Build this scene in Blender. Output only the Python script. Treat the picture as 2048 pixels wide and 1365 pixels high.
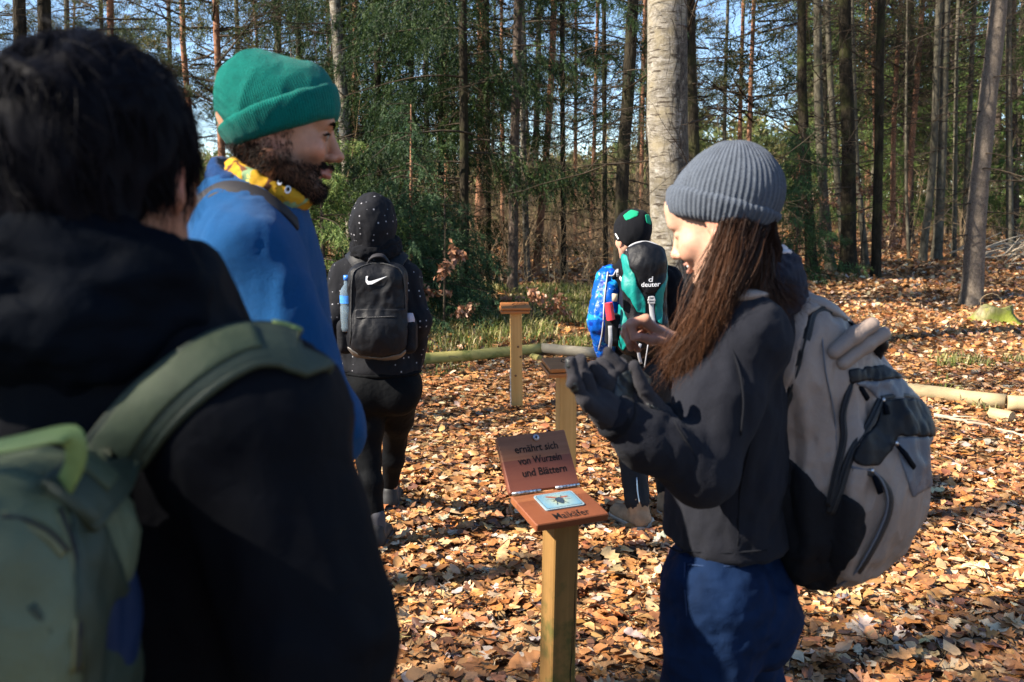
import bpy, math, random
import numpy as np
from mathutils import Vector, Matrix

for _o in list(bpy.data.objects):
    bpy.data.objects.remove(_o)
SC = bpy.context.scene
COL = SC.collection
R = math.radians
rng = np.random.default_rng(7)
random.seed(7)

# ---------------------------------------------------------------- camera
FPX, PITCH, CAM_H = 1800.0, math.atan(282.5 / 1800.0), 1.6
cam_data = bpy.data.cameras.new('camera')
cam = bpy.data.objects.new('camera', cam_data)
COL.objects.link(cam)
cam.location = (0, 0, CAM_H)
cam.rotation_euler = (R(90) - PITCH, 0, 0)
cam_data.sensor_width = 36.0
cam_data.lens = 36.0 * FPX / 2048.0
cam_data.clip_start = 0.05
cam_data.clip_end = 1200.0
cam_data.dof.use_dof = True
cam_data.dof.focus_distance = 4.0
cam_data.dof.aperture_fstop = 5.0
SC.camera = cam

# ---------------------------------------------------------------- sky and sun
SUN_EL = R(37.0)
SUN_AZ = (-math.cos(R(17)), -math.sin(R(17)))       # horizontal direction towards the sun (left, a little behind the camera)
world = bpy.data.worlds.new('World')
SC.world = world
world.use_nodes = True
_nt = world.node_tree
_nt.nodes.clear()
_sky = _nt.nodes.new('ShaderNodeTexSky')
_sky.sky_type = 'NISHITA'
_sky.sun_disc = False
_sky.sun_elevation = SUN_EL
_sky.sun_rotation = math.atan2(SUN_AZ[0], SUN_AZ[1])
_sky.air_density = 1.0
_sky.dust_density = 0.0
_sky.ozone_density = 3.0
_sky.altitude = 1200
_bg = _nt.nodes.new('ShaderNodeBackground')
_bg.inputs['Strength'].default_value = 0.085
_wo = _nt.nodes.new('ShaderNodeOutputWorld')
_nt.links.new(_sky.outputs[0], _bg.inputs[0])
_nt.links.new(_bg.outputs[0], _wo.inputs[0])

sun_data = bpy.data.lights.new('sun', 'SUN')
sun_data.energy = 5.0
sun_data.angle = R(0.55)
sun_data.color = (1.0, 0.90, 0.77)
sun = bpy.data.objects.new('sun', sun_data)
COL.objects.link(sun)
TO_SUN = Vector((SUN_AZ[0] * math.cos(SUN_EL), SUN_AZ[1] * math.cos(SUN_EL), math.sin(SUN_EL)))
sun.rotation_euler = TO_SUN.to_track_quat('Z', 'Y').to_euler()
sun.location = (-20, -5, 20)

SC.view_settings.view_transform = 'Standard'
SC.view_settings.look = 'None'
SC.view_settings.exposure = 1.65
SC.view_settings.gamma = 1.0
SC.view_settings.use_curve_mapping = False
SC.cycles.use_denoising = True
SC.cycles.max_bounces = 6
SC.cycles.diffuse_bounces = 3
SC.cycles.transparent_max_bounces = 6
SC.render.film_transparent = False

# ---------------------------------------------------------------- pixel (of the 2048 x 1365 photograph) + depth -> point in the place
CA, SA = math.cos(PITCH), math.sin(PITCH)
def ray(px, py):
    u, v = (px - 1024.0) / FPX, (682.5 - py) / FPX
    return np.array([u, CA + v * SA, -SA + v * CA])
def W(px, py, Y):
    d = ray(px, py)
    return np.array([0, 0, CAM_H]) + d * (Y / d[1])
def to_px(P):
    P = np.asarray(P, float).reshape(-1, 3) - np.array([0, 0, CAM_H])
    f = P[:, 1] * CA - P[:, 2] * SA
    up = P[:, 1] * SA + P[:, 2] * CA
    f = np.where(np.abs(f) < 1e-6, 1e-6, f)
    return np.stack([1024 + FPX * P[:, 0] / f, 682.5 - FPX * up / f, f], 1)
def nrm(v):
    v = np.asarray(v, float)
    return v / (np.linalg.norm(v) + 1e-12)

# ---------------------------------------------------------------- ground height
def sstep(a, b, x):
    t = np.clip((x - a) / (b - a), 0, 1)
    return t * t * (3 - 2 * t)
def gh(x, y):
    x = np.asarray(x, float); y = np.asarray(y, float)
    h = 0.02 * np.sin(x * 1.3 + y * .7) * sstep(3, 6, y) + 0.015 * np.sin(x * 2.9 - y * 2.1 + 1)
    right = sstep(1.0, 7.0, x)
    h = h + right * (0.010 * np.clip(y - 9, 0, 40)) + (1 - right) * 0.16 * sstep(8.8, 11.5, y)
    h = h + 0.05 * np.sin(x * .5 + 2) * sstep(9, 14, y) + 0.03 * np.sin(x * 1.7 + y * .9) * sstep(9, 14, y)
    return h

# ---------------------------------------------------------------- objects and tags
def tag(o, label=None, cat=None, group=None, kind=None):
    if label: o['label'] = label
    if cat: o['category'] = cat
    if group: o['group'] = group
    if kind: o['kind'] = kind
    return o
def empty(name, loc=(0, 0, 0), rz=0.0, label=None, cat=None, group=None):
    o = bpy.data.objects.new(name, None)
    o.empty_display_size = 0.1
    COL.objects.link(o)
    o.location = Vector([float(c) for c in loc]); o.rotation_euler = (0, 0, rz)
    return tag(o, label, cat, group)
def link(name, me, mat=None, parent=None, world_space=True):
    o = bpy.data.objects.new(name, me)
    COL.objects.link(o)
    if mat is not None and len(me.materials) == 0:
        me.materials.append(mat)
    if parent is not None:
        o.parent = parent
        if world_space:
            o.matrix_parent_inverse = pmat(parent).inverted()
    return o
def pmat(o):
    m = Matrix.LocRotScale(o.location, o.rotation_euler.to_quaternion(), o.scale)
    if o.parent is not None:
        m = pmat(o.parent) @ o.matrix_parent_inverse @ m
    return m
def mesh_np(name, V, F, smooth=True, cols=None, fmat=None):
    """V (n,3); F (m,3) or (m,4) array or a list of such arrays / ragged lists."""
    me = bpy.data.meshes.new(name)
    V = np.asarray(V, np.float32)
    if isinstance(F, np.ndarray):
        F = [F]
    if len(F) and not isinstance(F[0], np.ndarray):
        me.from_pydata([tuple(map(float, v)) for v in V], [], [tuple(map(int, f)) for f in F])
    else:
        F = [f for f in F if len(f)]
        tot = np.concatenate([np.full(len(f), f.shape[1], np.int32) for f in F]) if F else np.zeros(0, np.int32)
        idx = np.concatenate([f.reshape(-1) for f in F]).astype(np.int32) if F else np.zeros(0, np.int32)
        me.vertices.add(len(V)); me.vertices.foreach_set('co', V.reshape(-1))
        me.loops.add(len(idx)); me.loops.foreach_set('vertex_index', idx)
        me.polygons.add(len(tot))
        st = np.zeros(len(tot), np.int32); st[1:] = np.cumsum(tot)[:-1]
        me.polygons.foreach_set('loop_start', st)
        me.update(calc_edges=True)
    if smooth and len(me.polygons):
        me.polygons.foreach_set('use_smooth', np.ones(len(me.polygons), bool))
    if cols is not None:
        c = np.asarray(cols, np.float32)
        if c.shape[1] == 3:
            c = np.concatenate([c, np.ones((len(c), 1), np.float32)], 1)
        a = me.color_attributes.new('Col', 'FLOAT_COLOR', 'POINT')
        a.data.foreach_set('color', c.reshape(-1))
    me.update()
    return me

class MB:
    """collects simple solids into one mesh"""
    def __init__(s): s.V = []; s.F = []; s.n = 0
    def add(s, V, F):
        V = np.asarray(V, float)
        s.V.append(V); s.F += [tuple(int(i) + s.n for i in f) for f in F]; s.n += len(V)
        return s
    def box(s, c, h, M=None, bev=0.0):
        c = np.asarray(c, float); hx, hy, hz = h
        b = min(bev, hx * .9, hy * .9, hz * .9)
        if b <= 0:
            V = np.array([[sx * hx, sy * hy, sz * hz] for sz in (-1, 1) for sy in (-1, 1) for sx in (-1, 1)])
            F = [(0, 2, 3, 1), (4, 5, 7, 6), (0, 1, 5, 4), (2, 6, 7, 3), (0, 4, 6, 2), (1, 3, 7, 5)]
        else:
            def ringp(ix, iy, z):
                return [[-ix + b, -iy, z], [ix - b, -iy, z], [ix, -iy + b, z], [ix, iy - b, z], [ix - b, iy, z], [-ix + b, iy, z], [-ix, iy - b, z], [-ix, -iy + b, z]]
            V = np.array(ringp(hx - b * .7, hy - b * .7, -hz) + ringp(hx, hy, -hz + b) + ringp(hx, hy, hz - b) + ringp(hx - b * .7, hy - b * .7, hz))
            F = [tuple(range(7, -1, -1)), tuple(range(24, 32))]
            for k in range(3):
                for i in range(8):
                    j = (i + 1) % 8
                    F.append((k * 8 + i, k * 8 + j, k * 8 + 8 + j, k * 8 + 8 + i))
        if M is not None: V = V @ np.asarray(M, float).T
        return s.add(V + c, F)
    def tube(s, pts, rad, n=8, cap=True, flat=None):
        V, F = tube_arrays(pts, rad, n, cap, flat)
        return s.add(V, F)
    def mesh(s, name, smooth=False):
        me = mesh_np(name, np.concatenate(s.V), s.F, smooth=smooth)
        return me
    def build(s, name, mat, parent=None, smooth=False):
        return link(name, s.mesh(name, smooth), mat, parent)

def frames(pts, up0=None):
    pts = np.asarray(pts, float)
    T = np.gradient(pts, axis=0)
    T /= np.linalg.norm(T, axis=1, keepdims=True) + 1e-9
    N = np.zeros_like(T)
    a = np.array([0, 0, 1.0]) if up0 is None else np.asarray(up0, float)
    if abs(np.dot(a, T[0])) > .95: a = np.array([1.0, 0, 0])
    n = a - T[0] * np.dot(a, T[0]); n /= np.linalg.norm(n) + 1e-9
    for i in range(len(pts)):
        n = n - T[i] * np.dot(n, T[i]); n /= np.linalg.norm(n) + 1e-9
        N[i] = n
    return T, N, np.cross(T, N)
def tube_arrays(pts, rad, n=8, cap=True, flat=None, up0=None):
    pts = np.asarray(pts, float); m = len(pts)
    rad = np.broadcast_to(np.asarray(rad, float), (m,))
    T, N, B = frames(pts, up0)
    a = np.linspace(0, 2 * np.pi, n, endpoint=False)
    ca, sa = np.cos(a), np.sin(a)
    fl = 1.0 if flat is None else flat
    V = pts[:, None, :] + rad[:, None, None] * (ca[None, :, None] * N[:, None, :] * fl + sa[None, :, None] * B[:, None, :])
    V = V.reshape(-1, 3)
    F = []
    for i in range(m - 1):
        for j in range(n):
            k = (j + 1) % n
            F.append((i * n + j, i * n + k, (i + 1) * n + k, (i + 1) * n + j))
    if cap:
        F.append(tuple(range(n - 1, -1, -1))); F.append(tuple(range((m - 1) * n, m * n)))
    return V, F
def strap_arrays(pts, nrms, width, thick):
    """flat band along pts; nrms = outward normals; rectangular section with a soft crown."""
    pts = np.asarray(pts, float); nrms = np.asarray(nrms, float); m = len(pts)
    T = np.gradient(pts, axis=0); T /= np.linalg.norm(T, axis=1, keepdims=True) + 1e-9
    nrms = nrms - T * np.sum(nrms * T, 1, keepdims=True)
    nrms /= np.linalg.norm(nrms, axis=1, keepdims=True) + 1e-9
    S = np.cross(T, nrms)
    w = np.broadcast_to(np.asarray(width, float), (m,))[:, None]; t = thick
    prof = [(-1, -.5), (-1, .25), (-.88, .5), (0, .62), (.88, .5), (1, .25), (1, -.5)]
    V = np.concatenate([(pts + S * w * .5 * a + nrms * t * b)[:, None, :] for a, b in prof], 1).reshape(-1, 3)
    n = len(prof); F = []
    for i in range(m - 1):
        for j in range(n):
            k = (j + 1) % n
            F.append((i * n + j, i * n + k, (i + 1) * n + k, (i + 1) * n + j))
    F.append(tuple(range(n - 1, -1, -1))); F.append(tuple(range((m - 1) * n, m * n)))
    return V, F
def spline(pts, n=24):
    """Catmull-Rom through pts"""
    P = np.asarray(pts, float)
    if len(P) == 2:
        t = np.linspace(0, 1, n)[:, None]
        return P[0] * (1 - t) + P[1] * t
    Q = np.concatenate([[2 * P[0] - P[1]], P, [2 * P[-1] - P[-2]]])
    s = np.linspace(0, len(P) - 1 - 1e-9, n)
    i = s.astype(int); f = (s - i)[:, None]
    a, b, c, d = Q[i], Q[i + 1], Q[i + 2], Q[i + 3]
    return .5 * (2 * b + (c - a) * f + (2 * a - 5 * b + 4 * c - d) * f ** 2 + (3 * b - a - 3 * c + d) * f ** 3)

# ---------------------------------------------------------------- noise
def _hash(ix, iy, iz, seed):
    h = (ix * 374761393 + iy * 668265263 + iz * 2147483647 + seed * 974634777) & 0xffffffff
    h = ((h ^ (h >> 13)) * 1274126177) & 0xffffffff
    return ((h ^ (h >> 16)) & 0xffff) / 32768.0 - 1.0
def noise3(P, scale=1.0, seed=0):
    P = np.asarray(P, float) * scale
    i = np.floor(P).astype(np.int64); f = P - i; f = f * f * (3 - 2 * f)
    out = 0
    for dx in (0, 1):
        wx = f[:, 0] if dx else 1 - f[:, 0]
        for dy in (0, 1):
            wy = f[:, 1] if dy else 1 - f[:, 1]
            for dz in (0, 1):
                wz = f[:, 2] if dz else 1 - f[:, 2]
                out = out + wx * wy * wz * _hash(i[:, 0] + dx, i[:, 1] + dy, i[:, 2] + dz, seed)
    return out
def fbm(P, scale, seed=0, octv=3):
    a, o, s = 1.0, 0.0, scale
    for k in range(octv):
        o = o + a * noise3(P, s, seed + k * 17); a *= .5; s *= 2.1
    return o

# ---------------------------------------------------------------- signed-distance modelling
class SDF:
    """a list of primitives, evaluated on any points; ops: ('+',prim,k) smooth union, ('-',prim,k) smooth cut, ('&',prim,k) smooth intersection"""
    def __init__(s): s.ops = []
    def copy(s):
        t = SDF(); t.ops = list(s.ops); return t
    def _p(s, op, fn, bb, k): s.ops.append((op, fn, bb, k)); return s
    def cap(s, a, b, ra, rb=None, k=.02, op='+'):
        a = np.asarray(a, float); b = np.asarray(b, float); rb = ra if rb is None else rb
        ab = b - a; L2 = float(ab @ ab) + 1e-12; m = max(ra, rb)
        def fn(P):
            q = P - a
            t = np.clip((q @ ab) / L2, 0, 1)
            q = q - t[:, None] * ab
            return np.sqrt(np.einsum('ij,ij->i', q, q)) - (ra + (rb - ra) * t)
        return s._p(op, fn, (np.minimum(a, b) - m, np.maximum(a, b) + m), k)
    def chain(s, pts, rads, k=.02, op='+'):
        for i in range(len(pts) - 1): s.cap(pts[i], pts[i + 1], rads[i], rads[i + 1], k, op)
        return s
    def ell(s, c, r, M=None, k=.02, op='+'):
        c = np.asarray(c, float); r = np.asarray(r, float) * np.ones(3)
        M = np.eye(3) if M is None else np.asarray(M, float)     # columns = local axes
        def fn(P):
            q = (P - c) @ M
            a = q / r
            k0 = np.sqrt(np.einsum('ij,ij->i', a, a)); b = a / r
            k1 = np.sqrt(np.einsum('ij,ij->i', b, b)) + 1e-9
            return np.where(k0 < 1e-4, -r.min(), k0 * (k0 - 1) / k1)
        e = np.sqrt(((M * r) ** 2).sum(1))
        return s._p(op, fn, (c - e, c + e), k)
    def box(s, c, h, rad=.01, M=None, k=.02, op='+'):
        c = np.asarray(c, float); h = np.asarray(h, float)
        M = np.eye(3) if M is None else np.asarray(M, float)
        def fn(P):
            q = np.abs((P - c) @ M) - (h - rad)
            o = np.maximum(q, 0)
            return np.sqrt(np.einsum('ij,ij->i', o, o)) + np.minimum(q.max(1), 0) - rad
        e = (np.abs(M) * h).sum(1)
        return s._p(op, fn, (c - e, c + e), k)
    def plane(s, p, n, k=.005, op='&'):
        """keep the side the normal points away from"""
        p = np.asarray(p, float); n = nrm(n)
        return s._p(op, lambda P: (P - p) @ n, None, k)
    def fn(s, f, bb=None, k=.01, op='+'): return s._p(op, f, bb, k)
    @staticmethod
    def _mix(op, F, d, k):
        if op == '+':
            h = np.maximum(k - np.abs(F - d), 0) / k
            return np.minimum(F, d) - h * h * k * .25
        if op == '-': d = -d
        h = np.maximum(k - np.abs(F - d), 0) / k
        return np.maximum(F, d) + h * h * k * .25
    def __call__(s, P):
        P = np.asarray(P, float).reshape(-1, 3)
        F = np.full(len(P), 9.0)
        for op, fn, bb, k in s.ops:
            F = s._mix(op, F, fn(P), k)
        return F
    def grid(s, xs, ys, zs):
        nx, ny, nz = len(xs), len(ys), len(zs)
        F = np.full((nx, ny, nz), 9.0, np.float64)
        ax = (xs, ys, zs)
        for op, fn, bb, k in s.ops:
            if bb is None: sl = [(0, nx), (0, ny), (0, nz)]
            else:
                m = k + .03; sl = []
                for i in range(3):
                    sl.append((max(np.searchsorted(ax[i], bb[0][i] - m) - 1, 0), min(np.searchsorted(ax[i], bb[1][i] + m) + 1, len(ax[i]))))
            if any(b <= a for a, b in sl): continue
            (x0, x1), (y0, y1), (z0, z1) = sl
            P = np.stack(np.meshgrid(xs[x0:x1], ys[y0:y1], zs[z0:z1], indexing='ij'), -1).reshape(-1, 3)
            S = F[x0:x1, y0:y1, z0:z1]
            F[x0:x1, y0:y1, z0:z1] = s._mix(op, S.reshape(-1), fn(P), k).reshape(S.shape)
        return F
    def bounds(s):
        lo = np.full(3, 1e9); hi = -lo
        for op, fn, bb, k in s.ops:
            if op == '+' and bb is not None:
                lo = np.minimum(lo, bb[0]); hi = np.maximum(hi, bb[1])
        return lo, hi
    def mesh(s, res=.006, fine=None, lo=None, hi=None):
        """surface nets on a rectilinear grid; fine = (lo, hi, res) refines one box"""
        l, h = s.bounds()
        l = l - .02 if lo is None else np.asarray(lo, float); h = h + .02 if hi is None else np.asarray(hi, float)
        ax = []
        for i in range(3):
            if fine is None: ax.append(np.arange(l[i], h[i] + res, res)); continue
            a, b, r = fine[0][i], fine[1][i], fine[2]
            a = max(a, l[i]); b = min(b, h[i])
            p = [np.linspace(l[i], a, max(int(np.ceil((a - l[i]) / res)), 1), endpoint=False)] if a > l[i] else []
            p.append(np.arange(a, b, r))
            if h[i] > b: p.append(np.linspace(b, h[i], max(int(np.ceil((h[i] - b) / res)), 1) + 1))
            q = np.concatenate(p); ax.append(q[np.concatenate([[True], np.diff(q) > 1e-6])])
        F = s.grid(*ax)
        V, Q = surface_nets(F, *ax)
        for _ in range(2):                                        # pull the vertices onto the surface
            d = s(V); g = s.grad(V)
            V = V - np.clip(d, -.004, .004)[:, None] * g
        return V, Q
    def grad(s, P, e=.0015):
        P = np.asarray(P, float).reshape(-1, 3)
        g = np.stack([s(P + np.eye(3)[i] * e) - s(P - np.eye(3)[i] * e) for i in range(3)], 1)
        return g / (np.linalg.norm(g, axis=1, keepdims=True) + 1e-9)
    def hit(s, px, py, y0=.3, steps=90, off=0.0):
        """where the sight line through a photo pixel meets the surface"""
        d = nrm(ray(px, py)); o = np.array([0, 0, CAM_H]); t = y0
        for _ in range(steps):
            v = float(s((o + d * t)[None])[0]) - off
            if v < 4e-4: return o + d * t
            t += max(v * .8, 4e-4)
            if t > 40: break
        # nearest approach
        ts = np.linspace(y0, y0 + 3.0, 600); Q = o + d * ts[:, None]
        v = s(Q); i = int(np.argmin(v)); q = Q[i:i + 1]
        return (q - v[i] * s.grad(q))[0]
    def drape(s, pxs, n=20, y0=.3, off=.002):
        p2 = spline(np.array([[a, b, 0] for a, b in pxs], float), n)
        P = np.array([s.hit(a, b, y0) for a, b, _ in p2]); N = s.grad(P)
        return P + N * off, N

def surface_nets(F, xs, ys, zs):
    nx, ny, nz = F.shape
    S = F < 0
    ins = np.zeros((nx - 1, ny - 1, nz - 1), np.int8)
    for dx in (0, 1):
        for dy in (0, 1):
            for dz in (0, 1):
                ins += S[dx:nx - 1 + dx, dy:ny - 1 + dy, dz:nz - 1 + dz]
    cell = (ins > 0) & (ins < 8)
    ci = np.argwhere(cell)
    idx = np.full(cell.shape, -1, np.int64); idx[cell] = np.arange(len(ci))
    acc = np.zeros((len(ci), 3)); cnt = np.zeros(len(ci))
    crn = [(a, b, c) for a in (0, 1) for b in (0, 1) for c in (0, 1)]
    for a in crn:
        for ax in range(3):
            if a[ax]: continue
            b = list(a); b[ax] = 1
            A = ci + a; B = ci + b
            fa = F[A[:, 0], A[:, 1], A[:, 2]]; fb = F[B[:, 0], B[:, 1], B[:, 2]]
            m = (fa < 0) != (fb < 0)
            t = np.where(m, np.clip(fa / np.where(m, fa - fb, 1), 0, 1), 0)
            pa = np.stack([xs[A[:, 0]], ys[A[:, 1]], zs[A[:, 2]]], 1); pb = np.stack([xs[B[:, 0]], ys[B[:, 1]], zs[B[:, 2]]], 1)
            acc += np.where(m[:, None], pa + (pb - pa) * t[:, None], 0); cnt += m
    V = acc / np.maximum(cnt, 1)[:, None]
    Q = []
    for ax in range(3):
        sl0 = [slice(None)] * 3; sl1 = [slice(None)] * 3
        sl0[ax] = slice(0, -1); sl1[ax] = slice(1, None)
        d = S[tuple(sl0)] != S[tuple(sl1)]
        o1, o2 = [i for i in range(3) if i != ax]
        e = np.argwhere(d)
        e = e[(e[:, o1] > 0) & (e[:, o2] > 0) & (e[:, o1] < F.shape[o1] - 1) & (e[:, o2] < F.shape[o2] - 1)]
        if not len(e): continue
        def cidx(a, b):
            c = e.copy(); c[:, o1] -= a; c[:, o2] -= b
            return idx[c[:, 0], c[:, 1], c[:, 2]]
        q = np.stack([cidx(1, 1), cidx(0, 1), cidx(0, 0), cidx(1, 0)], 1)
        inside = S[e[:, 0], e[:, 1], e[:, 2]]
        flip = inside if ax != 1 else ~inside
        q[~flip] = q[~flip][:, ::-1]
        Q.append(q)
    Q = np.concatenate(Q) if Q else np.zeros((0, 4), np.int64)
    return V, Q[(Q >= 0).all(1)]
# ---------------------------------------------------------------- materials
class NT:
    def __init__(s, name):
        s.m = bpy.data.materials.new(name); s.m.use_nodes = True
        s.t = s.m.node_tree; s.t.nodes.clear()
        s.out = s.n('ShaderNodeOutputMaterial')
        s.b = s.n('ShaderNodeBsdfPrincipled')
        s.l(s.b.outputs[0], s.out.inputs[0])
        s.h = None
    def n(s, typ, **kw):
        x = s.t.nodes.new(typ)
        for k, v in kw.items(): setattr(x, k, v)
        return x
    def l(s, a, b): s.t.links.new(a, b); return s
    def set(s, **kw):
        for k, v in kw.items():
            i = s.b.inputs[k.replace('_', ' ')]
            i.default_value = (*v, 1) if isinstance(v, (tuple, list)) and len(v) == 3 and i.type == 'RGBA' else v
        return s
    def coord(s, which='Object'):
        return s.n('ShaderNodeTexCoord').outputs[which]
    def mapping(s, vec, scale=(1, 1, 1), rot=(0, 0, 0), loc=(0, 0, 0), typ='POINT'):
        m = s.n('ShaderNodeMapping'); m.vector_type = typ
        s.l(vec, m.inputs[0]); m.inputs[1].default_value = loc; m.inputs[2].default_value = rot; m.inputs[3].default_value = scale
        return m.outputs[0]
    def noise(s, vec, scale, detail=3, rough=.55, dist=0.0):
        x = s.n('ShaderNodeTexNoise'); s.l(vec, x.inputs['Vector'])
        x.inputs['Scale'].default_value = scale; x.inputs['Detail'].default_value = detail
        x.inputs['Roughness'].default_value = rough; x.inputs['Distortion'].default_value = dist
        return x.outputs['Fac']
    def ramp(s, fac, stops, interp='LINEAR'):
        r = s.n('ShaderNodeValToRGB'); s.l(fac, r.inputs[0]); r.color_ramp.interpolation = interp
        e = r.color_ramp.elements
        while len(e) < len(stops): e.new(.5)
        for k, (p, c) in enumerate(stops):
            e[k].position = p; e[k].color = (*c, 1) if len(c) == 3 else c
        return r.outputs[0]
    def mix(s, fac, a, b, blend='MIX'):
        m = s.n('ShaderNodeMix', data_type='RGBA', blend_type=blend)
        for sock, v in ((m.inputs[0], fac), (m.inputs[6], a), (m.inputs[7], b)):
            if isinstance(v, (int, float)): sock.default_value = v
            elif isinstance(v, (tuple, list)): sock.default_value = (*v, 1)
            else: s.l(v, sock)
        return m.outputs[2]
    def math(s, op, a, b=None):
        m = s.n('ShaderNodeMath', operation=op)
        for k, v in enumerate((a, b)):
            if v is None: continue
            if isinstance(v, (int, float)): m.inputs[k].default_value = v
            else: s.l(v, m.inputs[k])
        return m.outputs[0]
    def attr(s, name='Col'):
        a = s.n('ShaderNodeAttribute'); a.attribute_name = name
        return a.outputs['Color']
    def col(s, c):
        if isinstance(c, (tuple, list)): s.b.inputs['Base Color'].default_value = (*c, 1)
        else: s.l(c, s.b.inputs['Base Color'])
        return s
    def bump(s, h, strength=.3, dist=.01):
        b = s.n('ShaderNodeBump'); b.inputs['Strength'].default_value = strength; b.inputs['Distance'].default_value = dist
        s.l(h, b.inputs['Height'])
        if s.h is not None: s.l(s.h, b.inputs['Normal'])
        s.h = b.outputs[0]; s.l(s.h, s.b.inputs['Normal'])
        return s

def plain(name, c, rough=.7, spec=.3, metal=0.0, var=.25, vscale=8, bump=0.0, bscale=200, bdist=.002, sheen=0.0):
    t = NT(name).set(Roughness=rough, Metallic=metal)
    t.b.inputs['Specular IOR Level'].default_value = spec
    o = t.coord()
    f = t.noise(o, vscale, 4)
    lo = tuple(x * (1 - var) for x in c); hi = tuple(min(x * (1 + var), 1) for x in c)
    t.col(t.ramp(f, [(.3, lo), (.7, hi)]))
    if bump: t.bump(t.noise(o, bscale, 2), bump, bdist)
    if sheen:
        t.b.inputs['Sheen Weight'].default_value = sheen; t.b.inputs['Sheen Roughness'].default_value = .5
    return t.m
def fleece(name, c, var=.3, sheen=.25, fz=.5):
    t = NT(name).set(Roughness=.95)
    t.b.inputs['Specular IOR Level'].default_value = .1
    o = t.coord()
    f = t.noise(o, 420, 3, .7); g = t.noise(o, 9, 3)
    lo = tuple(x * (1 - var) for x in c); hi = tuple(min(x * (1 + var), 1) for x in c)
    c1 = t.ramp(f, [(.3, lo), (.72, hi)])
    t.col(t.mix(.35, c1, t.ramp(g, [(.3, tuple(x * .75 for x in c)), (.7, tuple(x * 1.15 for x in c))])))
    t.bump(t.noise(o, 60, 3), .25, .006)
    t.bump(f, fz, .003)
    t.b.inputs['Sheen Weight'].default_value = sheen; t.b.inputs['Sheen Roughness'].default_value = .6
    t.b.inputs['Sheen Tint'].default_value = (*[min(1, .3 + x) for x in c], 1)
    return t.m
def woven(name, c, rough=.55, spec=.35, scale=700, var=.2, crease=.35):
    t = NT(name).set(Roughness=rough)
    t.b.inputs['Specular IOR Level'].default_value = spec
    o = t.coord()
    g = t.noise(o, 14, 4)
    f = t.noise(o, scale, 1)
    cc = t.ramp(g, [(.3, tuple(x * (1 - var) for x in c)), (.7, tuple(min(1, x * (1 + var)) for x in c))])
    t.col(t.mix(.25, cc, t.ramp(f, [(.35, tuple(x * .6 for x in c)), (.65, tuple(min(1, x * 1.4) for x in c))])))
    t.bump(t.noise(o, 26, 3, .5, .6), crease, .012)
    t.bump(f, .3, .001)
    return t.m
def wood(name, c_lo, c_hi, axis=2, rings=60, rough=.5, spec=.35, band=None, algae=None):
    """grain along one axis; band = (axis, position, colour below) for a board in two tones"""
    t = NT(name).set(Roughness=rough); t.b.inputs['Specular IOR Level'].default_value = spec
    o = t.coord()
    s = [rings, rings, rings]; s[axis] = rings * .035
    v = t.mapping(o, scale=tuple(s))
    f = t.noise(v, 1.0, 5, .65, .8)
    c = t.ramp(f, [(.28, c_lo), (.5, tuple((a + b) / 2 for a, b in zip(c_lo, c_hi))), (.72, c_hi)])
    g = t.noise(o, 6, 3)
    c = t.mix(.3, c, t.ramp(g, [(.3, c_lo), (.7, c_hi)]))
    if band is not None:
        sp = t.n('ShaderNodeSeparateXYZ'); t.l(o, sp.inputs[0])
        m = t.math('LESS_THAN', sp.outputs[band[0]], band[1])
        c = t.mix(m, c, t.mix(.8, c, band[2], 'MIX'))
    if algae is not None:
        ng = t.noise(o, 7, 5, .65)
        sp = t.n('ShaderNodeSeparateXYZ'); t.l(o, sp.inputs[0])
        q = t.math('ADD', ng, t.math('MULTIPLY', sp.outputs[2], -algae[1]))
        c = t.mix(t.ramp(q, [(algae[2], (0, 0, 0)), (algae[2] + .12, (1, 1, 1))]), c, algae[0])
    t.col(c)
    t.bump(f, .25, .002)
    return t.m
def bark(name, c_lo, c_hi, scale=12, stretch=.25, bump=.8, moss=None, dist=.03):
    t = NT(name).set(Roughness=.95); t.b.inputs['Specular IOR Level'].default_value = .1
    o = t.coord()
    v = t.mapping(o, scale=(1, 1, stretch))
    f = t.noise(v, scale, 6, .68, .5)
    g = t.noise(o, 1.7, 3)
    vo = t.n('ShaderNodeTexVoronoi', feature='DISTANCE_TO_EDGE'); t.l(v, vo.inputs['Vector']); vo.inputs['Scale'].default_value = scale * 1.6
    cr = t.ramp(vo.outputs['Distance'], [(0, (.35, .35, .35)), (.18, (1, 1, 1))])
    c = t.ramp(f, [(.3, c_lo), (.68, c_hi)])
    c = t.mix(.55, c, cr, 'MULTIPLY')
    if moss is not None:
        c = t.mix(t.ramp(g, [(moss[1], (0, 0, 0)), (moss[1] + .2, (.85, .85, .85))]), c, moss[0])
    t.col(c)
    t.bump(f, bump, dist)
    t.bump(vo.outputs['Distance'], bump * .6, dist)
    return t.m
def vcol(name, rough=.7, spec=.3, gain=1.0, var=0.15, trans=0.0, bump=0):
    t = NT(name).set(Roughness=rough); t.b.inputs['Specular IOR Level'].default_value = spec
    c = t.attr()
    o = t.coord()
    f = t.noise(o, 60, 3)
    c = t.mix(1.0, c, t.ramp(f, [(.25, (1 - var,) * 3), (.75, (1 + var,) * 3)]), 'MULTIPLY')
    t.col(c)
    if bump: t.bump(f, bump, .004)
    if trans:
        tr = t.n('ShaderNodeBsdfTranslucent'); t.l(c, tr.inputs[0])
        mx = t.n('ShaderNodeMixShader'); mx.inputs[0].default_value = trans
        t.l(t.b.outputs[0], mx.inputs[1]); t.l(tr.outputs[0], mx.inputs[2]); t.l(mx.outputs[0], t.out.inputs[0])
    return t.m

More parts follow.
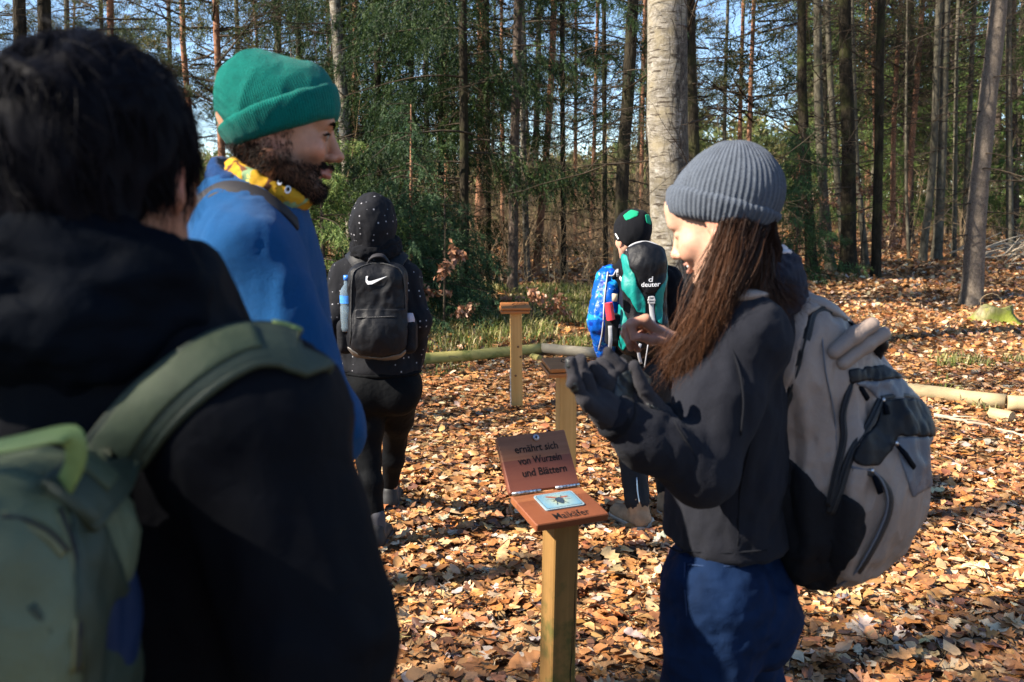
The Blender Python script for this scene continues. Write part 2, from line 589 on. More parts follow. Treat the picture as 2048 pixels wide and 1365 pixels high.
M = {}
M['skin'] = None
def skin_mat(name):
    t = NT(name).set(Roughness=.5); t.b.inputs['Specular IOR Level'].default_value = .35
    c = t.attr(); o = t.coord()
    f = t.noise(o, 90, 4, .6); g = t.noise(o, 900, 2)
    c = t.mix(1.0, c, t.ramp(f, [(.3, (.88, .86, .86)), (.7, (1.08, 1.05, 1.05))]), 'MULTIPLY')
    t.col(c)
    t.b.inputs['Subsurface Weight'].default_value = .12
    t.b.inputs['Subsurface Radius'].default_value = (1.0, .35, .2)
    t.b.inputs['Subsurface Scale'].default_value = .006
    t.bump(g, .12, .0006)
    return t.m
M['skin'] = skin_mat('skin')
def hair_mat(name, c1, c2, rough=.38, spec=.35):
    t = NT(name).set(Roughness=rough); t.b.inputs['Specular IOR Level'].default_value = .5
    c = t.attr()
    t.b.inputs['Specular IOR Level'].default_value = spec
    sp = t.n('ShaderNodeSeparateColor'); t.l(c, sp.inputs[0])
    t.col(t.ramp(sp.outputs[0], [(0, c1), (1, c2)]))
    return t.m
M['hair_black'] = hair_mat('hair_black', (.004, .004, .006), (.007, .0065, .008), .55, .04)
M['hair_brown'] = hair_mat('hair_brown', (.010, .005, .0035), (.105, .043, .018), .5, .12)
M['hair_base'] = plain('hair_base', (.009, .0045, .003), .95, .03, 0, .3, 60)
M['beard'] = hair_mat('beard_hair', (.007, .0045, .0035), (.032, .018, .011), .6, .12)
M['black_cloth'] = fleece('black_cloth', (.006, .0065, .0085), .3, .06)
M['navy_shell'] = woven('navy_shell', (.0016, .0030, .0058), .75, .05, 900)
M['black_jacket'] = woven('black_jacket_cloth', (.002, .0026, .0045), .8, .1, 900)
M['navy_knit'] = fleece('navy_knit', (.010, .013, .024), .4, .15)
M['dark_fleece'] = fleece('charcoal_fleece', (.0115, .0125, .0175), .35, .07)
M['blue_fleece'] = fleece('blue_fleece', (.001, .046, .140), .3, .22)
M['blue_fleece_dark'] = fleece('blue_fleece_collar', (.003, .028, .10), .3, .2)
M['green_knit'] = None
M['denim_seam'] = woven('denim_seam', (.016, .034, .085), .8, .2)
M['fleece_seam'] = fleece('fleece_seam', (.0075, .0085, .012), .3, .05)
M['jeans'] = woven('dark_blue_denim', (.0042, .013, .040), .85, .08, 900, .35, .3)
M['leggings'] = woven('black_leggings', (.0032, .0037, .0045), .75, .06, 900)
M['grey_trousers'] = woven('dark_grey_trousers', (.011, .013, .016), .7, .2, 600)
M['olive'] = woven('olive_pack_cloth', (.085, .105, .062), .6, .3, 1200, .25)
M['olive_dark'] = woven('dark_olive_pack_cloth', (.026, .037, .024), .6, .3, 1200, .25)
M['zip_olive'] = plain('olive_zip', (.10, .105, .045), .5, .4, 0, .2, 40)
M['navy_lining'] = woven('navy_lining', (.004, .015, .05), .6, .3)
M['olive_mid'] = woven('olive_strap_webbing', (.045, .060, .034), .65, .2, 1200, .25)
M['lime'] = woven('lime_webbing', (.135, .195, .060), .6, .3, 900, .15, .1)
M['beige_pack'] = woven('grey_beige_pack_cloth', (.23, .18, .15), .55, .35, 900, .12, .3)
M['grey_pack'] = woven('grey_pack_cloth', (.095, .102, .12), .5, .4, 900, .12, .3)
M['black_pack'] = woven('black_pack_cloth', (.0045, .005, .007), .55, .22, 800, .2, .3)
M['mesh_black'] = woven('black_mesh_cloth', (.004, .0045, .0065), .8, .2, 500)
M['zip_black'] = plain('black_zip', (.006, .007, .009), .45, .5, bump=.8, bscale=600, bdist=.003)
M['strap_grey'] = woven('grey_webbing', (.36, .36, .37), .7, .2, 900, .1, .1)
M['strap_black'] = woven('black_webbing', (.018, .017, .020), .7, .25, 900, .1, .1)
M['metal'] = plain('zip_metal', (.55, .55, .55), .3, .5, 1.0, .1)
M['steel'] = plain('galvanised_steel', (.42, .46, .50), .45, .5, .7, .15, 30)
M['white'] = plain('white_print', (.8, .8, .8), .6, .3, 0, .03)
M['orange'] = plain('orange_piping', (.75, .18, .03), .6, .3, 0, .1)
M['red_plastic'] = plain('red_plastic', (.6, .035, .05), .4, .5, 0, .1)
M['teal'] = woven('teal_pack_cloth', (.0, .19, .165), .5, .35, 900, .12, .25)
M['green_panel'] = fleece('green_hat_panel', (.01, .28, .14), .2, .1)
M['buckle'] = plain('grey_plastic_buckle', (.30, .30, .31), .4, .5, 0, .08)
M['glove'] = fleece('charcoal_glove_cloth', (.026, .025, .029), .3, .1, .3)
M['leather'] = plain('black_leather_palm', (.012, .016, .017), .38, .5, 0, .3, 60, .5, 500, .002)
M['boot'] = plain('tan_suede', (.30, .19, .11), .85, .2, 0, .25, 20, .3, 300)
M['sole'] = plain('pale_rubber_sole', (.42, .34, .26), .8, .2, 0, .2, 30)
M['shoe_black'] = plain('black_shoe', (.012, .012, .013), .6, .3, 0, .2, 20)
M['shoe_grey'] = plain('grey_shoe_sole', (.10, .10, .105), .8, .2, 0, .2, 20)
M['sock'] = fleece('dark_grey_sock', (.06, .06, .068), .3, .1)
M['hinge'] = plain('steel_hinge', (.50, .58, .66), .28, .5, .9, .1, 40)
M['ink'] = plain('burnt_lettering', (.010, .008, .007), .7, .2, 0, .2, 40)
M['white_knit'] = fleece('white_fluff', (.55, .50, .50), .2, .3)
M['red_knit'] = fleece('red_striped_knit', (.22, .03, .045), .3, .2)

def polka_mat():
    t = NT('black_polka_dot_jersey').set(Roughness=.85); t.b.inputs['Specular IOR Level'].default_value = .2
    o = t.coord()
    v = t.n('ShaderNodeTexVoronoi', feature='F1'); t.l(o, v.inputs['Vector'])
    v.inputs['Scale'].default_value = 36.0; v.inputs['Randomness'].default_value = .4
    m = t.math('LESS_THAN', v.outputs['Distance'], .155)
    t.col(t.mix(m, (.0055, .006, .0085), (.24, .24, .255)))
    t.bump(t.noise(o, 30, 3), .3, .01)
    return t.m
M['polka'] = polka_mat()
def hatknit(name, c, center, Mx, n, amt=.8, hi=1.9):
    """ribs running over the crown of a hat"""
    t = NT(name).set(Roughness=.95); t.b.inputs['Specular IOR Level'].default_value = .1
    o = t.coord()
    rot = Matrix([list(map(float, r)) for r in np.asarray(Mx)]).to_euler()
    v = t.mapping(o, rot=tuple(rot), loc=tuple(map(float, center)), typ='TEXTURE')
    sp = t.n('ShaderNodeSeparateXYZ'); t.l(v, sp.inputs[0])
    ang = t.math('ARCTAN2', sp.outputs[1], sp.outputs[0])
    w = t.math('MULTIPLY_ADD', t.math('SINE', t.math('MULTIPLY', ang, float(n))), .5); w.node.inputs[2].default_value = .5
    f = t.noise(o, 380, 2, .6); g = t.noise(o, 40, 4, .7)
    c1 = t.ramp(w, [(0, tuple(x * (1 - amt * .8) for x in c)), (.6, c)])
    c1 = t.mix(.5, c1, t.ramp(f, [(.3, tuple(x * .5 for x in c)), (.7, tuple(min(1, x * hi) for x in c))]))
    c1 = t.mix(.22, c1, t.ramp(g, [(.35, tuple(x * .6 for x in c)), (.72, tuple(min(1, x * hi) for x in c))]))
    t.col(c1)
    t.bump(w, amt * .6, .004); t.bump(f, .5, .003)
    t.b.inputs['Sheen Weight'].default_value = .25
    t.b.inputs['Sheen Tint'].default_value = (*[min(1, .2 + x) for x in c], 1)
    return t.m
def print_mat(name, base, spots, scale, rough=.85, thr=.35):
    """cloth printed with irregular patches of several colours"""
    t = NT(name).set(Roughness=rough); t.b.inputs['Specular IOR Level'].default_value = .2
    o = t.coord(); c = base
    for k, (cc, sc, th) in enumerate(spots):
        f = t.noise(t.mapping(o, loc=(k * 3.1, k * 1.7, 0)), sc, 2, .5, .4)
        m = t.ramp(f, [(th, (0, 0, 0)), (th + .02, (1, 1, 1))])
        c = t.mix(m, c, cc)
    t.col(c)
    t.bump(t.noise(o, 26, 3, .5, .6), .3, .012)
    return t.m
M['gaiter'] = print_mat('yellow_patterned_gaiter', (.42, .23, .012), [((.20, .30, .15), 22, .60), ((.10, .035, .015), 38, .60), ((.75, .55, .10), 60, .66)], 1)
M['blue_print'] = print_mat('blue_printed_shell', (.002, .075, .40), [((.01, .22, .55), 14, .56), ((.35, .50, .62), 42, .66), ((.004, .03, .25), 18, .62)], 1, .35)
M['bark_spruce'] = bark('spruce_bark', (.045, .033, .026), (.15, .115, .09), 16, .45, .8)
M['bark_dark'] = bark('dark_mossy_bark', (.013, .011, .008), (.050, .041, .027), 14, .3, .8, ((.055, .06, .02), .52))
M['bark_pine'] = bark('pine_bark', (.16, .075, .045), (.42, .22, .13), 13, .35, .8)
M['bark_beech'] = bark('beech_bark', (.055, .050, .036), (.145, .13, .095), 5, .5, .3, ((.085, .095, .04), .55), .012)
M['bark_right'] = bark('scaly_grey_pink_bark', (.10, .080, .060), (.25, .205, .16), 34, .7, .6, ((.10, .10, .05), .68), .012)
M['twig'] = plain('grey_brown_twigs', (.050, .038, .026), .9, .15, 0, .4, 2)
M['twig_tan'] = plain('dry_tan_stems', (.33, .235, .135), .9, .15, 0, .45, 1.5)
M['twig_pale'] = plain('pale_dead_wood', (.42, .34, .24), .9, .15, 0, .3, 3)
M['needles'] = vcol('spruce_needles', .6, .2, 1, .3, .3)
M['needles_pine'] = vcol('pine_needles', .6, .25, 1, .3, .35)
M['leaf'] = vcol('dry_leaves', .46, .5, 1, .22, .10)
M['grassblade'] = vcol('grass_blades', .6, .25, 1, .2, .35)
def birch_bark():
    t = NT('birch_bark').set(Roughness=.8); t.b.inputs['Specular IOR Level'].default_value = .2
    o = t.coord()
    hz = t.noise(t.mapping(o, scale=(2.4, 2.4, 6.5)), 2.8, 6, .75, 1.6)
    big = t.noise(t.mapping(o, scale=(1, 1, .38)), 9, 6, .7, .5)
    c = t.ramp(hz, [(.32, (.09, .075, .055)), (.47, (.17, .15, .115)), (.68, (.36, .335, .29))])
    oc = t.noise(o, 5.5, 4, .6)
    c = t.mix(t.ramp(oc, [(.45, (0, 0, 0)), (.70, (.75, .75, .75))]), c, (.25, .21, .13))
    dash = t.noise(t.mapping(o, scale=(6, 6, 42), loc=(4, 1, 0)), 1.0, 3, .6)
    c = t.mix(t.ramp(dash, [(.58, (0, 0, 0)), (.63, (1, 1, 1))]), c, (.055, .042, .03))
    vo = t.n('ShaderNodeTexVoronoi', feature='DISTANCE_TO_EDGE'); t.l(t.mapping(o, scale=(1, 1, .28)), vo.inputs['Vector']); vo.inputs['Scale'].default_value = 11
    sp = t.n('ShaderNodeSeparateXYZ'); t.l(o, sp.inputs[0])
    q = t.math('ADD', big, t.math('MULTIPLY', sp.outputs[0], 1.5))
    q = t.math('ADD', q, t.math('MULTIPLY', sp.outputs[2], .03))
    crack = t.ramp(vo.outputs['Distance'], [(0, (1, 1, 1)), (.07, (0, 0, 0))])
    cm = t.mix(1.0, crack, t.ramp(q, [(.28, (0, 0, 0)), (.42, (1, 1, 1))]), 'MULTIPLY')
    c = t.mix(cm, c, (.03, .024, .018))
    m = t.ramp(q, [(.45, (0, 0, 0)), (.53, (1, 1, 1))])
    pl = t.noise(t.mapping(o, scale=(1, 1, .5)), 34, 5, .7)
    c = t.mix(m, c, t.ramp(pl, [(.35, (.016, .013, .010)), (.62, (.10, .085, .065)), (.72, (.32, .29, .25))]))
    t.col(c)
    t.bump(hz, .4, .012); t.bump(pl, .5, .02); t.bump(cm, -.6, .02)
    return t.m
M['bark_birch'] = birch_bark()
def ground_mat():
    t = NT('leaf_strewn_soil').set(Roughness=.9); t.b.inputs['Specular IOR Level'].default_value = .15
    o = t.coord()
    w = t.noise(o, 9, 2)
    vo = t.n('ShaderNodeTexVoronoi', feature='F1'); t.l(o, vo.inputs['Vector']); vo.inputs['Scale'].default_value = 13
    sp = t.n('ShaderNodeSeparateColor'); t.l(vo.outputs['Color'], sp.inputs[0])
    c = t.ramp(sp.outputs[0], [(0, (.10, .05, .022)), (.35, (.22, .11, .045)), (.7, (.36, .20, .085)), (1, (.46, .30, .15))])
    e = t.ramp(vo.outputs['Distance'], [(.25, (1, 1, 1)), (.75, (.3, .25, .2))])
    c = t.mix(1.0, c, e, 'MULTIPLY')
    c = t.mix(t.ramp(w, [(.4, (0, 0, 0)), (.7, (.5, .5, .5))]), c, (.045, .028, .016))
    t.col(c)
    t.bump(vo.outputs['Distance'], .6, .03)
    return t.m
M['ground'] = ground_mat()
# ---------------------------------------------------------------- sky is the world; ground
def build_ground():
    xs = np.unique(np.concatenate([np.linspace(-300, -20, 15), np.linspace(-20, 24, 177), np.linspace(24, 300, 15)]))
    ys = np.unique(np.concatenate([np.linspace(-60, -2, 12), np.linspace(-2, 30, 129), np.linspace(30, 400, 24)]))
    X, Y = np.meshgrid(xs, ys, indexing='ij')
    Z = gh(X, Y)
    V = np.stack([X, Y, Z], -1).reshape(-1, 3)
    n, m = X.shape
    I = np.arange(n * m).reshape(n, m)
    F = np.stack([I[:-1, :-1], I[1:, :-1], I[1:, 1:], I[:-1, 1:]], -1).reshape(-1, 4)
    o = link('ground', mesh_np('ground', V, F), M['ground'])
    return tag(o, kind='structure')
GROUND = build_ground()

# ---------------------------------------------------------------- fallen leaves
def leaf_template(kind, r):
    """a curled leaf about 1 long along y; returns V, F (triangles)"""
    if kind == 'beech':
        t = np.array([0, .12, .34, .6, .82, 1.0]); w = np.array([0, .17, .29, .27, .15, 0])
    else:
        t = np.array([0, .10, .20, .30, .42, .52, .64, .74, .86, .95, 1.0])
        w = np.array([0, .07, .19, .11, .28, .16, .34, .18, .25, .12, 0])
    n = len(t)
    w = w * (1 + .12 * r.standard_normal(n)); w[0] = 0; w[-1] = 0
    fold, curl, tw = r.uniform(.0, .6), r.uniform(-.4, .7), r.uniform(-.5, .5)
    mid = np.stack([.03 * np.sin(t * 5 + r.uniform(0, 6)), t, curl * (t - .5) ** 2 * .8 + .06 * r.standard_normal(n) * .5], 1)
    def side(s):
        x = s * w; z = fold * np.abs(w) * (.5 + .9 * np.abs(w)) + s * tw * (t - .5) * .25 + .045 * r.standard_normal(n)
        return mid + np.stack([x * np.cos(fold * .5), 0 * x, z], 1)
    L, Rr = side(-1), side(1)
    V = np.concatenate([mid, L[1:-1], Rr[1:-1]]); k = n - 2
    l = lambda i: 0 if i == 0 else (n - 1 if i == n - 1 else n + i - 1)
    q = lambda i: 0 if i == 0 else (n - 1 if i == n - 1 else n + k + i - 1)
    F = []
    for i in range(n - 1):
        for f, sgn in ((l, 1), (q, -1)):
            a, b, c, d = i, i + 1, f(i + 1), f(i)
            for tri in ((a, b, c), (a, c, d)):
                if len(set(tri)) == 3: F.append(tri if sgn > 0 else tri[::-1])
    V[:, 1] -= .5
    return V, np.array(F)
LEAF_COLS = np.array([(.39, .175, .062), (.47, .245, .098), (.30, .125, .042), (.54, .34, .165), (.18, .075, .032), (.56, .42, .26), (.40, .165, .045), (.11, .052, .03), (.46, .38, .30)])
LEAF_P = np.array([.22, .22, .13, .13, .08, .07, .08, .04, .03])
def rand_rot(n, tilt, r):
    az = r.uniform(0, 2 * np.pi, n); ti = np.abs(r.normal(0, tilt, n)); ta = r.uniform(0, 2 * np.pi, n)
    flip = r.random(n) < .4
    ca, sa = np.cos(az), np.sin(az)
    Rz = np.zeros((n, 3, 3)); Rz[:, 0, 0] = ca; Rz[:, 0, 1] = -sa; Rz[:, 1, 0] = sa; Rz[:, 1, 1] = ca; Rz[:, 2, 2] = 1
    Rz[flip, :, 0] *= -1; Rz[flip, :, 2] *= -1
    k = np.stack([np.cos(ta), np.sin(ta), 0 * ta], 1)
    K = np.zeros((n, 3, 3)); K[:, 0, 2] = k[:, 1]; K[:, 1, 2] = -k[:, 0]; K[:, 2, 0] = -k[:, 1]; K[:, 2, 1] = k[:, 0]
    I = np.eye(3)[None]
    return (I + np.sin(ti)[:, None, None] * K + (1 - np.cos(ti))[:, None, None] * (K @ K)) @ Rz
def build_leaves():
    r = np.random.default_rng(11)
    temps = [leaf_template('beech', r) for _ in range(14)] + [leaf_template('oak', r) for _ in range(7)]
    simple = []
    for _ in range(6):
        c = r.uniform(-.2, .35)
        V = np.array([[0, -.5, 0], [.27, 0, .18 * r.standard_normal()], [0, .5, c], [-.27, 0, .18 * r.standard_normal()]])
        simple.append((V, np.array([(0, 1, 2), (0, 2, 3)])))
    zones = [(2.6, 5.2, 1450, .063, temps, .23), (5.2, 9.0, 900, .066, temps[:14:2] + temps[14:17], .23), (9.0, 15, 380, .08, simple, .4), (15, 24, 170, .11, simple, .4), (24, 36, 45, .15, simple, .45)]
    VV, FF, CC = [], [], []; nv = 0; cand = []
    for y0, y1, dens, size, tp, tilt in zones:
        x0, x1 = -y1 * (.42 if y0 < 9 else .75), y1 * .70
        n = int((x1 - x0) * (y1 - y0) * dens)
        x = r.uniform(x0, x1, n); y = r.uniform(y0, y1, n)
        p = to_px(np.stack([x, y, gh(x, y)], 1))
        keep = (p[:, 0] > (330 if y0 < 9 else -500)) & (p[:, 0] < 2280) & (p[:, 1] < 1500) & ((p[:, 0] > 640) | (r.random(n) < .6))
        bank = (x < .17 * y) & (y > 9.8) & (r.random(n) < .45 * sstep(9.6, 10.6, y))
        keep &= ~bank
        x, y = x[keep], y[keep]; n = len(x)
        rot = rand_rot(n, tilt, r)
        ti = r.integers(0, len(tp), n)
        sc = (1 + .45 * (ti >= 14)) * size * np.where(r.random(n) < .25, r.uniform(.25, .6, n), r.uniform(.6, 1.35, n))
        z = gh(x, y) + .008 + r.uniform(0, 1, n) ** 2 * .035 + .5 * sc * np.abs(rot[:, 2, 1]) * .6
        pos = np.stack([x, y, z], 1)
        ci = r.choice(len(LEAF_COLS), n, p=LEAF_P)
        cl = LEAF_COLS[ci] * r.uniform(.7, 1.3, (n, 1)) * (1 + .06 * r.standard_normal((n, 3)))
        skip = np.zeros(n, bool)
        if y0 < 3:                                            # the ones that show largest are objects of their own
            pp = to_px(pos)
            ok = (pp[:, 0] > 700) & (pp[:, 0] < 2030) & (pp[:, 1] < 1350) & ~((pp[:, 0] > 1310) & (pp[:, 0] < 1560)) & (z - gh(x, y) > .012)
            order = np.argsort(np.where(ok, y, 99))[:300]
            for i in order: cand.append((pos[i], rot[i], sc[i], ti[i], ci[i]))
            skip[order] = True
        for k, (tv, tf) in enumerate(tp):
            s = np.where((ti == k) & ~skip)[0]
            if not len(s): continue
            V = np.einsum('nij,vj->nvi', rot[s], tv) * sc[s][:, None, None] + pos[s][:, None, :]
            gz = gh(V[..., 0], V[..., 1]) + .004
            V[..., 2] = np.maximum(V[..., 2], gz)
            VV.append(V.reshape(-1, 3)); m = len(tv)
            FF.append((tf[None] + (np.arange(len(s)) * m)[:, None, None] + nv).reshape(-1, 3))
            edge = 1 + .10 * r.standard_normal((len(s), m, 1))
            CC.append((cl[s][:, None, :] * edge).reshape(-1, 3)); nv += len(s) * m
    me = mesh_np('leaf_litter', np.concatenate(VV), np.concatenate(FF), cols=np.clip(np.concatenate(CC), .01, .8), smooth=False)
    tag(link('leaf_litter', me, M['leaf']), kind='stuff')
    # individual leaves
    cache = {}
    for pos, rot, sc, ti, ci in cand:
        key = (int(ti), int(ci))
        if key not in cache:
            tv, tf = temps[ti]
            cache[key] = mesh_np('leaf', tv, tf, cols=np.clip(np.tile(LEAF_COLS[ci], (len(tv), 1)) * (1 + .1 * r.standard_normal((len(tv), 1))), .01, .8), smooth=False)
            cache[key].materials.append(M['leaf'])
        o = bpy.data.objects.new('leaf', cache[key]); COL.objects.link(o)
        o.parent = GROUND
        m3 = Matrix([list(map(float, q)) for q in rot]).to_4x4()
        o.matrix_local = Matrix.Translation(Vector(map(float, pos))) @ m3 @ Matrix.Scale(float(sc), 4)
build_leaves()

def build_ground_twigs():
    r = np.random.default_rng(19); n = 2600
    y = 2.8 + 8 * r.random(n) ** 1.3; x = r.uniform(-.25, .62, n) * y; az = r.uniform(0, 6.28, n); L = r.uniform(.04, .22, n)
    a = np.stack([x, y, gh(x, y) + r.uniform(.01, .035, n)], 1); d = np.stack([np.cos(az), np.sin(az), r.normal(0, .12, n)], 1) * L[:, None]
    m = a + d * .5 + np.stack([r.normal(0, .01, n), r.normal(0, .01, n), r.uniform(0, .012, n)], 1); rd = r.uniform(.0012, .0034, n)
    V, F = prisms0(np.concatenate([a, m]), np.concatenate([m, a + d]), np.concatenate([rd, rd * .8]))
    tag(link('fallen_twigs', mesh_np('fallen_twigs', V, F, smooth=False), M['twig']), kind='stuff')
def prisms0(P0, P1, rad):
    d = P1 - P0; u = np.cross(d, [0.3, .2, 1.0]); u /= np.linalg.norm(u, axis=1, keepdims=True) + 1e-9; v = np.cross(d / (np.linalg.norm(d, axis=1, keepdims=True) + 1e-9), u)
    ring = [u, -.5 * u + .87 * v, -.5 * u - .87 * v]
    V = np.concatenate([np.stack([P0 + q * rad[:, None] for q in ring], 1), np.stack([P1 + q * rad[:, None] * .8 for q in ring], 1)], 1).reshape(-1, 3)
    F = np.array([(i, (i + 1) % 3, 3 + (i + 1) % 3, 3 + i) for i in range(3)])
    return V, (F[None] + (np.arange(len(P0)) * 6)[:, None, None]).reshape(-1, 4)
build_ground_twigs()

def build_grass():
    r = np.random.default_rng(5)
    def patch(n, xf, yf, h, name_cols, mask=None):
        x = xf(n); y = yf(n)
        c = noise3(np.stack([x, y, 0 * x], 1), 1.6, 3) + .5 * noise3(np.stack([x, y, 0 * x], 1), 4.2, 8)
        keep = (c > mask) & ((y < 9) | (x < .165 * y + .35 * noise3(np.stack([x, y, 0 * x], 1), 1.1, 5) + .15 * r.standard_normal(n)))
        x, y = x[keep], y[keep]; n = len(x)
        base = np.stack([x, y, gh(x, y)], 1)
        az = r.uniform(0, 2 * np.pi, n); L = h * r.uniform(.4, 1.2, n); lean = r.uniform(.15, 1.1, n)
        d = np.stack([np.cos(az), np.sin(az), 0 * az], 1); s = np.stack([-np.sin(az), np.cos(az), 0 * az], 1)
        w = r.uniform(.004, .008, n)[:, None]
        mid = base + d * (L * .35 * lean)[:, None] + np.array([0, 0, 1]) * (L * .6)[:, None]
        tip = base + d * (L * .95 * lean)[:, None] + np.array([0, 0, 1]) * (L * (1.0 - .35 * lean))[:, None]
        V = np.stack([base - s * w, base + s * w, mid - s * w * .8, mid + s * w * .8, tip], 1)
        F = np.array([(0, 1, 3), (0, 3, 2), (2, 3, 4)])
        cc = np.array(name_cols)[r.integers(0, len(name_cols), n)] * r.uniform(.7, 1.3, (n, 1))
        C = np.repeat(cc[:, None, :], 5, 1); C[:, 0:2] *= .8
        return V.reshape(-1, 3), F, n, C.reshape(-1, 3)
    cols = [(.13, .17, .035), (.17, .20, .05), (.24, .24, .07), (.36, .31, .13), (.10, .13, .03), (.42, .36, .19)]
    parts = [patch(60000, lambda n: r.uniform(-5.0, 4.6, n), lambda n: 9.0 + 5.2 * r.random(n) ** .8, .17, cols, -.12),
             patch(7000, lambda n: r.uniform(2.6, 5.5, n), lambda n: r.uniform(6.6, 9.6, n), .12, cols, .32),
             patch(2500, lambda n: r.uniform(-1.5, 6.5, n), lambda n: r.uniform(8.0, 9.0, n), .10, cols, .3)]
    VV, FF, CC = [], [], []; nv = 0
    for V, F, n, C in parts:
        VV.append(V); FF.append((F[None] + (np.arange(n) * 5)[:, None, None] + nv).reshape(-1, 3)); CC.append(C); nv += len(V)
    me = mesh_np('grass', np.concatenate(VV), np.concatenate(FF), cols=np.concatenate(CC), smooth=False)
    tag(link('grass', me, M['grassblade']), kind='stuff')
build_grass()
# ---------------------------------------------------------------- trees
def prisms(P0, P1, r0, r1, n=3):
    P0 = np.asarray(P0, float); P1 = np.asarray(P1, float); m = len(P0)
    r0 = np.broadcast_to(r0, (m,)); r1 = np.broadcast_to(r1, (m,))
    d = P1 - P0; d /= np.linalg.norm(d, axis=1, keepdims=True) + 1e-9
    a = np.where(np.abs(d[:, 2:3]) < .9, np.array([[0, 0, 1.0]]), np.array([[1.0, 0, 0]]))
    u = np.cross(a, d); u /= np.linalg.norm(u, axis=1, keepdims=True) + 1e-9
    v = np.cross(d, u)
    an = np.linspace(0, 2 * np.pi, n, endpoint=False)
    ring = np.cos(an)[None, :, None] * u[:, None] + np.sin(an)[None, :, None] * v[:, None]
    V = np.concatenate([P0[:, None] + ring * r0[:, None, None], P1[:, None] + ring * r1[:, None, None]], 1).reshape(-1, 3)
    F = np.array([(i, (i + 1) % n, n + (i + 1) % n, n + i) for i in range(n)])
    return V, (F[None] + (np.arange(m) * 2 * n)[:, None, None]).reshape(-1, 4)

def trunk_mesh(pts, r0, r1, seed, n=14, flare=.9, rough=.05, lobes=5, rings=26):
    c = spline(pts, rings) if len(pts) > 2 else spline([pts[0], (np.array(pts[0]) * .5 + np.array(pts[1]) * .5), pts[1]], rings)
    s = np.linspace(0, 1, rings) ** 1.25                              # more rings near the foot
    k = s * (rings - 1); i = np.minimum(k.astype(int), rings - 2); c = c[i] * (1 - (k - i))[:, None] + c[i + 1] * (k - i)[:, None]
    h = c[:, 2] - c[0, 2]
    rad = r0 + (r1 - r0) * (h / max(h[-1], .1)) ** .8
    a = np.linspace(0, 2 * np.pi, n, endpoint=False)
    ph = (seed * 1.7) % 6.28
    fl = flare * np.exp(-np.maximum(h, 0) / (r0 * 1.7)) * .55
    lobe = 1 + .5 * np.sin(a * lobes + ph) + .25 * np.sin(a * 3 + ph * 2)
    rr = rad[:, None] * (1 + fl[:, None] * lobe[None, :])
    V = np.stack([c[:, 0:1] + rr * np.cos(a), c[:, 1:2] + rr * np.sin(a), np.repeat(c[:, 2:3], n, 1)], -1).reshape(-1, 3)
    nz = fbm(V, 2.2 / max(r0, .05) * .25, seed, 3)
    ax = np.repeat(c, n, 0); d = V - ax; d[:, 2] = 0
    V = ax + d * (1 + rough * nz[:, None]) + 0
    F = []
    I = np.arange(rings * n).reshape(rings, n)
    F = np.stack([I[:-1], np.roll(I[:-1], -1, 1), np.roll(I[1:], -1, 1), I[1:]], -1).reshape(-1, 4)
    return V, F

def tri_soup(T):
    V = T.reshape(-1, 3); return V, np.arange(len(V)).reshape(-1, 3)

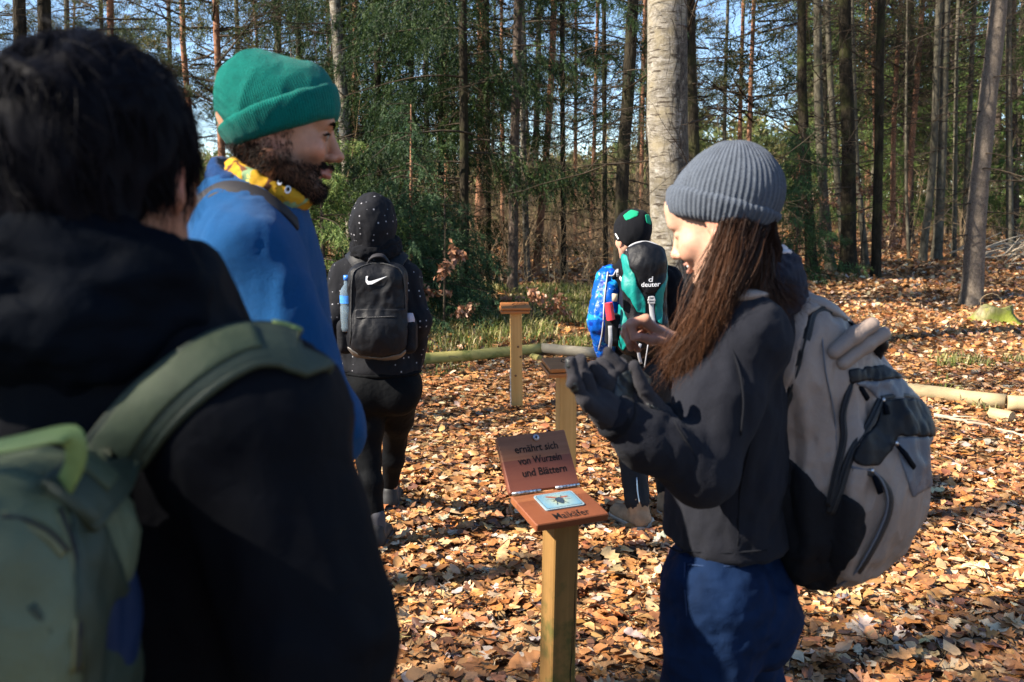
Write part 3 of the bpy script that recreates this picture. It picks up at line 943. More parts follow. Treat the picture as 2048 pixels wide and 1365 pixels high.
def spruce_crown(r, z0, z1, Lmax, nb, base=(0, 0), dead=0.0, sector=None, needle=.055, K=14, lmin=.35, twd=15, cols=None, tl=1.0):
    """whorls of drooping limbs with hanging combs of needles, in the tree's own frame"""
    tris, cc, A, B, ra, rb = [], [], [], [], [], []
    cols = np.array(cols if cols is not None else [(.014, .034, .010), (.022, .046, .011), (.008, .021, .008), (.042, .068, .016)])
    for b in range(nb):
        u = (b + r.random()) / nb
        z = z0 + (z1 - z0) * u
        L = (Lmax * (1 - u) ** .75 + .25) * r.uniform(.55, 1.1)
        if L < lmin: L = lmin
        az = r.uniform(0, 2 * np.pi) if sector is None else r.uniform(*sector)
        o = np.array([math.cos(az), math.sin(az), 0]); sd = np.array([-o[1], o[0], 0])
        dr = r.uniform(.25, .6) * (1 - .6 * u)
        s = np.linspace(0, 1, 9)[:, None]
        wob = .06 * L * np.sin(s * 5 + r.uniform(0, 6))
        C = np.array([base[0], base[1], z]) + o * L * s + np.array([0, 0, 1.0]) * L * (.10 * s - dr * s ** 2 + .30 * dr * s ** 4) + sd * wob
        A.append(C[:-1]); B.append(C[1:]); rr = .012 * (.5 + L / 2.5) * (1 - np.linspace(0, 1, 9) * .85)
        ra.append(rr[:-1]); rb.append(rr[1:])
        if r.random() < dead:
            m = int(L * 8); t = r.uniform(.2, 1, m)
            p = np.stack([np.interp(t, s[:, 0], C[:, i]) for i in range(3)], 1)
            d = o * r.uniform(.2, .8, (m, 1)) + sd * r.choice([-1, 1], (m, 1)) * r.uniform(.5, 1, (m, 1)) + np.array([0, 0, -1]) * r.uniform(-.1, .6, (m, 1))
            A.append(p); B.append(p + d * r.uniform(.15, .5, (m, 1))); ra.append(np.full(m, .006)); rb.append(np.full(m, .002))
            continue
        m = max(int(L * twd), 5)
        t = np.linspace(.18 if L > .8 else .05, 1, m) + r.uniform(-.02, .02, m)
        p = np.stack([np.interp(t, s[:, 0], C[:, i]) for i in range(3)], 1)
        sg = np.where(np.arange(m) % 2 == 0, 1.0, -1.0)[:, None]
        d = o * r.uniform(.25, .7, (m, 1)) + sd * sg * r.uniform(.2, .85, (m, 1)) * (1.15 - t[:, None]) ** .5 + np.array([0, 0, -1]) * r.uniform(.3, 1.2 + .9 * (tl > 1), (m, 1))
        d /= np.linalg.norm(d, axis=1, keepdims=True)
        TL = tl * r.uniform(.18, .5, m) * (1.25 - .75 * t) * min(1.3, .5 + L * .5)
        # a second generation of twigs
        q = np.repeat(np.arange(m), 2); f = r.uniform(.25, .8, 2 * m)
        p2 = p[q] + d[q] * (TL[q] * f)[:, None]
        d2 = d[q] + .8 * r.standard_normal((2 * m, 3)) * np.array([1, 1, .5]) + np.array([0, 0, -.25]); d2 /= np.linalg.norm(d2, axis=1, keepdims=True)
        p = np.concatenate([p, p2]); d = np.concatenate([d, d2]); TL = np.concatenate([TL, TL[q] * r.uniform(.3, .6, 2 * m)]); m = len(p)
        tone = cols[r.integers(0, len(cols), m)] * r.uniform(.75, 1.25, (m, 1))
        k = (np.arange(K) + .5) / K
        kk = k[None, :, None]
        base_p = p[:, None] + d[:, None] * TL[:, None, None] * kk - np.array([0, 0, 1]) * (.12 * TL[:, None, None] * kk ** 2)
        lat = r.standard_normal((m, K, 3)); lat -= np.sum(lat * d[:, None], -1, keepdims=True) * d[:, None]
        lat /= np.linalg.norm(lat, axis=-1, keepdims=True) + 1e-9
        nd = d[:, None] * .9 + lat
        nd /= np.linalg.norm(nd, axis=-1, keepdims=True)
        nl = needle * r.uniform(.6, 1.2, (m, K, 1)) * (1.1 - .5 * kk)
        hw = d[:, None] * (TL[:, None, None] / K * .40 + .0035)
        tr = np.stack([base_p - hw, base_p + hw, base_p + nd * nl], 2)
        tris.append(tr.reshape(-1, 3, 3)); cc.append(np.repeat(tone, K * 3, 0))
    wood_v, wood_f = prisms(np.concatenate(A), np.concatenate(B), np.concatenate(ra), np.concatenate(rb), 3)
    if not tris: return None, None, (wood_v, wood_f)
    return np.concatenate(tris), np.concatenate(cc), (wood_v, wood_f)

def bare_limbs(r, z0, z1, base_r, n, L, depth=3, up=.5, spread=1.0, sector=None, twigs=5):
    """bare branching limbs in the tree's frame"""
    P0, P1, R0, R1 = [], [], [], []
    def grow(p, d, length, rad, lev):
        k = 5 if lev == 0 else 4
        for i in range(k):
            d = d + r.standard_normal(3) * .15 + np.array([0, 0, .05 * up]); d = d / np.linalg.norm(d)
            q = p + d * length / k
            r2 = rad * (1 - .75 * (i + 1) / k) if lev == depth else rad * (1 - .5 * (i + 1) / k)
            P0.append(p); P1.append(q); R0.append(rad * (1 - .5 * i / k)); R1.append(max(r2, .0015))
            if lev < depth and i > 0:
                for _ in range(1 if lev == 0 else (1 + (r.random() < .35))):
                    e = d + r.standard_normal(3) * .75 * spread; e /= np.linalg.norm(e)
                    grow(q, e, length * r.uniform(.35, .62), rad * .42, lev + 1)
            p = q
    for i in range(n):
        z = z0 + (z1 - z0) * (i + r.random()) / n
        az = r.uniform(0, 6.283) if sector is None else r.uniform(*sector)
        d = np.array([math.cos(az), math.sin(az), r.uniform(-.2, .9) * up])
        grow(np.array([0, 0, z]) + d * base_r * .5, d / np.linalg.norm(d), L * r.uniform(.5, 1.15), max(.006, base_r * .14), 0)
    return prisms(P0, P1, R0, R1, 3)

def pine_crown(r, z0, z1, Lmax, nb, K=26):
    tris, cc, A, B, ra, rb = [], [], [], [], [], []
    cols = np.array([(.075, .085, .030), (.055, .075, .030), (.12, .10, .035), (.035, .055, .025)])
    for b in range(nb):
        u = (b + r.random()) / nb; z = z0 + (z1 - z0) * u
        L = Lmax * r.uniform(.4, 1.1) * (1 - .5 * u)
        az = r.uniform(0, 6.283); o = np.array([math.cos(az), math.sin(az), r.uniform(-.15, .45)])
        s = np.linspace(0, 1, 6)[:, None]
        C = np.array([0, 0, z]) + o * L * s + r.standard_normal(3) * .12 * L * s ** 2 + np.array([0, 0, .12 * L]) * s ** 2
        A.append(C[:-1]); B.append(C[1:]); rr = .03 * (1 - np.linspace(0, 1, 6) * .8); ra.append(rr[:-1]); rb.append(rr[1:])
        m = max(int(L * 9), 4); t = r.uniform(.35, 1.0, m)
        p = np.stack([np.interp(t, s[:, 0], C[:, i]) for i in range(3)], 1)
        e = p + r.standard_normal((m, 3)) * .28 * np.array([1, 1, .6])
        A.append(p); B.append(e); ra.append(np.full(m, .008)); rb.append(np.full(m, .004))
        d = r.standard_normal((m, K, 3)) + np.array([0, 0, .35]); d /= np.linalg.norm(d, axis=-1, keepdims=True)
        c = e[:, None] + r.standard_normal((m, K, 3)) * .06
        w = r.standard_normal((m, K, 3)); w -= np.sum(w * d, -1, keepdims=True) * d; w /= np.linalg.norm(w, axis=-1, keepdims=True)
        nl = r.uniform(.07, .16, (m, K, 1))
        tr = np.stack([c - w * .011, c + w * .011, c + d * nl], 2)
        tris.append(tr.reshape(-1, 3, 3)); cc.append(np.repeat(cols[r.integers(0, 4, m)] * r.uniform(.7, 1.3, (m, 1)), K * 3, 0))
    return np.concatenate(tris), np.concatenate(cc), prisms(np.concatenate(A), np.concatenate(B), np.concatenate(ra), np.concatenate(rb), 3)

CROWNS = {}
def crown_variant(kind, k):
    """a few shared crowns of each kind, 1:1 in metres"""
    key = (kind, k)
    if key in CROWNS: return CROWNS[key]
    r = np.random.default_rng(1000 + k * 37 + sum(map(ord, kind)))
    if kind == 'spruce': T, C, Wd = spruce_crown(r, 1.0, 14, 2.7, 84, dead=.10, K=20, twd=20, needle=.05, tl=1.5)
    elif kind == 'spruce_high': T, C, Wd = spruce_crown(r, 2.6, 16, 2.1, 64, dead=.4, K=13, twd=14, needle=.06)
    elif kind == 'spruce_far': T, C, Wd = spruce_crown(r, .8, 15, 2.5, 74, dead=.08, needle=.13, K=7, twd=8, cols=[(.085, .14, .03), (.055, .105, .025), (.12, .155, .04)])
    elif kind == 'pine': T, C, Wd = pine_crown(r, 3.0, 13.5, 2.6, 46, 22)
    elif kind == 'bare': T, C, Wd = None, None, bare_limbs(r, 1.4, 11, .10, 30, 1.9, 3, .45)
    elif kind == 'deadspruce': T, C, Wd = spruce_crown(r, .9, 9, 1.5, 44, dead=1.0)
    out = []
    if T is not None:
        V, F = tri_soup(T); me = mesh_np('crown', V, F, cols=np.clip(C, .004, .6), smooth=False)
        me.materials.append(M['needles_pine'] if kind == 'pine' else M['needles'])
        out.append(('crown', me))
    me = mesh_np('limbs', Wd[0], Wd[1], smooth=False); me.materials.append(M['twig'])
    out.append(('limbs', me))
    CROWNS[key] = out
    return out

_seed = [0]
def tree(name, pxs, Y, wpx, bark_m, label, cat='tree', top=13.0, crown=None, cscale=1.0, group=None, n=12, flare=.9, crot=None, taper=.45, base_z=None):
    """pxs: pixel polyline up the trunk, foot first; Y: distance of the trunk"""
    _seed[0] += 1; sd = _seed[0]
    r = np.random.default_rng(300 + sd)
    if base_z is None:
        x0 = W(pxs[0][0], pxs[0][1], Y)[0]; z0 = float(gh(x0, Y))
    P = [W(a, b, Y) for a, b in pxs]
    # foot on the ground, tip far above the picture
    f = P[0].copy(); d = (P[1] - P[0]) / max(P[1][2] - P[0][2], .05)
    f = f + d * (z0 - f[2]); P[0] = f - d * .08
    d2 = (P[-1] - P[-2]) / max(P[-1][2] - P[-2][2], .05) if len(P) > 1 else d
    t = P[-1] + d2 * np.array([1, 1, 1]) * max(top - P[-1][2], .5) * np.array([.6, .6, 1])
    P.append(t)
    r0 = wpx / FPX * Y / 2
    root = empty(name, (f[0], f[1], z0), 0, label, cat, group)
    V, F = trunk_mesh(np.array(P), r0 * 1.06, r0 * taper, sd, n=n, flare=flare)
    loc = np.array([f[0], f[1], z0])
    link('trunk', mesh_np('trunk', V - loc, F), bark_m, root, world_space=False)
    if crown is not None:
        for nm, me in crown_variant(*crown):
            o = bpy.data.objects.new(nm, me); COL.objects.link(o); o.parent = root; o['kind'] = 'stuff'
            o.rotation_euler = (0, 0, r.uniform(0, 6.28) if crot is None else crot)
            s = cscale * r.uniform(.93, 1.07); o.scale = (s, s, cscale)
            # follow the lean of the trunk
            k = (t - f) / max(t[2] - f[2], 1)
            if abs(k[0]) > .02:
                sh = Matrix.Identity(4); o.rotation_euler = (0, math.atan(k[0]), o.rotation_euler[2])
    return root

BS, BD, BP, BB = M['bark_spruce'], M['bark_dark'], M['bark_pine'], M['bark_beech']
# --- left of the frame
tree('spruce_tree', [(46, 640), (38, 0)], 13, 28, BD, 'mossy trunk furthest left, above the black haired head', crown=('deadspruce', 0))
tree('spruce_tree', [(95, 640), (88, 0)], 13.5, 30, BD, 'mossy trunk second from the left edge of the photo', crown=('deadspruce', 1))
tree('pine_tree', [(226, 620), (220, 0)], 21, 14, BP, 'pinkish pine trunk rising out of the black hair', crown=('pine', 0))
tree('pine_tree', [(415, 600), (396, 400), (367, 100), (364, 0)], 20, 14, BP, 'leaning pine left of the green beanie', crown=('pine', 1))
tree('pine_tree', [(452, 600), (443, 300), (433, 60), (431, 0)], 19, 16, BP, 'straight pine rising right behind the back of the green beanie', crown=('pine', 2))
tree('pine_tree', [(525, 560), (515, 110), (508, 0)], 26, 9, BP, 'thinnest pine stem above the green beanie', crown=('pine', 0))
tree('pine_tree', [(570, 580), (556, 110), (548, 0)], 22, 14, BB, 'grey stem above the front of the green beanie', crown=('pine', 1))
tree('birch_tree', [(712, 640), (703, 430), (688, 230), (670, 0)], 14.5, 27, M['bark_birch'], 'slim birch right of the bearded face', crown=('bare', 0))
# --- spruces in the middle
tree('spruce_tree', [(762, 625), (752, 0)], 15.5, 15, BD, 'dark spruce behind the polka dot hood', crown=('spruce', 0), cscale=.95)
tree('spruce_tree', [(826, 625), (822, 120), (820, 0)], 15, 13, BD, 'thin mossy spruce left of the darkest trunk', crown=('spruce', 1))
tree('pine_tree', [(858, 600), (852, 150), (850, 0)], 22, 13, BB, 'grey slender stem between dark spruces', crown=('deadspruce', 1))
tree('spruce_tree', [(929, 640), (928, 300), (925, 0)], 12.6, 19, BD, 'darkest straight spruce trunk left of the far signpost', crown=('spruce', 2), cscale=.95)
tree('pine_tree', [(1006, 590), (1003, 0)], 26, 9, BP, 'pale pink pine stem directly over the far signpost', crown=('pine', 2))
tree('spruce_tree', [(1025, 607), (1029, 300), (1036, 0)], 13.6, 20, BS, 'grey brown spruce trunk standing right over the far signpost', crown=('spruce_high', 2), cscale=.9)
tree('birch_tree', [(1056, 592), (1047, 300), (1042, 0)], 15.2, 13, M['bark_birch'], 'thin spotted birch just right of the far signpost', crown=('bare', 1))
tree('pine_tree', [(1068, 586), (1083, 420), (1100, 200), (1108, 0)], 17, 15, BP, 'pine leaning right of the thin spotted birch', crown=('deadspruce', 0))
tree('pine_tree', [(1150, 590), (1152, 0)], 27, 8, BP, 'fine pink pine stem between thin birch and signpost group', crown=('pine', 1))
tree('pine_tree', [(1180, 585), (1192, 150), (1196, 0)], 24, 9, BP, 'pinkish pine left of the dark mossy trunk by the beanie', crown=('pine', 0))
tree('spruce_tree', [(1236, 640), (1246, 330), (1266, 0)], 12.2, 27, BD, 'dark mossy spruce directly behind the black and green beanie', crown=('spruce_high', 1), cscale=.62, crot=2.2)
tree('pine_tree', [(1281, 590), (1284, 300), (1290, 0)], 22, 9, BP, 'pink pine sliver between mossy spruce and big birch', crown=('pine', 2))
def big_birch():
    root = tree('birch_tree', [(1352, 712), (1346, 560), (1337, 300), (1335, 0)], 9.3, 80, M['bark_birch'], 'big white birch in the middle with cracked dark bark', top=14, crown=('bare', 2), n=28, flare=.35, taper=.7)
    return root
big_birch()
tree('spruce_tree', [(1392, 640), (1384, 250), (1378, 0)], 13.0, 30, BD, 'dark spruce hidden behind the right edge of the big birch', crown=('spruce_high', 1))
# --- right of the birch
tree('beech_tree', [(1446, 560), (1450, 200), (1456, 0)], 25, 9, BB, 'grey thin trunk right of the big birch', crown=('bare', 0))
tree('pine_tree', [(1478, 560), (1480, 260), (1487, 0)], 24, 10, BP, 'left one of two orange pines above the grey beanie', crown=('pine', 0), cscale=1.1)
tree('pine_tree', [(1495, 560), (1499, 260), (1508, 0)], 23, 11, BP, 'right one of two orange pines above the grey beanie', crown=('pine', 1), cscale=1.1)
tree('beech_tree', [(1624, 540), (1608, 260), (1603, 0)], 19.5, 22, BD, 'dark forked beech right of the grey beanie', crown=('bare', 1))
tree('pine_tree', [(1592, 545), (1604, 200), (1612, 0)], 25, 12, BP, 'pinkish pine half hidden by the dark forked beech', crown=('pine', 1))
tree('beech_tree', [(1660, 528), (1641, 300), (1635, 0)], 20, 20, BB, 'smooth grey beech left of the thickest dark trunk', crown=('bare', 2))
tree('beech_tree', [(1690, 528), (1668, 270), (1655, 0)], 21, 14, BB, 'slanting thin beech touching the thickest dark trunk', crown=('bare', 0))
tree('spruce_tree', [(1697, 535), (1697, 300), (1690, 0)], 18.6, 30, BD, 'thickest dark trunk on the right, behind the backpack', crown=('deadspruce', 1))
tree('beech_tree', [(1732, 530), (1722, 420), (1712, 300)], 20.5, 13, BB, 'short slanting stem right of the thickest dark trunk', top=7.5, crown=None)
tree('pine_tree', [(1760, 500), (1749, 130), (1747, 0)], 27, 14, BP, 'orange pine rising behind the mossy round trunk', crown=('pine', 2), cscale=1.1)
tree('beech_tree', [(1752, 540), (1758, 270), (1763, 0)], 17.6, 19, BD, 'mossy round trunk standing nearest at the leaf slope edge', crown=('bare', 1))
tree('pine_tree', [(1785, 520), (1788, 240), (1802, 0)], 26, 11, BP, 'orange scaly pine right of the mossy round trunk', crown=('pine', 0), cscale=1.1)
tree('pine_tree', [(1806, 515), (1826, 260), (1846, 0)], 26, 13, BP, 'pinkish pine leaning right amid the right hand beeches', crown=('pine', 1), cscale=1.1)
tree('beech_tree', [(1844, 522), (1866, 320), (1878, 0)], 21.5, 15, BB, 'left stem of the beech clump at the slope edge', crown=('bare', 2))
tree('beech_tree', [(1874, 516), (1886, 250), (1893, 0)], 22, 19, BB, 'middle and widest stem of the beech clump at the slope edge', crown=('bare', 0))
tree('beech_tree', [(1908, 516), (1912, 200), (1917, 0)], 22.5, 9, BB, 'right and thinnest stem of the beech clump at the slope edge', crown=('bare', 1))
tree('beech_tree', [(1818, 520), (1812, 330)], 22, 7, BB, 'sapling pole left of the beech clump', top=6.5)
tree('beech_tree', [(1928, 512), (1940, 200), (1950, 0)], 25, 12, BB, 'pale trunk directly behind the leaning lit spruce', crown=('bare', 2))
tree('spruce_tree', [(1944, 598), (1956, 400), (1976, 200), (1998, 0)], 13.9, 38, M['bark_right'], 'leaning sunlit spruce trunk by the mossy stump', top=12, crown=('deadspruce', 1), cscale=1.0, n=22, flare=.5, taper=.5)
tree('beech_tree', [(2020, 520), (2018, 0)], 23, 14, BB, 'straight trunk right of the leaning spruce', crown=('bare', 0))

# --- more spruces in the dark stand
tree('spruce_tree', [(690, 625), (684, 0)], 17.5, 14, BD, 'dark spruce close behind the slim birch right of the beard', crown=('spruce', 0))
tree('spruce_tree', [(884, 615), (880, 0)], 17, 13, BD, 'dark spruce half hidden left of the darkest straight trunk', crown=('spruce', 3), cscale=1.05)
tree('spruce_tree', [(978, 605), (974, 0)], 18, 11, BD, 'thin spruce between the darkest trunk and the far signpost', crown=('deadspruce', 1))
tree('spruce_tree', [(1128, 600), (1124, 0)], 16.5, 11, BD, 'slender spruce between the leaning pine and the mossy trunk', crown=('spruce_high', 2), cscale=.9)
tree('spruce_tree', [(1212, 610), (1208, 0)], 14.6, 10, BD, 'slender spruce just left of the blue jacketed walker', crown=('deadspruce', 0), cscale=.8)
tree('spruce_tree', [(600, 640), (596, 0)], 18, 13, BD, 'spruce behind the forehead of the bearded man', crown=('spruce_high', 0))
def young_spruce(px, py, Y, H, L, label, cols, seed, leader=False):
    r = np.random.default_rng(seed); p = on_ground0(px, py, Y)
    root = empty('young_spruce', p, 0, label, 'young tree')
    V, F = tube_arrays([[0, 0, -.05], [0, 0, H * .5], [.02, 0, H]], [.03, .02, .006], 7); link('trunk', mesh_np('trunk', V, F), M['bark_pine'] if leader else M['bark_spruce'], root, world_space=False)
    T, C, Wd = spruce_crown(r, .1, H * (.62 if leader else .98), L, int(H * 20), needle=.055, K=12, twd=20, lmin=.2, cols=cols)
    if leader:
        T2, C2, W2 = spruce_crown(r, H * .62, H, .55, 15, needle=.045, K=9, twd=10, lmin=.2, cols=cols)
        T = np.concatenate([T, T2]); C = np.concatenate([C, C2]); nv = len(Wd[0]); Wd = (np.concatenate([Wd[0], W2[0]]), np.concatenate([Wd[1], W2[1] + nv]))
    V, F = tri_soup(T); tag(link('crown', mesh_np('crown', V, F, cols=C, smooth=False), M['needles'], root, world_space=False), kind='stuff')
    tag(link('limbs', mesh_np('limbs', Wd[0], Wd[1], smooth=False), M['twig'], root, world_space=False), kind='stuff')
def on_ground0(px, py, Y):
    p = W(px, py, Y); p[2] = float(gh(p[0], p[1])); return p
LG = [(.10, .16, .035), (.14, .19, .05), (.07, .12, .03), (.17, .20, .06)]; DG = [(.035, .075, .03), (.05, .09, .035), (.025, .055, .025)]
young_spruce(652, 690, 10.2, 2.6, 1.1, 'bright green young spruce between bearded man and polka dot hood', LG, 1)
young_spruce(600, 690, 10.8, 3.2, 1.0, 'bright green young spruce behind the blue fleece shoulder', LG, 2)
young_spruce(826, 660, 10.8, 2.55, 1.0, 'young spruce with thin orange leader above the polka dot hoodie shoulder', DG, 3, True)
young_spruce(890, 650, 11.6, 1.5, .95, 'low dark young spruce right of the polka dot hoodie', DG, 4)
young_spruce(930, 640, 12.6, 1.1, .8, 'lowest dark young spruce at the foot of the darkest trunk', DG, 5)
young_spruce(1590, 560, 17.5, 3.0, 1.2, 'green young spruce behind the grey beanie', [(.05, .10, .035), (.07, .12, .04)], 6)
def leafy_sapling(px, py, Y, H, label, seed, n=9, L=.7):
    r = np.random.default_rng(seed); p = on_ground0(px, py, Y); root = empty('beech_sapling', p, 0, label, 'sapling')
    P0, P1, A, B = [], [], [], []; lv = []
    def limb(a, d, ln, rad, lev):
        for i in range(5):
            d = nrm(d + r.normal(0, .16, 3) + [0, 0, .03]); b = a + d * ln / 5
            P0.append(a); P1.append(b); A.append(rad * (1 - i * .15)); B.append(rad * (1 - (i + 1) * .15))
            if lev == 1 or i > 2:
                for _ in range(2): lv.append(a + (b - a) * r.random() + r.normal(0, .02, 3))
            if lev == 0 and i > 0 or (lev == 1 and i in (1, 2, 3)): limb(b, nrm(d + r.normal(0, .8, 3)), ln * .42, rad * .5, lev + 1) if lev < 2 else None
            a = b
    for k in range(n): limb(np.array([0, 0, H * (.15 + .8 * k / n)]), nrm([math.cos(k * 2.4), math.sin(k * 2.4), .25]), L * r.uniform(.6, 1.1) * (1.1 - .5 * k / n), .008, 0)
    P0.append(np.zeros(3)); P1.append(np.array([.03, 0, H])); A.append(.016); B.append(.004)
    V, F = prisms(P0, P1, np.array(A), np.array(B), 4); tag(link('stems', mesh_np('stems', V, F, smooth=False), M['twig'], root, world_space=False), kind='stuff')
    lv = np.array(lv); m = len(lv); d = r.normal(0, 1, (m, 3)) + [0, 0, -.7]; d /= np.linalg.norm(d, axis=1, keepdims=True); s_ = np.cross(d, r.normal(0, 1, (m, 3))); s_ /= np.linalg.norm(s_, axis=1, keepdims=True)
    ln = r.uniform(.05, .085, (m, 1)); V = np.stack([lv, lv + d * ln * .5 + s_ * ln * .3, lv + d * ln, lv + d * ln * .5 - s_ * ln * .3 + np.cross(d, s_) * ln * .12], 1).reshape(-1, 3)
    F = (np.array([[0, 1, 2], [0, 2, 3]])[None] + (np.arange(m) * 4)[:, None, None]).reshape(-1, 3)
    C = np.repeat(np.array([(.30, .14, .075), (.22, .095, .05), (.38, .20, .11)])[r.integers(0, 3, m)] * r.uniform(.7, 1.2, (m, 1)), 4, 0)
    tag(link('withered_leaves', mesh_np('withered_leaves', V, F, cols=C, smooth=False), M['leaf'], root, world_space=False), kind='stuff')
leafy_sapling(888, 690, 10.2, 1.2, 'beech sapling with withered brown leaves right of the polka dot hoodie', 3, 4, .42)
leafy_sapling(1062, 640, 10.6, .42, 'low twigs with withered leaves just behind the far signpost board', 5, 3, .4)
leafy_sapling(1560, 560, 19, 2.2, 'beech sapling with withered leaves left of the dark forked beech', 9, 9, .9)
leafy_sapling(1720, 540, 19, 2.0, 'beech sapling with withered leaves by the thickest dark trunk', 11, 9, .9)

def undergrowth():
    r = np.random.default_rng(31); P0, P1, A, B = [], [], [], []
    n = 800
    px = np.concatenate([r.uniform(930, 1340, 450), r.uniform(560, 930, 120), r.uniform(1540, 2200, 230)]); Y = r.uniform(13.5, 34, n); Y = np.where(px > 1540, r.uniform(22, 42, n), Y)
    for i in range(n):
        x = (px[i] - 1024) / FPX * Y[i]; z = float(gh(x, Y[i])); H = r.uniform(.7, 3.6); d = np.array([r.normal(0, .16), r.normal(0, .16), 1]); a = np.array([x, Y[i], z - .03]); rad = r.uniform(.004, .011) * (Y[i] / 18) ** .5
        for k in range(4):
            d = nrm(d + r.normal(0, .13, 3) * [1, 1, .2]); b = a + d * H / 4; P0.append(a); P1.append(b); A.append(rad * (1 - .2 * k)); B.append(rad * (.8 - .2 * k) + .001)
            for _ in range(3):
                q = a + (b - a) * r.random(); e = nrm(d + r.normal(0, .8, 3)); L = r.uniform(.2, .8); P0.append(q); P1.append(q + e * L); A.append(rad * .55); B.append(.0015)
            a = b
    V, F = prisms(P0, P1, np.array(A), np.array(B), 3)
    tag(link('undergrowth', mesh_np('undergrowth', V, F, smooth=False), M['twig_tan']), kind='stuff')
undergrowth()
def distant_woodland():
    r = np.random.default_rng(41); n = 15000
    px = r.uniform(-350, 2500, n); Y = r.uniform(46, 78, n)
    env = np.interp(px, [-350, 300, 620, 760, 940, 1250, 1350, 1420, 1560, 1640, 2500], [270, 320, 330, 290, 340, 340, 300, 300, 270, 110, -40])
    top = np.maximum(1.6 + (400 - env) / FPX * Y, 1.5) * (1 + .35 * noise3(np.stack([px / 60, Y / 9, 0 * px], 1), 1, 4))
    u = r.random(n) ** .85; x = (px - 1024) / FPX * Y; z = gh(x, Y) + u * top
    K = 9; c = np.stack([x, Y, z], 1)
    d = r.normal(0, 1, (n, K, 3)); d /= np.linalg.norm(d, axis=-1, keepdims=True); w = np.cross(d, r.normal(0, 1, (n, K, 3))); w /= np.linalg.norm(w, axis=-1, keepdims=True)
    o = c[:, None] + r.normal(0, .32, (n, K, 3)); L = r.uniform(.25, .6, (n, K, 1))
    T = np.stack([o - w * L * .22, o + w * L * .22, o + d * L], 2).reshape(-1, 3, 3)
    pal = np.array([(.12, .145, .045), (.085, .115, .04), (.20, .19, .07), (.27, .205, .11), (.33, .24, .135), (.16, .17, .06)])
    low = sstep(.5, .1, u); ci = np.where(r.random(n) < low * .8, r.integers(3, 5, n), r.choice([0, 1, 2, 5, 3], n))
    C = np.repeat(pal[ci] * r.uniform(.7, 1.3, (n, 1)), K * 3, 0)
    V, F = tri_soup(T); tag(link('distant_woodland', mesh_np('distant_woodland', V, F, cols=C, smooth=False), M['needles_pine']), kind='stuff')
distant_woodland()
# --- trees deeper in the wood: single ones too alike to tell apart
def far_trees():
    r = np.random.default_rng(77)
    for i in range(84):
        px = r.uniform(-150, 2250) if i < 70 else r.uniform(1600, 2300); Y = r.uniform(25, 52)
        if px < 640 and r.random() < .55: continue
        if 1390 < px < 1600 and Y > 34 and r.random() < .5: continue
        base = 400 + 1.6 * FPX / Y
        right = px > 1400
        kind = r.choice(['pine', 'spruce', 'beech'], p=[.45, .35, .2] if not right else ([.30, .45, .25] if i < 70 else [.1, .8, .1]))
        cr = {'pine': ('pine', int(r.integers(0, 3))), 'spruce': ('spruce_far', int(r.integers(0, 3))), 'beech': ('bare', int(r.integers(0, 3)))}[kind]
        if kind == 'spruce' and (px < 640 or 1400 < px < 1610) and r.random() < .75: cr = ('pine', 0)
        bk = {'pine': BP, 'spruce': BS, 'beech': BB}[kind]
        lab = {'pine': 'distant slender pine deep in the woodland', 'spruce': 'distant green spruce deep in the woodland', 'beech': 'distant bare beech deep in the woodland'}[kind]
        lean = r.normal(0, 10)
        tree(kind + '_tree', [(px, base), (px + lean, 0)], Y, r.uniform(.16, .34) * FPX / Y, bk, lab, group='distant %s trees' % kind, top=r.uniform(13, 19), crown=cr, cscale=r.uniform(.9, 1.3), n=7)
far_trees()

# --- unseen trees added beyond the left edge, placed and slimmed to throw dappled shade
def side_tree(name, x, y, r0, bk, label, crown, cs=1.0, top=14, crot=0.0):
    _seed[0] += 1; z0 = float(gh(x, y))
    root = empty(name, (x, y, z0), 0, label, 'tree')
    V, F = trunk_mesh(np.array([[x, y, z0 - .1], [x + .05, y, top * .5], [x, y + .05, top]]), r0, r0 * .3, _seed[0], n=10)
    link('trunk', mesh_np('trunk', V - np.array([x, y, z0]), F), bk, root, world_space=False)
    for nm, me in crown_variant(*crown):
        o = bpy.data.objects.new(nm, me); COL.objects.link(o); o.parent = root; o['kind'] = 'stuff'; o.scale = cs if isinstance(cs, tuple) else (cs, cs, cs); o.rotation_euler = (0, 0, crot)
    return root
side_tree('spruce_tree', -7.2, -2.05, .15, BS, 'unseen dense spruce added left of the camera for shade', ('spruce', 0), .8)
side_tree('spruce_tree', -6.6, .58, .12, BS, 'unseen narrow spruce added beyond the left edge for shade', ('spruce', 3), (.30, .30, 1.0), crot=2.0)
side_tree('spruce_tree', -8.9, 4.1, .15, BS, 'unseen bushy spruce added beyond the left edge for shade bands', ('spruce_high', 1), .8, crot=.7)
side_tree('spruce_tree', -6.1, -1.40, .12, BS, 'unseen thin dense spruce added just left of the camera for shade', ('spruce', 1), (.42, .42, .8), crot=2.6)
side_tree('spruce_tree', -9.0, -2.5, .15, BS, 'second unseen spruce added left of the camera for shade', ('spruce', 2), .85, crot=1.0)
side_tree('beech_tree', -8.6, 1.1, .14, BB, 'unseen bare beech added beyond the left edge for dappled shade', ('bare', 1), 1.0, crot=.5)
side_tree('spruce_tree', -10.5, 3.2, .16, BS, 'unseen dead spruce added beyond the left edge for dappled shade', ('deadspruce', 1), 1.0, crot=.9)
side_tree('spruce_tree', -9.8, 5.4, .13, BS, 'smaller unseen spruce added beyond the left edge for shade bands', ('spruce', 2), (.6, .6, .85), crot=.4)
side_tree('beech_tree', -9.5, 6.6, .14, BB, 'unseen slim bare beech added beyond the left edge for dappled shade', ('bare', 2), 1.0, crot=.1)
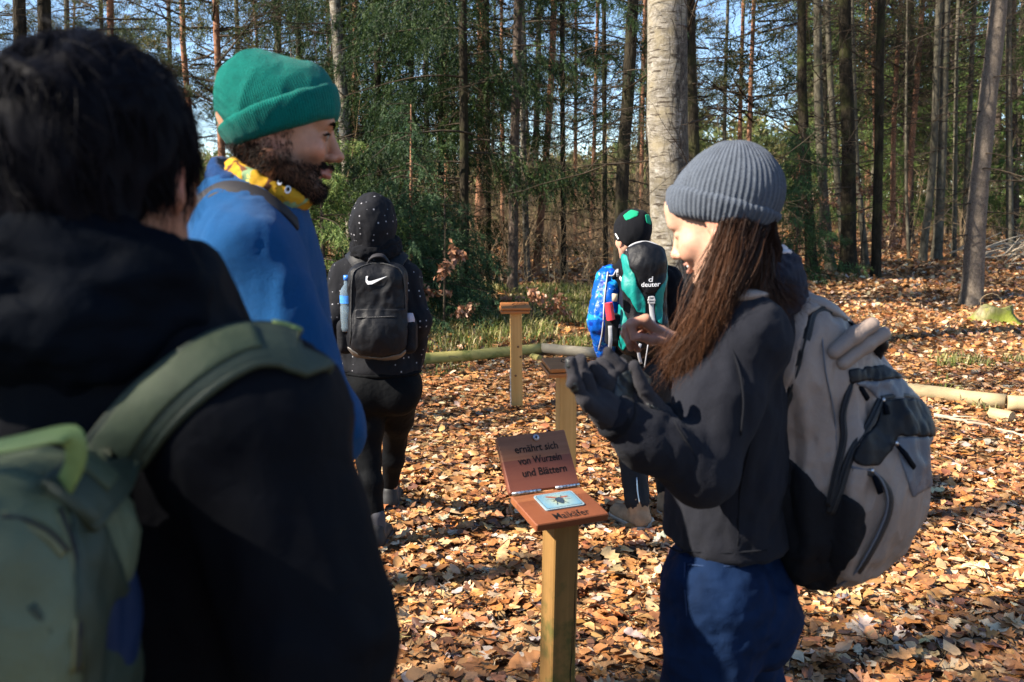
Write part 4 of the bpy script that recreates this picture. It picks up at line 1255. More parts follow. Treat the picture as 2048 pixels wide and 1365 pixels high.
side_tree('spruce_tree', -12.0, 8.8, .16, BS, 'unseen far left spruce added level with the border logs for dappled shade', ('deadspruce', 0), 1.0, crot=.3)
# ---------------------------------------------------------------- modelling people
def hframe(fwd, roll=0.0):
    """columns: right, forward, up"""
    f = nrm(fwd); r = nrm(np.cross(f, [0, 0, 1.0])); u = np.cross(r, f)
    c, s = math.cos(roll), math.sin(roll)
    return np.stack([r * c + u * s, f, u * c - r * s], 1)
def head_sdf(S, O, Mh, s=1.0, smile=0.0, nose=1.0, jaw=1.0, closed=False, ears=True, cheek=1.0):
    P = lambda x, y, z: O + Mh @ (np.array([x, y, z]) * s)
    E = lambda c, r, k=.02, op='+': S.ell(P(*c), np.array(r) * s, Mh, k * s, op)
    Cp = lambda a, b, ra, rb, k=.012, op='+': S.cap(P(*a), P(*b), ra * s, rb * s, k * s, op)
    E((0, -.022, .030), (.073, .094, .088))
    E((0, .025, -.025), (.060, .064, .085), .03)
    for sx in (-1, 1):
        Cp((sx * .052, -.008, -.050), (sx * .022, .062, -.100), .020 * jaw, .018 * jaw, .035)
        E((sx * .038, .058, -.028), (.024 * cheek, .024 * cheek, .022 * cheek), .022)             # cheekbone
        if smile > 0: E((sx * .036, .070, -.042), (.018, .018, .017), .014)
    E((0, .070, -.098), (.021, .020, .018), .022)                         # chin
    Cp((-.034, .079, .020), (.034, .079, .020), .011, .011, .018)         # brow
    E((0, .070, .050), (.050, .026, .034), .03)                           # forehead
    for sx in (-1, 1): E((sx * .031, .092, -.001), (.015, .012, .009), .012, '-')
    for sx in (-1, 1):
        E((sx * .031, .0755, -.001), (.0135, .0125, .0115), .004)         # lids over the eyeball
    Cp((0, .086, .012), (0, .106, -.030), .0075 * nose, .0095 * nose, .010)
    E((0, .108, -.034), (.0105 * nose, .0115 * nose, .0095), .008)
    for sx in (-1, 1): E((sx * .0125, .096, -.039), (.0075, .010, .0075), .007)
    for sx in (-1, 1): E((sx * .006, .101, -.0465), (.0032, .005, .004), .003, '-')
    w = .024 + .006 * smile
    for sx in (-1, 1):
        Cp((0, .0945, -.0600), (sx * w, .079 - .004 * smile, -.0645 + .006 * smile), .0062, .0030, .006)
        Cp((0, .0925, -.0725 - .004 * smile), (sx * w, .079 - .004 * smile, -.0665 + .006 * smile), .0072, .0030, .006)
    E((0, .0965, -.0660), (w * .9, .008, .0016 + .0045 * smile), .003, '-')  # mouth line
    E((0, .084, -.083), (.022, .010, .004), .010, '-')
    for sx in ((-1, 1) if ears else ()):                                   # ears
        E((sx * .077, -.010, -.010), (.0085, .019, .032), .008)
        E((sx * .0865, -.006, -.006), (.005, .010, .017), .006, '-')
        E((sx * .078, -.004, -.035), (.006, .009, .010), .008)
def head_cols(V, O, Mh, s, skin, lip, stubble=None, smile=0.0):
    L = ((V - O) @ Mh) / s
    C = np.tile(np.array(skin), (len(V), 1))
    def g(c, r):
        return np.exp(-(((L - np.array(c)) / np.array(r)) ** 2).sum(1))
    inface = (L[:, 1] > -.04) & (np.abs(L[:, 2]) < .14) & (np.abs(L[:, 0]) < .12)
    red = np.array([1.12, .80, .76])
    k = np.zeros(len(V))
    for sx in (-1, 1): k = np.maximum(k, .75 * g((sx * .042, .07, -.035), (.022, .035, .020))); k = np.maximum(k, g((sx * .08, -.01, -.01), (.012, .03, .04)))
    k = np.maximum(k, .8 * g((0, .108, -.036), (.016, .016, .014)))
    k = np.where(inface, k, 0)[:, None]
    C = C * (1 - k) + C * red * k
    lk = np.zeros(len(V))
    for zz, rr in ((-.0605, .0055), (-.0725 - .004 * smile, .0068)):
        lk = np.maximum(lk, np.clip(1.5 * np.exp(-((L[:, 2] - zz - 1.5 * L[:, 0] ** 2) / rr) ** 4) * (np.abs(L[:, 0]) < .026 + .006 * smile) * (L[:, 1] > .078), 0, 1))
    lk = np.where(inface, np.clip(lk, 0, 1), 0)[:, None]
    C = C * (1 - lk) + np.array(lip) * lk
    # eye line / lashes
    ek = np.zeros(len(V))
    for sx in (-1, 1): ek = np.maximum(ek, np.exp(-(((L[:, 0] - sx * .031) / .014) ** 4 + ((L[:, 2] + .004 + 6 * (np.abs(L[:, 0]) - .031) ** 2) / .0016) ** 2)) * (L[:, 1] > .065))
    C = C * (1 - .75 * np.where(inface, ek, 0)[:, None])
    if stubble is not None:
        st = sstep(-.030, -.050, L[:, 2]) * sstep(-.012, .015, L[:, 1]) * (1 - lk[:, 0]) * inface
        mo = np.exp(-((L[:, 2] + .052) / .006) ** 2) * (np.abs(L[:, 0]) < .03) * (L[:, 1] > .07)
        st = np.clip(np.maximum(st, mo) * .8, 0, 1)[:, None]
        C = C * (1 - st) + np.array(stubble) * st
    return C
def hand_sdf(S, wrist, palm_end, across, fingers, thumb, r=.0088, palm_t=.014, k=.008):
    """palm between wrist and palm_end, `across` = half-width vector; fingers: list of point lists; thumb: point list"""
    S.cap(wrist, palm_end * .5 + wrist * .5, .024, .02, .015)
    for t in (-1, -.33, .33, 1):
        S.cap(wrist + across * t * .5, palm_end + across * t, palm_t * .95, palm_t * .85, .014)
    for f, sc in fingers:
        n = len(f); rr = [r * sc * (1.08 - .22 * i / (n - 1)) for i in range(n)]
        S.chain(f, rr, k * .7)
        for i in range(1, n - 1): S.ell(f[i], np.full(3, rr[i] * 1.12), None, .004)
    n = len(thumb); S.chain(thumb, [r * 1.25, r * 1.15, r * .98][:n], k)

def body_sdf(J, shrink=0.012, sex='m', hands=True):
    """one continuous figure: torso, limbs, neck, feet; J holds world positions"""
    S = SDF(); q = shrink
    b = 1.0 if sex == 'm' else .9
    pel, che, nck = J['pelvis'], J['chest'], J['neck']
    fw = J['fwd']; Mt = np.stack([np.cross(fw, [0, 0, 1.0]), fw, [0, 0, 1.0]], 1)
    S.ell(che, (.165 * b - q, .115 * b - q, .20 - q), Mt, .05)
    S.ell((che + pel) / 2, (.145 * b - q, .10 * b - q, .17), Mt, .05)
    S.ell(pel, (.165 - q, .115 - q, .13 - q), Mt, .05)
    S.cap(J['neckb'], nck, .056 * b, .052 * b, .03)
    for s in ('l', 'r'):
        S.cap(che * .35 + J['sh_' + s] * .65 + np.array([0, 0, .02]), J['neckb'], .045 * b, .05 * b, .05)
        S.chain([J['sh_' + s], J['el_' + s], J['wr_' + s]], [.052 * b, .040 * b, .026 * b], .025)
        if hands and J.get('hand_' + s) is None:
            d = nrm(J['wr_' + s] - J['el_' + s]); a = nrm(np.cross(d, fw)) if abs(np.dot(d, fw)) < .9 else np.array([0, 0, 1.0])
            w0 = J['wr_' + s]; pe = w0 + d * .085
            ac = nrm(fw - d * np.dot(fw, d)) * .028
            side = nrm(np.cross(d, ac)); side = side if np.dot(side, pel - w0) > 0 else -side
            F = []
            for t, Lf in ((-1, .060), (-.33, .076), (.33, .080), (1, .070)):
                p = pe + ac * t; F.append(([p, p + d * Lf * .5 + side * .008, p + d * Lf * .85 + side * .03], 1.0))
            hand_sdf(S, w0, pe, ac, F, [w0 + d * .02 + ac * .7, w0 + d * .055 + ac * 1.7, w0 + d * .09 + ac * 1.9])
        elif J.get('hand_' + s) is not None:
            hand_sdf(S, *J['hand_' + s])
        S.chain([J['hip_' + s], J['kn_' + s], J['an_' + s]], [.088 * b - q * .3, .056 * b, .038 * b], .03)
        an, tf = J['an_' + s], J['toe_' + s]
        S.cap(an - np.array([0, 0, .03]), tf, .034, .026, .025)
        S.ell(an - np.array([0, 0, .045]), (.034, .034, .035), None, .02)
    return S
def stand(J, s, ank, knee, toe_dir):
    """foot flat on the ground under ankle position ank (x,y)"""
    z = float(gh(ank[0], ank[1]))
    J['an_' + s] = np.array([ank[0], ank[1], z + .095]); J['kn_' + s] = np.array(knee, float)
    d = nrm([toe_dir[0], toe_dir[1], 0])
    t = J['an_' + s] + d * .15; t[2] = z + .035; J['toe_' + s] = t
def normals(V, Q):
    n = np.zeros_like(V)
    a = V[Q[:, 2]] - V[Q[:, 0]]; b = V[Q[:, 3]] - V[Q[:, 1]] if Q.shape[1] == 4 else V[Q[:, 1]] - V[Q[:, 0]]
    fn = np.cross(a, b)
    for i in range(Q.shape[1]): np.add.at(n, Q[:, i], fn)
    return n / (np.linalg.norm(n, axis=1, keepdims=True) + 1e-12)
def smooth_v(V, Q, it=1, lam=.5):
    for _ in range(it):
        A = np.zeros_like(V); c = np.zeros(len(V))
        for i in range(4):
            j = (i + 1) % 4
            np.add.at(A, Q[:, i], V[Q[:, j]]); np.add.at(A, Q[:, j], V[Q[:, i]]); np.add.at(c, Q[:, i], 1); np.add.at(c, Q[:, j], 1)
        V = V + lam * (A / np.maximum(c, 1)[:, None] - V)
    return V
def cloth_folds(V, Q, amp, scale, seed, stretch=(1, 1, .45), ridged=True):
    N = normals(V, Q)
    W0 = V * np.array(stretch)
    n = fbm(W0 + .15 * np.stack([noise3(V, scale * .6, seed + 5), noise3(V, scale * .6, seed + 6), noise3(V, scale * .6, seed + 7)], 1) / scale * 3, scale, seed, 3)
    if ridged: n = 1 - 2 * np.abs(n)
    return V + N * (amp * n)[:, None]
def wear(name, S, mat, parent, res=.008, folds=None, fine=None, label=None, seed=1, cut=None, smooth=1, stretch=(1, 1, .45)):
    V, Q = S.mesh(res, fine)
    if cut is not None:
        V, Q = sub(V, Q, cut(V[Q].mean(1)))
    if smooth: V = smooth_v(V, Q, smooth, .4)
    if folds:
        for k, (a, sc) in enumerate(folds): V = cloth_folds(V, Q, a, sc, seed + 11 * k, stretch)
    o = link(name, mesh_np(name, V, Q), mat, parent)
    if label: o['label'] = label
    return o
def sub(V, Q, mask):
    q = Q[mask]; u, inv = np.unique(q, return_inverse=True)
    return V[u], inv.reshape(q.shape)
def strands(P, width, cols, name, mat, parent, tip=0.0):
    """P (n,m,3) polylines -> thin ribbons, tapering, facing outward-ish"""
    n, m, _ = P.shape
    T = np.gradient(P, axis=1); T /= np.linalg.norm(T, axis=2, keepdims=True) + 1e-9
    a = rng.standard_normal((n, 1, 3)); s = np.cross(T, a); s /= np.linalg.norm(s, axis=2, keepdims=True) + 1e-9
    w = width * (1 - .75 * np.linspace(0, 1, m) ** 2)[None, :, None] * rng.uniform(.6, 1.3, (n, 1, 1))
    V = np.stack([P - s * w * .5, P + s * w * .5], 2).reshape(-1, 3)
    b = (np.arange(n) * m * 2)[:, None, None]; i = np.arange(m - 1)[None, :, None] * 2
    Q = (np.array([0, 1, 3, 2])[None, None] + i + b).reshape(-1, 4)
    C = np.repeat(np.asarray(cols), m * 2, 0) if np.ndim(cols) == 2 else np.repeat(np.stack([cols] * 3, 1), m * 2, 0)
    if tip:  # sunlit ends and shaded roots put into the strand colour
        u = np.repeat(np.tile(np.linspace(0, 1, m), n), 2)[:, None]; C = np.clip(C * (1 - tip + tip * u * 1.6), 0, 1)
    o = link(name, mesh_np(name, V, Q, cols=C), mat, parent)
    o['kind'] = 'stuff'
    return o
def in_poly(p, poly):
    x, y = p[:, 0], p[:, 1]; c = np.zeros(len(p), bool); n = len(poly)
    for i in range(n):
        x0, y0 = poly[i]; x1, y1 = poly[(i + 1) % n]
        if y0 == y1: continue
        c ^= ((y0 > y) != (y1 > y)) & (x < (x1 - x0) * (y - y0) / (y1 - y0) + x0)
    return c
def panel(name, V, Q, poly, mat, parent, lift=.003, smooth_edge=True, N=None, label=None, facing=True):
    """a cloth panel sewn onto a modelled surface: the faces seen inside a pixel outline, lifted a little and given a rim"""
    N = normals(V, Q) if N is None else N
    c = V[Q].mean(1); fnn = N[Q].mean(1)
    view = c - np.array([0, 0, CAM_H])
    m = in_poly(to_px(c)[:, :2], poly)
    if facing: m &= (np.einsum('ij,ij->i', fnn, view) < 0.02 * np.linalg.norm(view, axis=1))
    if not m.any(): return None
    q = Q[m]; u, inv = np.unique(q, return_inverse=True); q = inv.reshape(q.shape)
    v = V[u] + N[u] * lift
    # rim
    e = {}
    for f in q:
        for i in range(4):
            a, b = int(f[i]), int(f[(i + 1) % 4])
            if (b, a) in e: del e[(b, a)]
            else: e[(a, b)] = 1
    # even out the stair-stepped border
    bd = {}
    for a, b in e: bd.setdefault(a, []).append(b); bd.setdefault(b, []).append(a)
    for _ in range(3):
        nv = v.copy()
        for a, nb in bd.items(): nv[a] = .5 * v[a] + .5 * v[nb].mean(0)
        v = nv
    n0 = len(v); low = v - N[u] * (lift + .004)
    keys = {a: i for i, a in enumerate(bd)}
    v2 = np.concatenate([v, low[list(keys)]]) if keys else v
    rim = np.array([(b, a, n0 + keys[a], n0 + keys[b]) for a, b in e]) if e else np.zeros((0, 4), int)
    o = link(name, mesh_np(name, v2, [q, rim] if len(rim) else q), mat, parent)
    if label: o['label'] = label
    return o
def decal(name, S, poly2d, mat, parent, y0=.3, off=.0025):
    """a flat printed mark (pixel outlines) laid onto a surface"""
    me = bpy.data.meshes.new(name); bmv = []
    import bmesh
    bm = bmesh.new()
    for poly in poly2d:
        vs = []
        for a, b in poly:
            p = S.hit(a, b, y0); vs.append(bm.verts.new(Vector(p + S.grad(p)[0] * off)))
        try: bm.faces.new(vs)
        except ValueError: pass
    bmesh.ops.triangulate(bm, faces=bm.faces[:])
    bm.to_mesh(me); bm.free()
    return link(name, me, mat, parent)
def text_mesh(body, size, bold=False, extrude=0.0, space=1.0, shear=0.0):
    cu = bpy.data.curves.new('lettering', 'FONT'); cu.body = body; cu.size = size; cu.align_x = 'CENTER'
    cu.extrude = extrude; cu.space_character = space; cu.shear = shear
    if bold: cu.offset = size * .013
    o = bpy.data.objects.new('lettering', cu); COL.objects.link(o)
    dg = bpy.context.evaluated_depsgraph_get(); dg.update()
    me = bpy.data.meshes.new_from_object(o.evaluated_get(dg))
    bpy.data.objects.remove(o); bpy.data.curves.remove(cu)
    me.materials.clear()
    return me
# ---------------------------------------------------------------- bearded man in the green beanie
def px_plane(S, a, b, Ya, keep_above=True, k=.006, tilt=(0, 1, 0)):
    """cut a shape along the pixel line a-b (taken at depth Ya), keeping what lies above (or below) it"""
    p, q = W(a[0], a[1], Ya), W(b[0], b[1], Ya)
    n = nrm(np.cross(q - p, np.asarray(tilt, float)))
    if n[2] < 0: n = -n
    return S.plane(p, -n if keep_above else n, k)
def eyeball(O, Mh, s, sx, parent, iris=(.06, .03, .015), r=.0108, fwd=.0787):
    c = O + Mh @ (np.array([sx * .031, fwd, -.001]) * s)
    a = np.linspace(0, np.pi, 13); b = np.linspace(0, 2 * np.pi, 18, endpoint=False)
    V = np.array([[math.sin(i) * math.cos(j), math.cos(i), math.sin(i) * math.sin(j)] for i in a for j in b])
    ang = np.repeat(a, 18)
    C = np.where((ang < .48)[:, None], np.array([iris]), np.array([[.20, .17, .155]])); C[ang < .22] = (.004, .004, .004)
    V = c + (V @ Mh.T) * r * s
    F = [(i * 18 + j, i * 18 + (j + 1) % 18, (i + 1) * 18 + (j + 1) % 18, (i + 1) * 18 + j) for i in range(12) for j in range(18)]
    me = mesh_np('eye', V, F, cols=C)
    t = M.get('eye')
    if t is None:
        q = NT('eyeball').set(Roughness=.12); q.col(q.attr()); t = M['eye'] = q.m
    return link('eye', me, t, parent)

def man():
    O = W(559, 262, 1.7); Mh = hframe((math.cos(R(14)), math.sin(R(14)), -.12)); s = 1.0
    fw = nrm([.95, .25, 0])
    J = dict(fwd=fw, pelvis=W(505, 1090, 1.8), chest=W(505, 600, 1.75), neckb=W(512, 430, 1.74), neck=W(540, 320, 1.71),
             sh_r=W(498, 500, 1.57), el_r=W(648, 850, 1.50), wr_r=W(575, 1010, 1.62), sh_l=W(520, 500, 1.94), el_l=W(560, 850, 2.05), wr_l=W(590, 1000, 1.95),
             hip_r=W(505, 1170, 1.72), hip_l=W(525, 1160, 1.90))
    stand(J, 'r', (J['hip_r'][0], 1.70), (J['hip_r'][0] + .02, 1.70, .52), (1, .3)); stand(J, 'l', (J['hip_l'][0] + .05, 1.95), (J['hip_l'][0] + .04, 1.93, .52), (1, .4))
    root = empty('person', (J['pelvis'][0], 1.8, float(gh(J['pelvis'][0], 1.8))), 0, 'bearded man in green beanie and blue fleece, in profile facing right', 'person', 'visitors on the forest trail')
    S = body_sdf(J); head_sdf(S, O, Mh, s, jaw=.92, nose=1.15, ears=False, cheek=.86, smile=-.35)
    V, Q = S.mesh(.011, (O - np.array([.11, .12, .15]), O + np.array([.125, .12, .13]), .0026))
    L = (V - O) @ Mh
    C = head_cols(V, O, Mh, s, (.40, .20, .12), (.32, .115, .085), (.085, .048, .032))
    link('body', mesh_np('body', V, Q, cols=C), M['skin'], root)
    eyeball(O, Mh, s, 1, root); eyeball(O, Mh, s, -1, root)
    # upper lids and brows
    P = lambda x, y, z: O + Mh @ np.array([x, y, z])
    r = np.random.default_rng(3)
    st = []
    for sx in (-1, 1):
        for _ in range(190):
            t = r.random(); x = sx * (.012 + .034 * t); z = .0165 + .006 * math.sin(t * 2.4) + r.normal(0, .0018)
            p = P(x, .115, z); 
            for _k in range(14): p = p - Mh[:, 1] * max(float(S(p[None])[0]), 0) * .9
            d = Mh @ nrm([sx * .8, .45, .35 - .7 * t]) * .008
            st.append(np.stack([p, p + d * .5 + Mh[:, 1] * .001, p + d]))
    for sx in (-1, 1):
        for _ in range(160):
            t = r.random(); x = sx * (.019 + .026 * t); z = .0055 - .35 * (abs(x) - .031) ** 2 / .012 + r.normal(0, .0007)
            p = P(x, .115, z)
            for _k in range(14): p = p - Mh[:, 1] * max(float(S(p[None])[0]), 0) * .9
            d = Mh @ nrm([sx * .3, 1.0, -.5]) * .0065; st.append(np.stack([p, p + d * .5, p + d + Mh[:, 2] * .001]))
    # beard and hair at the nape and temple, standing on the skin
    hv = np.arange(len(V)); dn = Mh @ np.array([0, .25, -1.0])
    side = np.abs(L[:, 0])
    mo = (np.abs(L[:, 2] + .0525) < .0045) & (side < .032) & (L[:, 1] > .075)
    jawm = (L[:, 2] < -.050 - .25 * np.maximum(.05 - L[:, 1], -.02) * 0) & (L[:, 2] > -.128) & (L[:, 1] > -.004) & ~((np.abs(L[:, 2] + .068) < .0125) & (side < .026) & (L[:, 1] > .074)) & (L[:, 2] < -.040 - .35 * np.clip(L[:, 1] - .02, 0, .04))
    burn = (L[:, 1] > -.06) & (L[:, 1] < .024) & (L[:, 2] < .035) & (L[:, 2] > -.06) & (side > .045)
    nape = (L[:, 1] < .0) & (L[:, 2] > -.075) & (L[:, 2] < -.030)
    N = normals(V, Q)
    for m, cnt, ln in ((jawm, 6500, .0095), (mo, 900, .008), (burn, 2600, .011), (nape, 2600, .014)):
        ii = np.where(m & (np.linalg.norm(L, axis=1) < .17))[0]
        if not len(ii): continue
        pick = r.choice(ii, cnt)
        base = V[pick] + r.normal(0, .0016, (cnt, 3))
        d = N[pick] * .55 + (dn if m is not nape else Mh @ np.array([0, -.5, -1.0])) + r.normal(0, .35, (cnt, 3)); d /= np.linalg.norm(d, axis=1, keepdims=True)
        ln_ = ln * r.uniform(.5, 1.2, cnt)[:, None]
        for i in range(cnt): pass
        st += list(np.stack([base - N[pick] * .001, base + (N[pick] * .4 + d * .6) * ln_ * .55, base + d * ln_], 1))
    st = np.array(st)
    strands(st, .0009, r.random(len(st)) ** 2, 'beard', M['beard'], root)
    # beanie
    Hc = P(0, -.015, .036)
    D = SDF().ell(Hc, (.087, .102, .093), Mh, .02).ell(W(504, 170, 1.71), (.056, .060, .056), None, .045).ell(P(0, .045, .06), (.06, .045, .06), Mh, .05)
    hat = D.copy(); px_plane(hat, (438, 290), (668, 222), 1.7)
    ax = Mh[:, 2] * .93 - Mh[:, 1] * .36
    Hm = np.stack([nrm(np.cross(Mh[:, 1], ax)), nrm(np.cross(ax, np.cross(Mh[:, 1], ax))), nrm(ax)], 1)
    gm = hatknit('green_beanie_knit', (.001, .112, .090), Hc, Hm, 130, .8, 1.7)
    V1, Q1 = hat.mesh(.004); V1 = cloth_folds(V1, Q1, .0022, 14, 4)
    link('beanie', mesh_np('beanie', V1, Q1), gm, root)
    cuff = SDF().fn(lambda q: D(q) - .0062, tuple(np.array(b) + np.array([-.01, .01])[i] for i, b in enumerate(D.bounds())), .006)
    px_plane(cuff, (440, 311), (668, 240), 1.7, True, .010); px_plane(cuff, (440, 259), (655, 170), 1.7, False, .012)
    V2, Q2 = cuff.mesh(.004); V2 = cloth_folds(V2, Q2, .0014, 20, 9)
    o = link('beanie_cuff', mesh_np('beanie_cuff', V2, Q2), gm, root)
    # printed neck gaiter
    G = SDF().cap(W(505, 385, 1.72), W(545, 352, 1.71), .073, .076, .02).ell(W(566, 378, 1.70), (.058, .062, .042), None, .03)
    px_plane(G, (440, 300), (625, 395), 1.7, False, .012)
    Vg, Qg = G.mesh(.0045); Vg = cloth_folds(Vg, Qg, .004, 22, 5, (1, 1, 1.4))
    link('neck_gaiter', mesh_np('neck_gaiter', Vg, Qg), M['gaiter'], root)
    # round white print on the gaiter
    for (a, b, rr) in ((536, 341, 6), (548, 346, 6), (558, 368, 5), (574, 381, 6)):
        for q, mm in ((rr, M['white']), (rr * .5, M['ink'])):
            poly = [(a + q * math.cos(t), b + q * math.sin(t)) for t in np.linspace(0, 6.283, 12, endpoint=False)]
            try: decal('printed_dot', G, [poly], mm, root, 1.2, .004 if q == rr else .0052)
            except Exception: pass
    # fleece
    T = SDF()
    Mt = np.stack([np.cross(fw, [0, 0, 1.0]), fw, [0, 0, 1.0]], 1)
    T.ell(W(508, 600, 1.75), (.20, .140, .26), Mt, .05).ell(W(520, 820, 1.76), (.19, .150, .24), Mt, .06).ell(W(510, 1020, 1.78), (.19, .14, .20), Mt, .05)
    T.cap(J['sh_r'] + [0, 0, -.015], W(495, 440, 1.70), .074, .085, .05).cap(J['sh_l'] + [0, 0, -.015], W(505, 440, 1.78), .074, .085, .05)
    T.chain([J['sh_r'] + [0, 0, -.01], J['el_r'], J['wr_r']], [.082, .066, .050], .03).chain([J['sh_l'], J['el_l'], J['wr_l']], [.078, .06, .048], .03)
    T.plane(W(505, 1180, 1.78), (0, 0, -1), .02)
    def fl(V, Q): return V
    o = wear('fleece_jacket', T, M['blue_fleece'], root, .009, [(.006, 7), (.003, 16)], seed=3)
    K = SDF().cap(W(500, 450, 1.73), W(505, 365, 1.72), .098, .082, .02)
    px_plane(K, (425, 303), (610, 452), 1.72, False, .012)
    wear('collar', K, M['blue_fleece_dark'], root, .006, [(.004, 18)], seed=8, stretch=(1, 1, 1.5))
    # trousers, shoes
    B = SDF().ell(J['pelvis'], (.18, .13, .15), Mt, .04)
    for q in 'rl': B.chain([J['hip_' + q], J['kn_' + q], J['an_' + q] + [0, 0, .0]], [.105, .075, .062], .03)
    wear('trousers', B, M['grey_trousers'], root, .012, [(.006, 8)], seed=5)
    for q in 'rl':
        F = SDF().cap(J['an_' + q] - [0, 0, .05], J['toe_' + q], .046, .036, .02).cap(J['an_' + q], J['an_' + q] - [0, 0, .05], .046, .046)
        F.plane((0, 0, float(gh(*J['an_' + q][:2])) + .001), (0, 0, -1), .004)
        wear('shoe', F, M['shoe_black'], root, .007)
    # dark strap over the shoulder
    P0, N0 = T.drape([(378, 440), (398, 408), (440, 381), (485, 381), (530, 398), (566, 424), (590, 450)], 26, 1.2, .004)
    MBs = MB(); MBs.add(*strap_arrays(P0, N0, .034, .006))
    st_ = MBs.build('bag_strap', M['strap_black'], None, True)
    tag(st_, 'dark grey bag strap over the shoulder of the blue fleece', 'bag strap')
    return T
T_MAN = man()
# ---------------------------------------------------------------- laughing woman in the grey beanie, gloves, backpack
def woman():
    s = 1.0
    Y0 = 1.8
    Mh = hframe((-.80, .44, -.37)); O = W(1440, 440, Y0)
    fw = nrm([-1, .08, 0])
    J = dict(fwd=fw, pelvis=W(1455, 1170, 1.86), chest=W(1450, 800, 1.84), neckb=W(1505, 640, 1.83), neck=W(1470, 545, 1.81),
             sh_l=W(1490, 676, 1.69), el_l=W(1402, 935, 1.60), wr_l=W(1216, 824, 1.525), sh_r=W(1455, 700, 2.0), el_r=W(1420, 850, 2.06), wr_r=W(1348, 690, 1.98),
             hip_l=W(1430, 1190, 1.76), hip_r=W(1478, 1190, 1.95))
    stand(J, 'l', (J['hip_l'][0] - .03, 1.72), (J['hip_l'][0] - .03, 1.72, .47), (-1, -.1)); stand(J, 'r', (J['hip_r'][0] + .08, 2.02), (J['hip_r'][0] + .04, 2.0, .47), (-1, .2))
    # gloved left hand, bare right hand
    Yg = 1.5
    g = lambda a, b, y=Yg: W(a, b, y)
    ac = (g(1167, 800, 1.480) - g(1208, 780, 1.555)) * .5
    pe = (g(1167, 800, 1.480) + g(1208, 780, 1.555)) * .5
    left = (J['wr_l'], pe, ac,
            [([g(1208, 782, 1.555), g(1206, 760, 1.585), g(1212, 745, 1.61)], 1.0), ([g(1197, 786, 1.53), g(1186, 760, 1.55), g(1188, 742, 1.57)], 1.05),
             ([g(1184, 790, 1.505), g(1167, 752, 1.51), g(1162, 720, 1.515)], 1.22), ([g(1168, 800, 1.480), g(1147, 762, 1.476), g(1140, 724, 1.482)], 1.08)],
            [g(1232, 805, 1.545), g(1245, 785, 1.60), g(1240, 770, 1.63)], .0062, .009)
    J['hand_l'] = left
    q = lambda a, b, y: W(a, b, y)
    Yr = 1.97
    ac2 = (q(1270, 668, 1.93) - q(1298, 636, 2.0)) * .5; pe2 = (q(1270, 668, 1.93) + q(1298, 636, 2.0)) * .5
    J['hand_r'] = (J['wr_r'], q(1296, 650, 1.97), (q(1290, 640, 1.93) - q(1302, 655, 2.01)) * .5,
                   [([q(1292, 638, 1.930), q(1262, 648, 1.920), q(1268, 676, 1.918)], 1.12),
                    ([q(1286, 642, 1.952), q(1253, 656, 1.945), q(1258, 686, 1.940)], 1.12),
                    ([q(1288, 648, 1.975), q(1250, 668, 1.968), q(1262, 696, 1.962)], 1.06),
                    ([q(1292, 658, 1.995), q(1258, 680, 1.99), q(1276, 700, 1.985)], .95)],
                   [q(1328, 682, 1.94), q(1302, 680, 1.925), q(1280, 674, 1.915)])
    root = empty('person', (J['pelvis'][0], 1.86, float(gh(J['pelvis'][0], 1.86))), 0, 'laughing long haired woman in grey ribbed beanie, looking down to the left', 'person', 'visitors on the forest trail')
    S = body_sdf(J, sex='f'); head_sdf(S, O, Mh, s, smile=.7, nose=1.0, jaw=.92)
    V, Q = S.mesh(.011, (W(1240, 690, 1.90) - [0, 0, .04], O + np.array([.12, .13, .13]), .0028))
    C = head_cols(V, O, Mh, s, (.50, .30, .205), (.45, .225, .165), None, .7)
    # reddened knuckles of the bare hand
    hd = np.linalg.norm(V - W(1275, 665, 1.95), axis=1)
    k = (np.exp(-(hd / .07) ** 2) * .8)[:, None]; C = C * (1 - k) + np.array([.40, .17, .11]) * k
    link('body', mesh_np('body', V, Q, cols=C), M['skin'], root)
    P = lambda x, y, z: O + Mh @ np.array([x, y, z])
    TE = SDF().ell(P(0, .0850, -.0650), (.022, .0085, .0058), Mh)
    wear('teeth', TE, plain('teeth', (.72, .69, .64), .25, .5, 0, .04), root, .002, smooth=0)
    # beanie
    Hc = P(0, -.024, .040)
    D = SDF().ell(Hc, (.090, .110, .092), Mh, .02).ell(P(0, -.05, .045), (.082, .082, .09), Mh, .03)
    ax = nrm(W(1462, 330, Y0) - W(1440, 450, Y0)); yv = nrm(np.cross(ax, [1, 0, 0])); Hm = np.stack([np.cross(yv, ax), yv, ax], 1)
    gm = hatknit('grey_ribbed_knit', (.078, .092, .115), Hc, Hm, 58, .85, 1.6)
    hat = D.copy(); px_plane(hat, (1330, 425), (1545, 470), Y0)
    def ribs(V, amp, n=58):
        L = (V - Hc) @ Hm; a = np.arctan2(L[:, 1], L[:, 0]); f = sstep(.012, .05, np.hypot(L[:, 0], L[:, 1]))
        d = (L * np.array([1, 1, .3])); d /= np.linalg.norm(d, axis=1, keepdims=True) + 1e-9
        return V + (d @ Hm.T) * (amp * f * np.cos(a * n))[:, None]
    V1, Q1 = hat.mesh(.0027); V1 = ribs(cloth_folds(V1, Q1, .002, 15, 2), .0013)
    link('beanie', mesh_np('beanie', V1, Q1), gm, root)
    cuff = SDF().fn(lambda p: D(p) - .0075, tuple(np.array(b) + np.array([-.012, .012])[i] for i, b in enumerate(D.bounds())), .006)
    px_plane(cuff, (1335, 429), (1545, 479), Y0, True, .014); px_plane(cuff, (1340, 367), (1545, 424), Y0, False, .014)
    V2, Q2 = cuff.mesh(.0027); V2 = ribs(cloth_folds(V2, Q2, .0016, 20, 3), .0014)
    link('beanie_cuff', mesh_np('beanie_cuff', V2, Q2), gm, root)
